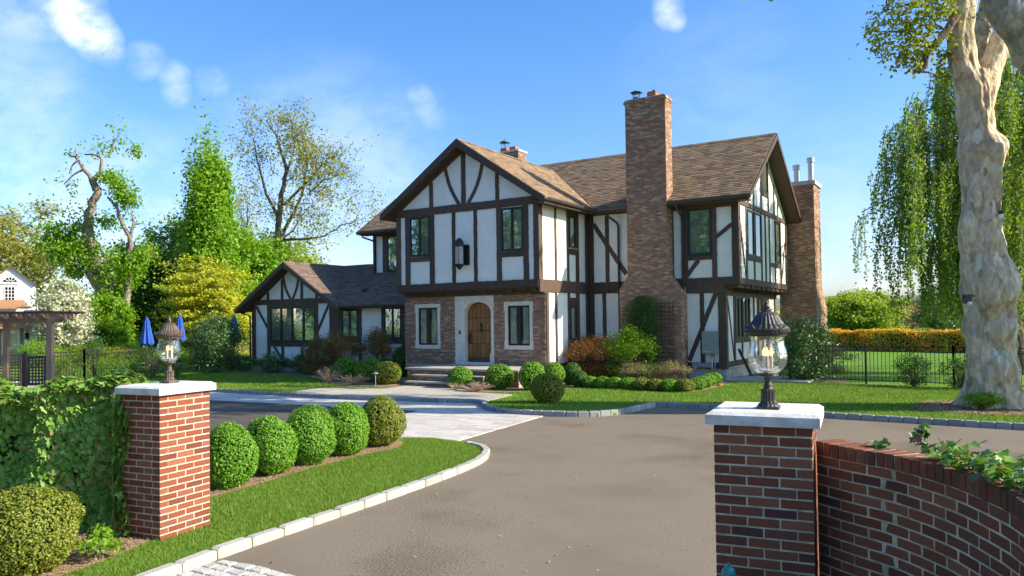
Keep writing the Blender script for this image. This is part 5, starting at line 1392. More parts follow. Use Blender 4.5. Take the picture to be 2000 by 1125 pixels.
# wall lantern on the front gable
wl = thing('wall_lantern', 'black hanging wall lantern with lattice glass on the upper front gable', 'lantern', (-16.03, 22.41, 4.5))
mb = MB(); mb.box(.0, .26, -.02, .0, -.26, .46); mb.build('back_plate', M['iron'], wl)
mb = MB(); mb.lathe([(.19, .44), (.185, .50), (.16, .58), (.10, .67), (.03, .71), (.001, .73)], 6, (-.03, -.22, 0)); mb.build('roof', M['iron'], wl)
mb = MB(); mb.lathe([(.19, -.22), (.19, -.26), (.14, -.31), (.05, -.40), (.001, -.45)], 6, (-.03, -.22, 0)); mb.lathe([(.2, .40), (.2, .44)], 6, (-.03, -.22, 0))
for k in range(6):
    a = k * math.pi / 3; x, y = -.03 + .18 * math.cos(a), -.22 + .18 * math.sin(a); mb.tube([(x, y, -.24), (x, y, .42)], .011, 5)
    x2, y2 = -.03 + .18 * math.cos(a + math.pi / 3), -.22 + .18 * math.sin(a + math.pi / 3)
    for q in range(7):
        z = -.2 + q * .09; mb.tube([(x, y, z), (x2, y2, z + .09)], .0035, 4); mb.tube([(x2, y2, z), (x, y, z + .09)], .0035, 4)
mb.build('cage', M['iron'], wl)
mb = MB(); mb.lathe([(.165, -.22), (.165, .4)], 6, (-.03, -.22, 0)); mb.build('glass', M['curtain'], wl)
mb = MB(); mb.box(-.04, .2, -.1, -.02, .40, .47); mb.build('bracket', M['iron'], wl)

# meter box with conduits
mt = thing('meter_box', 'grey electrical transfer box with white lettering on the right wing wall', 'electrical box', (-8.245, 26.2, .98))
mb = MB(); mb.box(-.235, .235, -.16, .08, 0, .78); mb.build('cabinet', M['metal_grey'], mt)
mb = MB(); mb.box(-.225, .2, -.175, -.161, .02, .76); mb.build('door', M['metal_grey'], mt)
fc = bpy.data.curves.new('lettering', 'FONT'); fc.body = 'KOHLER'; fc.size = .068; fc.extrude = .001
tmp_ = bpy.data.objects.new('tmp', fc); lt = bpy.data.objects.new('lettering', bpy.data.meshes.new_from_object(tmp_)); bpy.data.objects.remove(tmp_); col.objects.link(lt); lt.rotation_euler = (math.pi / 2, 0, 0); lt.location = (-.2, -.178, .055); lt.parent = mt; lt.data.materials.append(M['white_paint'])
ds = thing('wire_trough', 'pale grey wiring trough and conduits below the electrical box', 'conduit', (-8.5, 26.2, .0))
mb = MB(); mb.box(-.36, .32, -.12, .02, .5, .66); mb.build('trough', M['metal_grey'], ds)
for x in (.1, .33, .43):
    mb = MB(); mb.tube([(x, -.05, .05 if x > .1 else .66), (x, -.05, 1.0)], .035 if x == .33 else .022, 10); mb.build('conduit', M['metal_light'] if x == .33 else M['metal_grey'], ds, smooth=True)
import mathutils.noise as mnoise

# ================================================================== FENCES
def fence(name_label, pts, post_every, group=None, h=1.2, pick=.115):
    x0, y0 = pts[0]; t = thing('iron_fence', name_label, 'fence', (x0, y0, .06), 0, group); o = Vector((x0, y0, 0))
    for i in range(len(pts) - 1):
        a, b = Vector((*pts[i], 0)) - o, Vector((*pts[i + 1], 0)) - o; L = (b - a).length; d = (b - a) / L; n = Vector((-d.y, d.x, 0))
        for z in (h - .02, h - .17, .12):
            mb = MB(); mb.obox(a - n * .013 + Vector((0, 0, z)), d * L, n * .026, Vector((0, 0, .03))); mb.build('rail', M['iron'], t)
        k = int(L / post_every)
        for j in range(k + 1):
            p = a + d * (L * j / max(1, k)); mb = MB(); mb.box(p.x - .03, p.x + .03, p.y - .03, p.y + .03, -.02, h + .05); mb.lathe([(.038, h + .05), (.04, h + .07), (.01, h + .1), (.001, h + .12)], 8, (p.x, p.y, 0)); mb.build('post', M['iron'], t)
        me = MB(); me.box(-.008, .008, -.008, .008, .08, h - .02); me = me.mesh('picket')
        for j in range(int(L / pick)):
            p = a + d * (pick * (j + .5)); obj('picket', me, M['iron'], t, (p.x, p.y, 0))
fence('black iron picket fence running right from the house past the plane tree', [(-5.75, 26.9), (-.9, 26.05), (3.0, 25.6)], 1.8)
fence('long black iron pool fence crossing the garden left of the house', [(-28.6, 13.6), (-29.6, 16.2), (-32.1, 22.9)], 2.4, None, 1.2, .14)
fence('far run of black pool fence between the holly and the left wing', [(-32.3, 23.3), (-39.2, 32.0)], 2.4, None, 1.2, .16)

# ================================================================== TREES
def wander(a, b, n, amp, g):
    a, b = Vector(a), Vector(b); o = []
    L = (b - a).length; off = Vector((0, 0, 0))
    for i in range(n + 1):
        t = i / n; w = math.sin(math.pi * t)
        o.append(a.lerp(b, t) + Vector(g.normal(size=3).tolist()) * amp * L * w * .6)
    return o
def tree(name, label, cat, base, height, crown, r0, nleaf, size, mat, seed, limbs=26, twigs=5, cz=.35, bark='bark', group=None, sig=.11, trunk_top=.8, lean=(0, 0), tone_cell=None, shape='round', up=.25, aspect=.6, gap=0.0, tiers=0):
    """tapered trunk, limbs to points spread through the crown, leaves in clumps on the twig ends"""
    g = np.random.default_rng(seed); t = thing(name, label, cat, (base[0], base[1], 0 if len(base) < 3 else base[2]), 0, group)
    rx, ry = crown; z0 = height * cz; zc_ = (height + z0) / 2; rz = (height - z0) / 2
    top = Vector((lean[0], lean[1], height * trunk_top)); tr = wander((0, 0, -.3), top, 9, .035, g)
    mb = MB(); k = len(tr); mb.tube(tr, [r0 * (1.45 if i == 0 else 1) * (1 - .85 * i / (k - 1)) for i in range(k)], 10)
    tips = []
    for i in range(limbs):
        az = i * 2.39996 + g.uniform(-.3, .3); v = (i + .5) / limbs * 2 - 1; v = v + g.uniform(-.1, .1); v = max(-.98, min(.98, v))
        rr = math.sqrt(1 - v * v)
        if shape == 'cone': rr = (1 - (v + 1) / 2) * .95 + .12
        if shape == 'vase': rr = .35 + .65 * (v + 1) / 2
        f = g.uniform(.72, 1.0)
        e = Vector((lean[0] * .8 + rx * rr * math.cos(az) * f, lean[1] * .8 + ry * rr * math.sin(az) * f, zc_ + rz * v * f))
        hz = max(.12, min(.95, (e.z - .25 * rz) / (height * trunk_top) * .8)); q = hz * (k - 1); j = min(k - 2, int(q)); s = tr[j].lerp(tr[j + 1], q - j)
        mid = s.lerp(e, .5) + Vector((0, 0, -.06 * (e - s).length)) ; pts = [s, s.lerp(mid, .5), mid, mid.lerp(e, .5), e]
        pts = [pts[0]] + [p + Vector(g.normal(size=3).tolist()) * .035 * (e - s).length for p in pts[1:-1]] + [e]
        r1 = r0 * (1 - .8 * hz) * .48; mb.tube(pts, [r1, r1 * .8, r1 * .55, r1 * .35, r1 * .12], 6)
        for w in range(twigs):
            f = g.uniform(.45, 1.0); j = min(3, int(f * 4)); p = pts[j].lerp(pts[j + 1], f * 4 - j)
            q_ = p + Vector((g.normal() * rx, g.normal() * ry, g.normal() * rz * .8 + .12 * rz)) * .22
            mb.tube([p, p.lerp(q_, .5) + Vector(g.normal(size=3).tolist()) * .03 * rx, q_], [r1 * .28, r1 * .18, r1 * .05 + .004], 4); tips.append(q_); tips.append(p.lerp(q_, .6))
        tips.append(e)
    mb.build('trunk', M[bark], t, smooth=True)
    T = np.array([p[:] for p in tips]); m = g.integers(0, len(T), nleaf)
    sg = np.array([rx, ry, rz * .75]) * sig
    P = T[m] + g.normal(size=(nleaf, 3)) * sg * g.uniform(.5, 1.3, (nleaf, 1))
    if gap: 
        h = (np.sin(P[:, 0] * 1.7 + seed) + np.sin(P[:, 1] * 1.9) + np.sin(P[:, 2] * 2.3 + 1)) / 3; P = P[h > gap - 1]
    if tiers:
        az = np.arctan2(P[:, 1], P[:, 0]); hz = (height - z0) / tiers; sh = hz * (.5 * np.sin(3 * az + seed) + .3 * np.sin(5 * az)); q = np.floor((P[:, 2] - z0 + sh) / hz) * hz + z0 - sh + hz * .5; P[:, 2] = q + (P[:, 2] - q) * .6
    nr = g.normal(size=P.shape) * .7 + np.array([0, 0, up]) + (P - np.array([0, 0, zc_])) / np.array([rx, ry, rz]) * .45
    obj('crown', leaf_mesh('crown', P, size, nr, clumpy_tone(P, tone_cell or rx * .22, .18), M[mat], aspect), None, t)
    return t
# left background
tree('yellow_green_tree', 'airy yellow-green tree at the far left edge behind the white house', 'tree', (-67.506, 30.958, 0), 12.6, (4.6, 4.6), .32, 14000, .30, 'lf_olive', 101, 26, 5, .28, sig=.13)
tree('dark_tree', 'dark conifer-green tree between the white house and the blossom tree', 'tree', (-66.948, 33.666, 0), 6.0, (3.2, 3.2), .2, 9000, .3, 'lf_mid', 102, 22, 4, .15, sig=.14)
tree('blossom_tree', 'dome of white blossom beside the white house', 'flowering tree', (-44.245, 23.079, 0), 4.7, (1.3, 1.3), .16, 16000, .19, 'lf_white', 103, 30, 5, .12, sig=.14, tone_cell=.35)
tree('round_green_tree', 'bushy bright green tree below the gnarled dead-topped trunk', 'tree', (-44.98, 26.167, 0), 4.3, (1.45, 1.45), .14, 15000, .2, 'lf_bright', 104, 24, 5, .05, sig=.15)
tree('green_tree', 'deep green tree filling the gap between gnarled tree and golden tree', 'tree', (-48.772, 30.877, 0), 7.6, (3.0, 3.0), .22, 20000, .26, 'lf_deep', 105, 30, 5, .05, sig=.14)
tree('green_tree', 'mid green tree just behind the top of the golden layered tree', 'tree', (-54.224, 36.909, 0), 11.0, (3.0, 3.0), .24, 18000, .28, 'lf_mid', 106, 30, 5, .1, sig=.13)
tree('golden_tree', 'golden yellow layered tree left of the left wing', 'tree', (-37.39, 27.37, 0), 6.0, (2.55, 2.5), .16, 26000, .17, 'lf_gold', 107, 40, 6, .1, sig=.11, up=.9, tiers=8)
tree('spire_tree', 'tall bright green narrow tree rising like a spire left of the house', 'tree', (-43.278, 31.951, 0), 13.9, (1.5, 1.5), .3, 42000, .25, 'lf_bright', 108, 46, 6, .08, sig=.2, trunk_top=.92)
tree('green_tree', 'bright green spreading tree right of the spire-like tree', 'tree', (-43.82, 35.151, 0), 9.2, (2.7, 2.7), .26, 24000, .26, 'lf_bright', 109, 32, 5, .1, sig=.14)
tree('green_tree', 'yellowish green tree just above the ridge of the left wing', 'tree', (-45.706, 39.872, 0), 8.6, (3.4, 3.0), .24, 20000, .26, 'lf_yellowgreen', 110, 32, 5, .1, sig=.14)
tree('bare_tree', 'thin leafing tree between the spire-like tree and the tall airy tree', 'tree', (-49.471, 39.879, 0), 14.6, (1.5, 1.5), .2, 1500, .17, 'lf_olive', 111, 18, 6, .55, sig=.12)
# the tall airy tree with a long side branch
def custom_tree(name, label, cat, base, trunks, leafpts, nleaf, size, mat, sig, bark='bark', seed=1, twig=0, tw=.9, aspect=.6):
    t = thing(name, label, cat, (base[0], base[1], 0)); o = Vector((base[0], base[1], 0)); g = np.random.default_rng(seed); mb = MB(); tips = []
    for pts, r0, r1 in trunks:
        P = [Vector(p) - o for p in pts]; Q = []
        for i in range(len(P) - 1):
            for k in range(3): Q.append(P[i].lerp(P[i + 1], k / 3) + Vector(g.normal(size=3).tolist()) * r0 * .18 * (1 if (i or k) else 0))
        Q.append(P[-1]); n = len(Q); mb.tube(Q, [r0 + (r1 - r0) * i / (n - 1) for i in range(n)], 9)
        for k in range(twig):
            f = g.uniform(.3, 1) * (n - 1); j = min(n - 2, int(f)); p = Q[j].lerp(Q[j + 1], f - j); ax = (Q[j + 1] - Q[j]).normalized()
            d = Vector(g.normal(size=3).tolist()) * .8 + ax * 1.3 + Vector((0, 0, .5)); d.normalize(); L = tw * g.uniform(.5, 1.4); q = p + d * L
            q = q + Vector(g.normal(size=3).tolist()) * .15 * L; m = p.lerp(q, .5) + Vector(g.normal(size=3).tolist()) * .08 * L; rr = max(.012, r1 * .6)
            mb.tube([p, m, q], [rr, rr * .6, .008], 4)
            for z in range(4):
                s = m.lerp(q, g.uniform(0, 1)); e = s + (Vector(g.normal(size=3).tolist()) * .6 + d * .5) * L * .42; mb.tube([s, s.lerp(e, .5) + Vector(g.normal(size=3).tolist()) * .04 * L, e], [.012, .01, .006], 3); tips.append(e)
            tips.append(q)
    mb.build('trunk', M[bark], t, smooth=True)
    T = [(Vector(p) - o, s) for p, s in leafpts] 
    A = []
    if T:
        w = np.array([s ** 2 for _, s in T]); w /= w.sum(); k = g.choice(len(T), int(nleaf * (.95 if tips else 1)), p=w)
        C = np.array([T[i][0][:] for i in range(len(T))]); Sg = np.array([s for _, s in T])
        A.append(C[k] + g.normal(size=(len(k), 3)) * (Sg[k] * .42)[:, None] * np.array([1, 1, .8]))
    if tips:
        TT = np.array([p[:] for p in tips]); k = g.integers(0, len(TT), int(nleaf * (.05 if T else 1))); A.append(TT[k] + g.normal(size=(len(k), 3)) * sig)
    P = np.concatenate(A); nr = g.normal(size=P.shape) + np.array([0, 0, .4])
    # break leaf masses into sprays
    if T:
        c = np.abs(np.sin(np.floor(P / (sig * 2.2)) @ np.array([12.99, 78.2, 37.7])) * 43758.5) % 1; P = P[c > .38]; nr = nr[c > .38]
    obj('crown', leaf_mesh('crown', P, size, nr, clumpy_tone(P, .8, .2), M[mat], aspect), None, t)
    return t
custom_tree('tall_airy_tree', 'tall airy tree with sparse olive leaves and one long branch reaching toward the house', 'tree', (-44.709, 38.141, 0),
  [([(-44.773, 38.101, 1.38), (-44.628, 38.096, 4.954), (-44.481, 38.127, 7.21), (-44.047, 38.338, 9.462), (-43.772, 38.449, 11.716), (-43.474, 38.585, 13.593), (-44.694, 38.945, 15.719), (-45.467, 38.416, 17.454)], .34, .05),
   ([(-44.417, 38.167, 7.209), (-42.79, 37.947, 9.325), (-41.799, 38.507, 11.528), (-41.435, 38.675, 13.741), (-41.707, 38.456, 15.593)], .16, .03), ([(-43.942, 38.393, 9.836), (-45.593, 38.486, 11.901), (-46.028, 38.152, 14.206), (-46.31, 37.925, 16.126)], .14, .03),
   ([(-43.693, 38.518, 10.962), (-41.304, 38.787, 12.63), (-40.173, 39.454, 14.092)], .12, .03), ([(-44.232, 38.252, 8.335), (-42.813, 37.96, 8.29), (-40.802, 38.038, 8.234), (-39.722, 38.71, 8.363), (-38.781, 39.277, 9.147), (-37.851, 39.85, 9.424)], .12, .03),
   ([(-43.129, 37.765, 8.221), (-42.422, 38.187, 8.95), (-41.833, 38.525, 10.05), (-41.189, 38.908, 10.78)], .08, .02), ([(-43.483, 38.59, 13.217), (-42.961, 38.865, 15.091), (-43.086, 38.746, 16.598)], .08, .02), ([(-41.486, 38.703, 11.524), (-40.459, 39.316, 12.543), (-39.732, 39.764, 12.791)], .07, .02)],
  [], 8500, .19, 'lf_olive', .36, 'bark', 5, 15, 1.7)
# gnarled tree with dead tops
custom_tree('gnarled_tree', 'gnarled old tree with bare dead tops and tufts of green leaves', 'tree', (-47.213, 27.136, 0),
  [([(-47.131, 27.187, 1.627), (-47.364, 26.994, 3.405), (-47.499, 26.875, 4.698), (-47.634, 26.756, 5.99), (-47.871, 26.565, 7.607), (-47.951, 26.48, 8.898), (-47.597, 26.671, 10.022), (-47.361, 26.799, 10.76), (-47.618, 26.619, 11.474)], .42, .2),
   ([(-47.525, 26.696, 10.763), (-47.779, 26.514, 11.638), (-48.202, 26.232, 12.289), (-48.518, 26.02, 12.842), (-48.922, 25.761, 13.106)], .17, .05), ([(-47.565, 26.654, 11.409), (-47.225, 26.852, 11.952), (-47.1, 26.912, 12.595), (-47.365, 26.736, 12.987), (-48.048, 26.309, 13.029)], .16, .04),
   ([(-48.042, 26.337, 12.126), (-48.623, 25.982, 11.812), (-49.185, 25.648, 11.175)], .07, .03), ([(-48.411, 26.09, 12.712), (-48.749, 25.891, 12.297), (-48.87, 25.828, 11.815)], .06, .03), ([(-48.463, 26.055, 12.842), (-48.506, 26.014, 13.358)], .05, .03),
   ([(-46.002, 26.666, 3.374), (-45.866, 26.717, 4.636), (-46.006, 26.604, 5.586), (-46.095, 26.528, 6.377)], .26, .16), ([(-45.091, 27.235, 3.361), (-44.956, 27.286, 4.622), (-44.766, 27.371, 5.883), (-44.798, 27.325, 6.831), (-44.83, 27.28, 7.779), (-45.184, 27.033, 8.732), (-45.434, 26.856, 9.526), (-45.902, 26.547, 10.164)], .24, .06),
   ([(-44.778, 27.314, 7.715), (-44.545, 27.437, 8.565), (-44.691, 27.329, 9.199)], .1, .05), ([(-44.655, 27.372, 8.409), (-44.197, 27.655, 8.528)], .05, .03), ([(-48.716, 28.244, 13.259), (-48.531, 28.344, 13.861), (-48.316, 28.46, 14.53)], .08, .04), ([(-47.718, 26.738, 4.701), (-48.345, 26.312, 6.001), (-48.877, 25.962, 6.654)], .12, .05)],
  [((-49.136, 25.783, 7.303), 2.0), ((-48.193, 26.389, 6.643), 1.7), ((-49.672, 25.435, 7.795), 1.2), ((-47.524, 26.825, 5.988), 1.2), ((-48.567, 26.112, 8.262), .9), ((-46.716, 27.183, 11.461), 1.0), ((-44.964, 27.133, 10.151), 1.0), ((-47.048, 27.044, 8.885), 1.0), ((-44.595, 27.465, 6.354), 1.4), ((-45.195, 27.103, 5.89), 1.3), ((-45.484, 26.947, 4.946), 1.3), ((-48.328, 28.466, 14.026), .8), ((-47.281, 29.129, 13.674), .7), ((-46.324, 26.465, 3.379), 1.2), ((-44.239, 27.679, 6.665), 1.0), ((-45.298, 26.907, 10.787), .7), ((-48.899, 25.974, 5.686), 1.0)],
  20000, .21, 'lf_bright', .34, 'bark_grey', 6, 1, 1.0)
# right background
tree('round_lime_tree', 'large round yellow-green tree beyond the hedge to the right of the house', 'tree', (-13.847, 103.44, 0), 5.15, (4.9, 4.9), .35, 34000, .36, 'lf_yellowgreen', 120, 44, 6, .02, sig=.13, tone_cell=.9)
for i, (px, h, lb) in enumerate(((1758, 4.9, 'brownish bare tree beyond the red hedge beside the round lime tree'), (1782, 5.2, 'grey-brown bare tree between the lime tree and the pine'), (1740, 4.2, 'low brown thicket tree right behind the round lime tree'))):
    tree('bare_tree', lb, 'tree', ((-10.338, 117.432, 0), (-9.495, 126.218, 0), (-12.828, 131.215, 0))[i], h, (2.6, 2.6), .14, 1500, .2, 'lf_brown', 121 + i, 22, 6, .1, sig=.16, bark='bark_grey')
tree('pine_tree', 'dark blue-green pine with flat layers left of the plane trunk', 'pine', (-4.639, 97.395, 0), 5.2, (3.2, 3.2), .2, 14000, .3, 'lf_dark', 125, 26, 5, .2, sig=.12, up=1.0, aspect=.2, tone_cell=.5)
tree('green_tree', 'distant green tree directly left of the plane trunk, behind the pine', 'tree', (-2.868, 128, 0), 5.0, (5, 4), .2, 7000, .28, 'lf_mid', 126, 22, 4, .05, sig=.15)
tree('green_tree', 'distant green tree right of the plane trunk', 'tree', (4.516, 120.815, 0), 6.5, (5, 4), .2, 8000, .28, 'lf_mid', 127, 22, 4, .05, sig=.15)
# far wooded hills
def ridge(name, d, x0, x1, base, amp, seed, mat):
    mb = MB(); n = 140; v = []
    for i in range(n + 1):
        a = math.radians(x0 + (x1 - x0) * i / n); h = base + amp * (math.sin(i * .11 + seed) + .5 * math.sin(i * .31 + seed * 2) + .25 * math.sin(i * 1.3)) + .6 * random.random()
        for (dd, hh) in ((d, -3), (d * 1.02, h * .6), (d * 1.06, h), (d * 1.3, h * .8)): v.append((dd * math.sin(a), dd * math.cos(a), hh))
    mb.add(v, [(4 * i + k, 4 * i + 4 + k, 4 * i + 5 + k, 4 * i + 1 + k) for i in range(n) for k in range(3)]); o = mb.build(name, M[mat], None, smooth=True); o['kind'] = 'structure'; return o
ridge('hills', 520, -80, 40, 11, 2.2, 1.0, 'hill'); ridge('hills', 900, -80, 40, 23, 3.0, 4.0, 'hill')
g_ = np.random.default_rng(9); n = 60000; a = np.radians(g_.uniform(-75, 30, n)); d = g_.uniform(170, 420, n); cx_, cy_ = d * np.sin(a), d * np.cos(a)
cell = np.floor(cx_ / 9) * 13.7 + np.floor(cy_ / 9) * 7.3; hh = (np.abs(np.sin(cell)) * .6 + .4) * (4.2 + d * .004)
P = np.stack([cx_, cy_, g_.uniform(0, 1, n) ** .6 * hh], 1); dd = np.stack([((cx_ / 9) % 1 - .5), ((cy_ / 9) % 1 - .5)], 1); P[:, 2] *= np.sqrt(np.clip(1 - 2.2 * (dd ** 2).sum(1), .15, 1))
o = obj('distant_woods', leaf_mesh('distant_woods', P, 1.5, g_.normal(size=P.shape) + np.array([0, 0, .6]), (np.abs(np.sin(cell * 1.7)) + g_.uniform(-.1, .1, n)) % 1, M['lf_olive'], .8), None); tag(o, 'far-off woods along the horizon', 'woods', None, 'stuff')

# hedges
def hedge(name, label, cat, pts, w, h, n, size, mat, wob=.1, seed=1, group=None, z0=0):
    x0, y0 = pts[0]; t = thing(name, label, cat, (x0, y0, 0), 0, group); g = np.random.default_rng(seed); o = np.array([x0, y0, 0])
    P, Nn = [], []; core = MB(); Ls = [math.dist(pts[i], pts[i + 1]) for i in range(len(pts) - 1)]; tot = sum(Ls)
    for i in range(len(pts) - 1):
        a, b = np.array([*pts[i], 0.]) - o, np.array([*pts[i + 1], 0.]) - o; L = Ls[i]; d = (b - a) / L; nn = np.array([-d[1], d[0], 0]); m = int(n * L / tot)
        s = g.uniform(0, L, m); side = g.random(m); bump = wob * (np.sin(s * 1.3 + seed) + np.sin(s * 3.1) * .6)
        top = side < .35; u = np.where(top, g.uniform(-1, 1, m), np.where(side < .75, -1, 1)); z = np.where(top, h + bump + g.normal(0, .05, m), g.uniform(.03, 1, m) * (h + bump))
        ww = w / 2 * (1 + .2 * np.sin(s * 2.1 + z)) - np.abs(g.normal(0, .06, m))
        P.append(a + d * s[:, None] + nn * (u * ww)[:, None] + np.array([0, 0, 1]) * z[:, None]); Nn.append(nn * np.where(top, 0, u)[:, None] + np.array([0, 0, 1]) * np.where(top, 1, .35)[:, None] + g.normal(size=(m, 3)) * .5)
        core.obox(Vector(a - nn * w * .38), Vector(d * L), Vector(nn * w * .76), Vector((0, 0, h * .88)))
    P = np.concatenate(P); core.build('branches', M['core_green'], t); obj('foliage', leaf_mesh('foliage', P, size, np.concatenate(Nn), clumpy_tone(P, .6, .3), M[mat], .6), None, t); return t
hedge('photinia_hedge', 'long clipped hedge with fiery orange-red tips across the far lawn', 'hedge', [(-12, 57.5), (-9, 54.5), (14, 47)], 1.6, 1.28, 26000, .15, 'lf_photinia', .05, 3)
hedge('garden_hedge', 'long ivy-green hedge behind the pool garden at the left', 'hedge', [(-47.439, 22.302), (-47.329, 38.9)], 1.2, 1.75, 24000, .13, 'lf_mid', .06, 4)
hedge('low_hedge', 'low bright yellow-green planting under the blue umbrellas', 'hedge', [(-40.253, 24.428), (-40.286, 29.13)], 1.0, .62, 5000, .1, 'lf_gold', .08, 5)
hedge('low_hedge', 'low yellow-green planting right of the holly, beside the left wing', 'hedge', [(-42.506, 32.464), (-42.429, 34.874)], 1.0, .7, 3000, .1, 'lf_gold', .08, 6)

# shrubs along the fences
loose_bush('holly', 'dense dark green holly cone left of the left wing', 'holly', (-29.6, 22.2, .06), (1.0, .95, 1.28), 15000, .085, M['lf_dark'], None, 110, sig=.17)
SH = [((-30.368, 17.037), (.5, .5, .85), 'lf_deep', 'upright arborvitae by the pool fence, tallest of its row'), ((-29.196, 17.19), (.55, .5, .5), 'lf_mid', 'grassy green shrub right of the upright arborvitae'), ((-29.04, 17.879), (.45, .45, .48), 'lf_deep', 'dark little shrub by the pool fence left of the left lantern'), ((-28.845, 18.592), (.5, .5, .62), 'lf_deep', 'dark shrub seen behind the left lantern'), ((-30.14, 16.012), (.55, .5, .5), 'lf_mid', 'olive shrub by the pool fence near the pergola post'), ((-34.238, 17.58), (.6, .5, .5), 'lf_yellowgreen', 'light green shrub right behind the pergola post'), ((-28.5, 19.395), (.45, .45, .6), 'lf_mid', 'slim shrub by the fence between left lantern and holly')]
for c, r_, m_t, lb in SH: loose_bush('shrub', lb, 'shrub', (*c, .06), r_, 2600, .075, M[m_t], 'shrubs along the pool fence', 26, sig=.26, up=.6, aspect=.35)
SG = [((-42.314, 20.765), (.9, .8, .75), 'lf_bright', 'bright green bush between white house and pergola post'), ((-40.801, 22.89), (1.2, .9, .62), 'lf_yellowgreen', 'pale yellow-green bush in the pool garden above the arborvitae'), ((-43.234, 22.552), (1.0, .8, .55), 'lf_mid', 'soft green bush in the pool garden, next to the pergola'), ((-40.769, 24.093), (.7, .7, .5), 'lf_olive', 'beige-green feathery bush left of the first umbrella')]
for c, r_, m_t, lb in SG: loose_bush('shrub', lb, 'shrub', (*c, .06), r_, 3600, .09, M[m_t], None, 30, sig=.22, up=.6)
loose_bush('rhododendron', 'big glossy rhododendron at the end wall by the iron fence', 'rhododendron', (-5.35, 26.95, .06), (.98, .85, 1.02), 9500, .085, M['lf_dark'], None, 90, sig=.19, up=.6)
loose_bush('rhododendron', 'variegated shrub behind the iron fence right of the big rhododendron', 'rhododendron', (-5.2, 31.5, .06), (.8, .7, .5), 3200, .08, M['lf_azalea'], None, 40, sig=.2, up=.6)
loose_bush('shrub', 'small open shrub at the iron fence midway to the plane tree', 'shrub', (-1.95, 26.0, .06), (.5, .4, .48), 2600, .06, M['lf_deep'], None, 34, sig=.2)
loose_bush('shrub', 'small dark shrub at the iron fence close to the plane trunk', 'shrub', (-.75, 25.7, .06), (.45, .4, .5), 2600, .06, M['lf_deep'], None, 34, sig=.2)
loose_bush('ivy_tuft', 'tuft of ivy at the foot of the plane tree', 'ivy', (-.15, 20.25, .06), (.36, .22, .2), 1500, .06, M['lf_bright'], None, 20, sig=.25)
loose_bush('ivy_tuft', 'fresh green seedling patch between the yellowish boxwood and the ivy wall', 'ivy', (-6.98, 3.95, .06), (.2, .16, .13), 420, .055, M['lf_bright'], None, 12, sig=.25)

# ================================================================== THE PLANE TREE
DT = 17.8
def burly(name, path, mat, parent, seed, o, lumps=(), n=44, sub=5, flare=True, amp=.06, squash=1.0):
    """path: list of (centre, radius); lumps: (centre, radius, height) burls on the surface"""
    g = np.random.default_rng(seed); C, Rr = [], []
    for i in range(len(path) - 1):
        a, b = Vector(path[i][0]), Vector(path[i + 1][0])
        for k in range(sub):
            t = k / sub; t2 = t * t * (3 - 2 * t); C.append(a.lerp(b, t)); Rr.append(path[i][1] * (1 - t2) + path[i + 1][1] * t2)
    C.append(Vector(path[-1][0])); Rr.append(path[-1][1]); V = []; m = len(C)
    ph = g.uniform(0, 6.28, 8)
    prev = None
    for i, c in enumerate(C):
        t = (C[min(i + 1, m - 1)] - C[max(i - 1, 0)]).normalized(); a = t.cross(Vector((.2, .1, .97))) if prev is None else prev - t * prev.dot(t)
        if a.length < .05: a = Vector((1, 0, 0))
        a.normalize(); prev = a; b = t.cross(a); z = c.z
        for k in range(n):
            th = 2 * math.pi * k / n; dirv = a * math.cos(th) + b * math.sin(th)
            f = 1 + amp * (math.sin(3 * th + 1.6 * z + ph[0]) + .8 * math.sin(5 * th - 2.3 * z + ph[1]) + .7 * math.sin(2 * th + 3.7 * z + ph[2]) + .5 * math.sin(9 * th + 4.1 * z + ph[3]) + .35 * math.sin(7.3 * z + ph[4]) + .4 * math.sin(14 * th - 6 * z + ph[5]))
            if flare and z < 1.2: f *= 1 + (1.2 - z) ** 2 * (.16 + .14 * math.sin(5 * th + ph[6]))
            p = c + dirv * Rr[i] * f
            q_ = Vector((p.x * 3.1, p.y * 3.1, p.z * 1.3)); p = p + dirv * Rr[i] * (.11 * mnoise.noise(q_) + .07 * mnoise.noise(q_ * 2.3) + .05 * mnoise.noise(q_ * 5.1))
            for lc, lr, lh in lumps:
                q = (p - Vector(lc)).length / lr
                if q < 1: p = p + dirv * lh * (1 - q * q) ** 2
            V.append(p - o)
    mb = MB(); mb.add(V, [(i * n + k, i * n + (k + 1) % n, (i + 1) * n + (k + 1) % n, (i + 1) * n + k) for i in range(m - 1) for k in range(n)])
    return mb.build(name, M[mat], parent, smooth=True, fix=False)
def pr(px0, px1, py, d=DT):      # centre and radius from the two silhouette edges
    return None
po = Vector((-0.008, 21.046, 0)); plane = thing('plane_tree', 'huge knobbly plane tree with pale mottled bark at the right of the lawn', 'tree', po)
TR = [((0.011, 21.059, -0.078), .70), ((0, 21.041, 0.353), .66), ((0.014, 21.034, 0.951), .63), ((0.038, 21.033, 1.548), .60), ((0.041, 21.019, 2.146), .62), ((0.014, 20.986, 2.745), .64), ((-0.026, 20.948, 3.224), .59), ((-0.076, 20.904, 3.703), .54), ((-0.146, 20.847, 4.183), .52), ((-0.092, 20.865, 4.78), .49), ((-0.058, 20.87, 5.378), .49), ((-0.105, 20.825, 5.977), .49), ((-0.112, 20.805, 6.575), .45), ((-0.151, 20.766, 7.114), .42), ((-0.15, 20.754, 7.593), .44), ((-0.153, 20.744, 7.892), .36)]
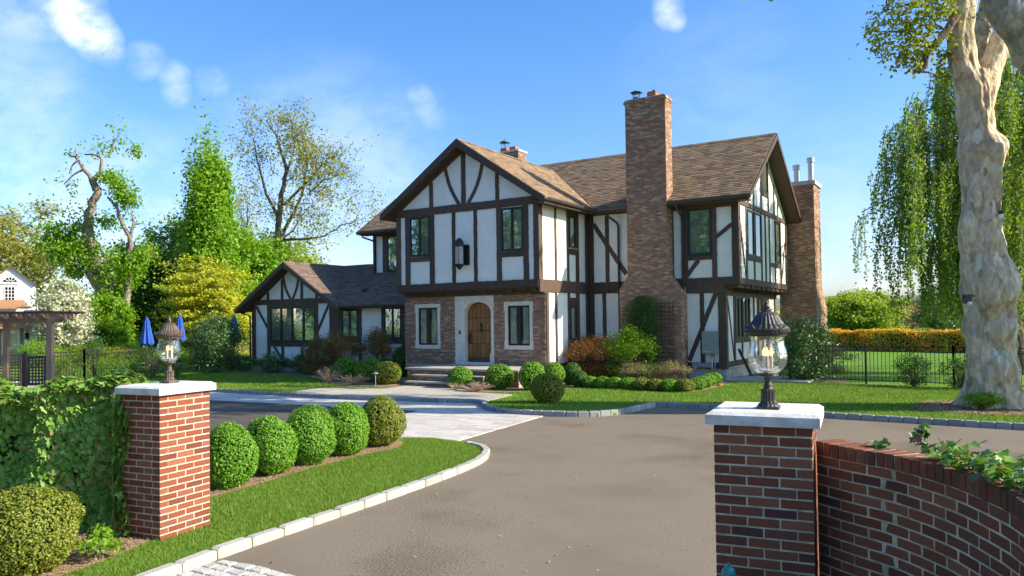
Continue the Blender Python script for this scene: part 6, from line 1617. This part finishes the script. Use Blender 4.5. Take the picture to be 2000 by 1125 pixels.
LM = [((0.308, 20.609, 6.061), .55, .20), ((-0.567, 20.225, 4.391), .5, .14), ((0.317, 20.697, 2.962), .75, .22), ((-0.45, 20.119, 2.271), .5, .10), ((-0.348, 20.074, 1.923), .4, .12), ((0.104, 20.344, 2.378), .4, .12), ((-0.462, 20.022, 1.231), .5, .12), ((-0.018, 20.178, 1.345), .3, .14), ((0.194, 20.313, 1.227), .35, .14), ((-0.307, 20.109, 5.99), .5, .12), ((0.015, 20.338, 4.939), .45, .10), ((-0.208, 20.112, 3.77), .5, .10), ((0.336, 20.505, 1.797), .4, .12), ((-0.522, 19.998, 0.712), .5, .15), ((0.418, 20.696, 0.98), .5, .14)]
TR = [(c, r_ * .82) for c, r_ in TR]
burly('trunk', TR, 'plane_bark', plane, 3, po, LM, 120, 16)
burly('limb', [((-0.169, 20.764, 6.755), .30), ((-0.213, 20.717, 7.474), .34), ((-0.351, 20.614, 8.134), .29), ((-0.415, 20.554, 8.853), .27), ((-0.318, 20.596, 9.569), .27), ((-0.215, 20.634, 10.525), .25), ((-0.275, 20.319, 12.088), .2), ((-0.521, 19.65, 13.717), .12)], 'plane_bark', plane, 4, po, [], 60, 9, False, .05)
burly('limb', [((-0.119, 20.797, 6.695), .28), ((-0.022, 20.838, 7.411), .32), ((0.185, 21.069, 8.039), .26), ((0.373, 21.289, 8.613), .24), ((0.631, 21.666, 9.353), .22), ((1.135, 22.185, 10.538), .2), ((1.829, 22.798, 12.618), .12)], 'plane_bark', plane, 5, po, [], 60, 9, False, .05)
burly('limb', [((-0.134, 21.234, 7.652), .26), ((-0.103, 21.694, 8.772), .24), ((0.114, 22.164, 9.51), .2), ((0.303, 22.606, 10.655), .18)], 'plane_bark_grey', plane, 6, po, [], 24, 4, False, .05)
burly('branch', [((-0.463, 20.281, 9.134), .11), ((-0.668, 20.046, 8.721), .085), ((-0.93, 19.774, 8.36), .075), ((-1.073, 19.69, 8.152), .07), ((-1.099, 19.681, 7.895), .06), ((-1.201, 19.621, 7.779), .045), ((-1.408, 19.49, 7.829), .03)], 'bark', plane, 7, po, [], 14, 4, False, .08)
# a knot hole eye and broken stub
mb = MB()
for (c, r_) in ((Vector((0.222, 20.215, 3.349)), .07),): mb.lathe([(.001, 0), (r_, .0), (r_ * 1.25, .02), (r_ * .9, .03)], 14, tuple(c - po))
# leaves
g_ = np.random.default_rng(31)
def clusters(parent, pts, n, size, mat, sgs, oo, name='crown', seed=1, hole=.35, cell=.3):
    g = np.random.default_rng(seed); C = np.array([np.array(p) for p, s in pts]); S_ = np.array([s for p, s in pts]); w = S_ ** 2 / (S_ ** 2).sum(); k = g.choice(len(C), n, p=w)
    P = C[k] + g.normal(size=(n, 3)) * (S_[k] * .42)[:, None] * np.array(sgs) - np.array(oo)
    c = np.abs(np.sin(np.floor(P / cell) @ np.array([12.99, 78.2, 37.7])) * 43758.5) % 1; P = P[c > hole]
    obj(name, leaf_mesh(name, P, size, g.normal(size=P.shape) * .8 + np.array([0, 0, .4]), clumpy_tone(P, .5, .25), M[mat], .7), None, parent)
clusters(plane, [((-1.82, 19.087, 8.861), .55), ((-1.429, 19.336, 8.681), .7), ((-1.125, 19.516, 9.025), .7), ((-1.499, 19.423, 8.193), .6), ((-0.89, 19.676, 8.557), .6), ((-1.93, 19.032, 8.34), .4), ((-1.653, 19.064, 9.225), .5), ((-1.255, 19.58, 8.014), .45), ((-0.733, 19.876, 9.176), .55), ((-0.723, 20.378, 8.259), .4), ((-2.107, 18.795, 8.654), .25), ((-0.602, 21.169, 7.966), .45), ((0.16, 22.32, 9.165), .6), ((0.28, 22.381, 9.674), .6), ((-0.096, 22.143, 9.807), .5), ((0.693, 22.663, 8.774), .5), ((-0.967, 19.603, 9.488), .7), ((-1.507, 19.263, 9.612), .6)], 5200, .105, 'lf_plane', (1, 1, .75), po, 'crown', 5, .40, .22)
tw = MB(); g2 = np.random.default_rng(8)
for a_, b_ in (((-0.93, 19.774, 8.36), (-1.82, 19.087, 8.861)), ((-0.668, 20.046, 8.721), (-1.124, 19.516, 9.083)), ((-1.096, 19.68, 8.012), (-1.59, 19.251, 8.102)), ((-0.733, 19.876, 9.176), (-1.652, 19.063, 9.283)), ((-1.764, 19.114, 9.151), (-1.825, 19.067, 9.501)), ((-1.161, 19.645, 7.779), (-0.582, 20.479, 7.778)), ((-1.478, 19.305, 8.682), (-2.107, 18.795, 8.654)), ((-0.355, 20.592, 8.852), (-0.735, 19.877, 9.059))):
    tw.tube([p - po for p in wander(a_, b_, 5, .06, g2)], [.03, .025, .02, .015, .012, .008], 5)
tw.build('twigs', M['bark'], plane, smooth=True)
# the high crown above the picture, which throws the dappled shade
hi = [((po.x + g_.normal() * 3.2, po.y + g_.normal() * 3.0, g_.uniform(12.2, 18.5)), g_.uniform(.9, 1.8)) for _ in range(34)]
clusters(plane, hi, 15000, .26, 'lf_plane', (1, 1, .7), po, 'crown', 6, .5, .55)
hb = MB()
for p, s in hi[::2]: hb.tube([q - po for q in wander((-0.215, 20.634, 10.525), p, 5, .08, g2)], [.14, .11, .09, .07, .05, .03], 6)
hb.build('branches', M['plane_bark'], plane, smooth=True)
# motion light on the trunk
fl = thing('security_light', 'small black solar security light strapped to the plane trunk', 'light', (-0.38, 19.919, 2.557)); fl.rotation_euler = (0, 0, R(32))
mb = MB(); mb.prism([(-.11, -.12, .06), (.11, -.12, .06), (.11, .05, .10), (-.11, .05, .10)], (0, 0, .02)); mb.build('solar_panel', M['iron'], fl)
mb = MB(); mb.box(-.09, .09, -.02, .06, -.06, .085); mb.box(-.03, .03, .05, .12, -.09, .05); mb.build('housing', M['iron'], fl)
mb = MB(); mb.lathe([(.001, -.12), (.035, -.11), (.045, -.07), (.03, -.05)], 12, (.02, -.03, 0)); mb.build('sensor', M['white_paint'], fl, smooth=True)
fl2 = thing('security_camera', 'small white camera on a dark bracket high on the right of the plane trunk', 'camera', (0.279, 20.397, 4.48)); 
mb = MB(); mb.lathe([(.001, -.09), (.04, -.08), (.055, -.03), (.04, .02), (.02, .03)], 14, (.01, 0, -.03)); mb.build('dome', M['white_paint'], fl2, smooth=True)
mb = MB(); mb.box(-.03, .05, -.03, .10, .0, .08); mb.tube([(0, .1, .02), (-.05, .35, -.02)], .02, 6); mb.build('bracket', M['iron'], fl2)
# the leaning limb of a second plane tree at the upper right
p2 = Vector((3.356, 21.735, 0)); pl2 = thing('plane_tree', 'grey mottled limb of a nearer plane tree crossing the upper right corner', 'tree', p2)
burly('limb', [((p2.x, p2.y, -.2), .62), ((p2.x + .05, p2.y, 2.5), .52), ((2.43, 20.751, 6.193), .68), ((1.238, 19.727, 7.85), .60), ((0.657, 19.341, 8.675), .52), ((0.309, 19.098, 9.66), .46), ((-0.166, 18.763, 11.082), .32)], 'plane_bark_grey', pl2, 9, p2, [((0.41, 18.726, 8.306), .5, .08)], 40, 6, True, .035)

# weeping tree behind the plane
wo = Vector((0.672, 32.893, 0)); wt = thing('weeping_tree', 'weeping tree with long hanging curtains of small leaves behind the plane tree', 'weeping tree', wo)
g = np.random.default_rng(77); mb = MB(); mb.tube([(0, 0, -.2), (.1, 0, 2), (-.1, .1, 5), (0, 0, 8.5), (.1, .1, 10.5)], [.5, .38, .32, .22, .1], 14)
arches = []
def arch_limb(s, e, lift, r):
    s, e = Vector(s), Vector(e); m = s.lerp(e, .55) + Vector((0, 0, lift)); pts = []
    for k in range(9):
        t = k / 8; pts.append(s * (1 - t) ** 2 + m * 2 * t * (1 - t) + e * t * t)
    mb.tube(pts, [r * (1 - .85 * k / 8) for k in range(9)], 6); return pts
def vis(u, v, d): return Vector(u) - wo
ENDS = [(-2.221, 29.1, 8.709), (-3.013, 28.061, 7.053), (-1.827, 30.498, 9.768), (-1.394, 31.915, 10.982), (-2.714, 29.992, 7.967), (-0.875, 31.059, 11.024), (-2.127, 29.223, 6.348), (-2.537, 30.166, 5.605), (-1.171, 28.622, 7.016), (-0.92, 28.82, 5.5), (-1.57, 29.613, 4.767), (1.284, 32.403, 11.174), (1.728, 30.376, 9.157), (0.958, 29.353, 7.382), (2.034, 31.809, 6.811), (0.596, 29.659, 9.51), (0.902, 29.384, 4.913), (2.769, 33.394, 8.793), (3.118, 34.871, 5.834), (-0.287, 33.778, 11.279), (0.557, 34.284, 12.046), (-0.449, 30.215, 8.42), (-1.637, 29.475, 8.35), (-1.876, 28.173, 7.362), (1.764, 30.524, 4.452), (0.52, 29.701, 6.15)]
for i, e in enumerate(ENDS):
    e = Vector(e) - wo; h = min(10.2, max(4.2, e.z + .3)); arches.append(arch_limb((0, 0, h - 1.2), e, .9, .06))
for i in range(22):
    a = g.uniform(0, 6.28); e = Vector((math.cos(a) * g.uniform(2, 5.2), abs(math.sin(a)) * g.uniform(1.5, 5.5), g.uniform(5, 10.5))); arches.append(arch_limb((0, 0, min(9.5, e.z)), e, 1.2, .1))
P, Nn = [], []; strands = MB()
for ai, A in enumerate(arches):
    for q in range((26 if ai in (1, 4) else 50) if ai < len(ENDS) else 8):
        if q % 6 == 0:
            f = g.uniform(.35, 1.0) * 8 if q else 8; j = min(7, int(f)); sb = A[j].lerp(A[j + 1], f - j) + Vector((g.normal() * .3, g.normal() * .5, g.normal() * .1)); LB_ = g.uniform(1.6, 4.4)
        s = sb + Vector((g.normal() * .17, g.normal() * .17, g.normal() * .12))
        L = LB_ * g.uniform(.7, 1.1) * (.75 if ai in (0, 1) else 1); L = min(L, max(.6, s.z - g.uniform(.9, 3.0))); out_ = Vector((s.x, s.y, 0)); out_ = out_.normalized() * g.uniform(.05, .3) if out_.length > .1 else Vector((0, 0, 0))
        pts = [s + out_ * min(1, t * 3) + Vector((math.sin(t * 5 + q) * .05, math.cos(t * 4 + ai) * .05, -L * t)) for t in (0, .15, .4, .7, 1)]
        strands.tube(pts, [.012, .010, .008, .006, .004], 3, cap=False)
        m = int(L * 22)
        for k in range(m):
            t = (k + g.random()) / m; u = t * 4; j = min(3, int(u)); tt = (0, .15, .4, .7, 1); jj = 0
            while jj < 3 and t > tt[jj + 1]: jj += 1
            p = pts[jj].lerp(pts[jj + 1], (t - tt[jj]) / (tt[jj + 1] - tt[jj])); P.append([p.x + g.normal() * .055, p.y + g.normal() * .055, p.z + g.normal() * .03])
mb.build('trunk', M['bark'], wt, smooth=True); strands.build('strands', M['bark'], wt, fix=False)
P = np.array(P); obj('crown', leaf_mesh('crown', P, .125, g.normal(size=P.shape) * np.array([1, 1, .5]), clumpy_tone(P, .45, .25), M['lf_weep'], .55), None, wt)

# trees across the road, behind the camera: they show in the window panes
for i, (x, y, h, r_) in enumerate(((-56, -24, 17, 6), (-47, -31, 18, 6.5), (-26, -27, 17, 6), (-18, -32, 16, 6), (-64, -14, 15, 6), (-60, 0, 12, 5), (-36, -34, 16, 6))):
    tree('roadside_tree', 'leafy roadside tree standing behind the camera across the road from the house', 'tree', (x, y), h, (r_, r_), .4, 15000, .7, 'lf_dark' if i % 2 else 'lf_deep', 200 + i, 24, 5, .15, group='roadside trees', sig=.14)
pb = thing('plane_tree', 'broad mottled plane trunk mirrored in the four-light window of the left wing', 'tree', (-38.5, 14.5, 0)); burly('trunk', [((-38.5, 14.5, -.2), .95), ((-38.4, 14.5, 2), .8), ((-38.6, 14.4, 5), .75), ((-38.3, 14.5, 9), .55)], 'plane_bark', pb, 12, Vector((-38.5, 14.5, 0)), [], 30, 5)

# ================================================================== LEFT: PERGOLA, WHITE HOUSE, UMBRELLAS
U = Vector((.848, .53, 0)); Vb = Vector((-.53, .848, 0))
pg = thing('pergola', 'brown timber pergola with lattice panels at the left edge of the garden', 'pergola', (-26.155, 13.203, 0), math.atan2(.53, .848))
s_ = 25 / 1488
def pz(y): return 2.2 + (638 - y) * s_
def pxx(x): return (x - 98) * s_
mb = MB(); mb.box(-.09, .09, -.09, .09, 0, pz(622)); mb.build('post', M['brown_wood'], pg)
mb = MB(); mb.box(pxx(5), pxx(14), .0, .16, 0, pz(622)); mb.build('post', M['brown_wood'], pg)
mb = MB(); mb.prism([(pxx(-60), -.1, pz(614)), (pxx(118), -.1, pz(614)), (pxx(128), -.1, pz(619)), (pxx(112), -.1, pz(628)), (pxx(-60), -.1, pz(630))], (0, .1, 0)); mb.build('beam', M['brown_wood'], pg)
mb = MB(); mb.prism([(pxx(-60), 1.1, pz(614)), (pxx(90), 1.1, pz(614)), (pxx(80), 1.1, pz(628)), (pxx(-60), 1.1, pz(630))], (0, .1, 0)); mb.build('beam', M['brown_wood'], pg)
for i in range(9):
    x = pxx(98 - i * 26); mb = MB(); mb.prism([(x - .03, -.45, pz(616)), (x - .03, -.3, pz(622)), (x - .03, 1.4, pz(622)), (x - .03, 1.5, pz(612)), (x - .03, -.45, pz(612))], (.06, 0, 0)); mb.build('rafter', M['brown_wood'], pg)
for i in range(8):
    y = -.38 + i * .25; mb = MB(); mb.box(pxx(-60), pxx(118), y, y + .09, pz(612) + .002, pz(607)); mb.build('slat', M['iron'] if 0 else M['darkwood'], pg)
lp = thing('lattice_screen', 'dark diagonal-free lattice panel between two posts below the pergola', 'lattice', (-26.525, 12.971, 0), math.atan2(.53, .848))
lp['label'] = 'dark square lattice panel hung right beside the right pergola post'
def lattice(t, x0, x1, z0, z1, mat, st=.105):
    mb = MB(); mb.box(x0, x1, -.03, .03, z1 - .05, z1); mb.box(x0, x1, -.03, .03, z0, z0 + .05); mb.box(x0, x0 + .05, -.028, .028, z0 + .05, z1 - .05); mb.box(x1 - .05, x1, -.028, .028, z0 + .05, z1 - .05); mb.build('frame', mat, t)
    for k in range(int((x1 - x0 - .1) / st) + 1):
        mb = MB(); x = x0 + .06 + k * st; mb.box(x, x + .035, -.012, -.001, z0 + .05, z1 - .05); mb.build('slat', mat, t)
    for k in range(int((z1 - z0 - .1) / st) + 1):
        mb = MB(); z = z0 + .06 + k * st; mb.box(x0 + .05, x1 - .05, .001, .012, z, z + .035); mb.build('slat', mat, t)
lattice(lp, -.33, .29, pz(752), pz(694), M['darkwood'])
lq = thing('lattice_screen', 'paler brown lattice panel at the left edge of the photo below the pergola', 'lattice', (-28.138, 12.909, 0), math.atan2(.53, .848)); lattice(lq, -.75, .38, pz(756), pz(693), M['brown_wood'])
mb = MB(); mb.box(-.06, .06, -.06, .06, 0, pz(690)); o = mb.build('lattice_post', M['darkwood'], None); o.location = (-27.189, 12.911, 0); o.rotation_euler = (0, 0, math.atan2(.53, .848)); tag(o, 'short dark post between the two lattice panels', 'post')

wh = thing('white_house', 'white neighbouring house with fan window and brown porch roof at the far left', 'house', (-47.825, 23.241, 0), math.radians(62)); q_ = 45 / 1488
def hx(x): return (x - 67) * q_ * .835 + .12
def hz_(y): return 2.2 + (641 - y) * q_
mb = MB(); mb.box(hx(-35), 0, 0, 5, 0, hz_(557)); mb.prism([(hx(-35), 0, hz_(557)), (0, 0, hz_(557)), (hx(16), 0, hz_(524))], (0, 5, 0)); mb.build('wall', M['white_paint'], wh)
for sg in (-1, 1):
    e = hx(16) + sg * (0 - hx(16)) * 1.06; mb = MB(); mb.prism([(hx(16), -.2, hz_(521)), (e, -.2, hz_(557.5)), (e, -.2, hz_(560)), (hx(16), -.2, hz_(524.5))], (0, 5.4, 0)); mb.build('roof', M['shingle_dark'], wh)
mb = MB(); mb.box(hx(4), hx(26), -.06, .05, hz_(590), hz_(561)); w_ = mb.build('window', M['white_paint'], wh)
for i in range(3):
    for j in range(4):
        mb = MB(); a = hx(5.5) + i * (hx(24.5) - hx(5.5)) / 3; b = a + (hx(24.5) - hx(5.5)) / 3 - .04; z = hz_(589) + j * (hz_(562) - hz_(589)) / 4; mb.add([(a, -.07, z), (b, -.07, z), (b, -.07, z + .17), (a, -.07, z + .17)], [(0, 1, 2, 3)]); mb.build('pane', M['unlit_interior'], w_)
mb = MB(); fan = [(hx(15) + math.cos(a) * .34, -.06, hz_(554) + math.sin(a) * .3) for a in np.linspace(0, math.pi, 13)]; mb.add(fan, [tuple(range(13))]); f_ = mb.build('fan_window', M['unlit_interior'], wh)
for a in np.linspace(0, math.pi, 6):
    mb = MB(); mb.tube([(hx(15) + math.cos(a) * .08, -.07, hz_(554) + math.sin(a) * .08), (hx(15) + math.cos(a) * .36, -.07, hz_(554) + math.sin(a) * .32)], .018, 4); mb.build('glazing_bar', M['white_paint'], f_)
mb = MB(); mb.box(hx(-10), hx(32), -.1, .02, hz_(557), hz_(554.5)); mb.build('trim', M['white_paint'], wh)
mb = MB(); mb.prism([(hx(-40), -1.4, hz_(606)), (hx(55), -1.4, hz_(606)), (hx(42), -.02, hz_(590)), (hx(-40), -.02, hz_(590))], (0, 0, .08)); mb.build('porch_roof', M['porch_roof'], wh)
mb = MB(); mb.prism([(hx(-40), -2.2, hz_(643)), (hx(88), -2.2, hz_(643)), (hx(80), -1.2, hz_(629)), (hx(-40), -1.2, hz_(629))], (0, 0, .08)); mb.build('porch_roof', M['porch_roof'], wh)
mb = MB(); mb.box(hx(-40), hx(76), -1.6, 1, 0, hz_(640)); mb.build('wall', M['white_paint'], wh)
mb = MB(); mb.box(0.0, hx(107), -.6, 2, 0, hz_(606)); mb.build('wall', M['white_paint'], wh)
mb = MB(); mb.box(hx(68), hx(108), -.62, -.56, hz_(592), hz_(590)); mb.box(hx(68), hx(108), -.62, -.56, hz_(605), hz_(604))
for k in range(14): mb.box(hx(68.5 + k * 2.95), hx(69.8 + k * 2.95), -.6, -.57, hz_(604), hz_(592))
mb.build('railing', M['white_paint'], wh)
for a, b in ((37, 44), (70, 76), (-2, 3)):
    mb = MB(); mb.box(hx(a), hx(b), -1.66, -1.6, 0, hz_(643)); mb.build('post', M['brown_wood'], wh)
mb = MB(); mb.box(hx(14), hx(36), -1.65, -1.61, 0, hz_(646)); d_ = mb.build('glass_door', M['white_paint'], wh)
mb = MB(); mb.add([(hx(16.5), -1.66, .1), (hx(34), -1.66, .1), (hx(34), -1.66, hz_(648)), (hx(16.5), -1.66, hz_(648))], [(0, 1, 2, 3)]); mb.build('pane', M['glass'], d_)
mb = MB(); mb.lathe([(.03, 0), (.09, .02), (.10, .22), (.06, .26), (.16, .28), (.02, .4)], 8, (hx(51), -1.85, hz_(664))); mb.tube([(hx(51), -1.62, hz_(648)), (hx(51), -1.85, hz_(647)), (hx(51), -1.85, hz_(650))], .03, 5); mb.build('wall_lamp', M['iron'], wh)

def umbrella(label, c, h, lean):
    t = thing('garden_umbrella', label, 'umbrella', c, random.uniform(0, 6), 'blue umbrellas by the pool')
    mb = MB(); mb.tube([(0, 0, 0), (lean * .3, 0, h)], .025, 8); mb.lathe([(.25, 0), (.25, .06), (.05, .09)], 14); mb.build('pole', M['darkwood'], t)
    mb = MB(); n = 40; v = []
    prof = [(.02, h + .05), (.05, h - .02), (.13, h - .28), (.12, h - .34), (.20, h - .8), (.29, h - 1.28), (.27, h - 1.33)]
    for r_, z in prof:
        for k in range(n):
            a = 2 * math.pi * k / n; rr = r_ * (1 + .26 * math.sin(8 * a + z * 1.3)); v.append((rr * math.cos(a) + lean * .3 * z / h, rr * math.sin(a), z + (.05 * math.sin(8 * a + 1) if z < h - 1.2 else 0)))
    mb.add(v, [(i * n + k, i * n + (k + 1) % n, (i + 1) * n + (k + 1) % n, (i + 1) * n + k) for i in range(len(prof) - 1) for k in range(n)]); mb.build('canopy', M['blue_cloth'], t, smooth=True)
    mb = MB(); mb.lathe([(.17, h - .5), (.175, h - .53)], 20); mb.build('strap', M['blue_cloth'], t)
umbrella('folded blue umbrella left of the left lantern', (-35.621, 22.604, 0), 2.6, 0)
umbrella('folded blue umbrella half hidden behind the left lantern', (-36.083, 24.677, 0), 2.72, .25)
umbrella('folded blue umbrella between the holly and the left wing', (-31.94, 24.904, 0), 2.65, -.12)
for (c, lb, rz) in (((-32.979, 23.078, 0), 'brown wooden deck chair by the pool fence right of the left lantern', .3), ((-35.516, 22.673, 0), 'deck chair with white cushion just left of the left lantern', .1)):
    t = thing('deck_chair', lb, 'deck chair', c, rz)
    mb = MB(); mb.obox((-.9, -.3, .28), (1.0, 0, .02), (0, .6, 0), (0, 0, .05)); mb.build('seat', M['white_paint'], t)
    mb = MB(); mb.obox((.1, -.3, .30), (.55, 0, .5), (0, .6, 0), (-.03, 0, .05)); mb.build('backrest', M['brown_wood'], t)
    for x in (-.8, .3):
        for y in (-.28, .24):
            mb = MB(); mb.box(x, x + .05, y, y + .05, 0, .28); mb.build('leg', M['brown_wood'], t)

# ================================================================== GRASS
def blades(name, poly, dens, h, w, cond=None, z0=.058, seed=1, parent=None):
    g = np.random.default_rng(seed); xs = [p[0] for p in poly]; ys = [p[1] for p in poly]; A = (max(xs) - min(xs)) * (max(ys) - min(ys)); n = int(A * dens)
    X = g.uniform(min(xs), max(xs), n); Y = g.uniform(min(ys), max(ys), n); c = np.zeros(n, bool); m = len(poly)
    for i in range(m):
        x1, y1 = poly[i]; x2, y2 = poly[(i + 1) % m]
        if y1 != y2: c ^= ((y1 > Y) != (y2 > Y)) & (X < (x2 - x1) * (Y - y1) / (y2 - y1) + x1)
    if cond is not None: c &= cond(X, Y)
    X, Y = X[c], Y[c]; n = len(X); a = g.uniform(0, 6.28, n); hh = h * g.uniform(.5, 1.25, n) * (1 + .25 * np.sin(X * 2.1) * np.sin(Y * 1.7)); l = g.normal(0, .45, (n, 2)) * hh[:, None]
    V = np.empty((n, 3, 3)); V[:, 0] = np.stack([X - np.cos(a) * w, Y - np.sin(a) * w, np.full(n, z0)], 1); V[:, 1] = np.stack([X + np.cos(a) * w, Y + np.sin(a) * w, np.full(n, z0)], 1); V[:, 2] = np.stack([X + l[:, 0], Y + l[:, 1], z0 + hh], 1)
    me = bpy.data.meshes.new(name); me.vertices.add(3 * n); me.vertices.foreach_set('co', V.ravel()); me.loops.add(3 * n); me.loops.foreach_set('vertex_index', np.arange(3 * n)); me.polygons.add(n); me.polygons.foreach_set('loop_start', np.arange(0, 3 * n, 3))
    at = me.attributes.new('tone', 'FLOAT', 'FACE'); at.data.foreach_set('value', ((np.sin(X * .9) * np.sin(Y * .8 + X * .3)) * .25 + .4 + g.uniform(-.35, .35, n)) % 1); me.update(calc_edges=True)
    return tag(obj(name, me, M['grass']), 'short lawn grass', 'grass', None, 'stuff')
GI = [(-6.15, 2.5), (-6.2, 3.7), (-6.26, 4.25), (-6.35, 4.8), (-6.4, 5.82), (-6.47, 6.71), (-6.56, 7.91), (-6.7, 9.07), (-6.86, 9.85), (-7.06, 10.3), (-7.28, 10.58), (-7.5, 10.75), (-7.87, 10.95), (-8.75, 11.1), (-9.2, 10.9), (-8.85, 10.5), (-8.55, 10.0), (-8.57, 9.14), (-8.47, 8.0), (-8.25, 6.75), (-8.05, 5.4), (-7.1, 4.55), (-6.95, 4.25), (-6.8, 3.75), (-6.7, 3.1), (-6.68, 2.5)]
blades('grass', GI, 5200, .045, .0035, seed=1)
NL = [(x, y + .13) for x, y in KERB_N if -22 < x < 7] + [(7, 26), (-5, 26.2), (-6.9, 25.9), (-7.3, 22), (-7.6, 21.4), (-11, 21.6), (-11.7, 21), (-12, 19.6), (-13, 18.95), (-11.6, 18.8), (-11.4, 17.1), (-21.6, 17.0)]
cnd = lambda X, Y: ~(((X < -11.35) & (X > -18.8) & (Y < 19)) | ((X > -1.4) & (X < 1.6) & (Y > 19.4) & (Y < 22.3)))
blades('grass', NL, 620, .055, .008, cnd, seed=2)
NL2 = [(-34, 16.1), (-18.6, 16.1), (-18.9, 17.95), (-16.9, 18.6), (-18.5, 18.9), (-20, 19.6), (-22.2, 21.2), (-24.5, 22.1), (-27, 22.2), (-30, 23), (-34, 22)]
blades('grass', NL2, 420, .055, .010, seed=3)
# bark chips and dry leaves on the beds
def litter(name, poly, dens, size, seed, z=.075):
    g = np.random.default_rng(seed); xs = [p[0] for p in poly]; ys = [p[1] for p in poly]; n = int((max(xs) - min(xs)) * (max(ys) - min(ys)) * dens); X = g.uniform(min(xs), max(xs), n); Y = g.uniform(min(ys), max(ys), n)
    k = np.array([inside(poly, x, y) for x, y in zip(X, Y)]); X, Y = X[k], Y[k]; P = np.stack([X, Y, z + g.uniform(0, .012, len(X))], 1)
    o = obj(name, leaf_mesh(name, P, size, g.normal(size=P.shape) * .35 + np.array([0, 0, 1]), g.random(len(X)), M['chips'], .4), None); tag(o, 'bark chips and dry leaves scattered on the soil', 'bark chips', None, 'stuff')
M['chips'] = leafmat('bark_chips', [(.26, .17, .10), (.38, .27, .17), (.18, .11, .07), (.44, .34, .22)], .1, .9, .1)
litter('bark_chips', [(-8.6, 10.0), (-8.62, 9.14), (-8.52, 8.0), (-8.3, 6.75), (-8.1, 5.4), (-9.6, 5.8), (-9.6, 10.2)], 700, .035, 1)
litter('bark_chips', [(-7.12, 4.55), (-6.98, 4.25), (-6.82, 3.75), (-6.72, 3.1), (-8.4, 2.6), (-8.6, 4.2)], 900, .028, 2)
litter('bark_chips', [(-1.6, 19.7), (-.3, 19.2), (1.3, 19.3), (2.2, 20.6), (1.6, 22.2), (-.2, 22.6), (-1.5, 21.5)], 260, .07, 3)

litter('fallen_leaves', [(-6, 3.2), (-6.4, 9), (-8, 14.5), (-3, 17), (6, 16.5), (3, 8), (-1, 6.4), (-1.9, 4.6)], 5, .035, 9, .004)
# stand every empty of the big builds at its base
def rebase(o, loc):
    loc = Vector(loc); o.location = loc
    for ch in o.children: ch.location = ch.location - loc
rebase(house, (-17, 28, 0)); rebase(st, (-15.3, 20.3, 0))
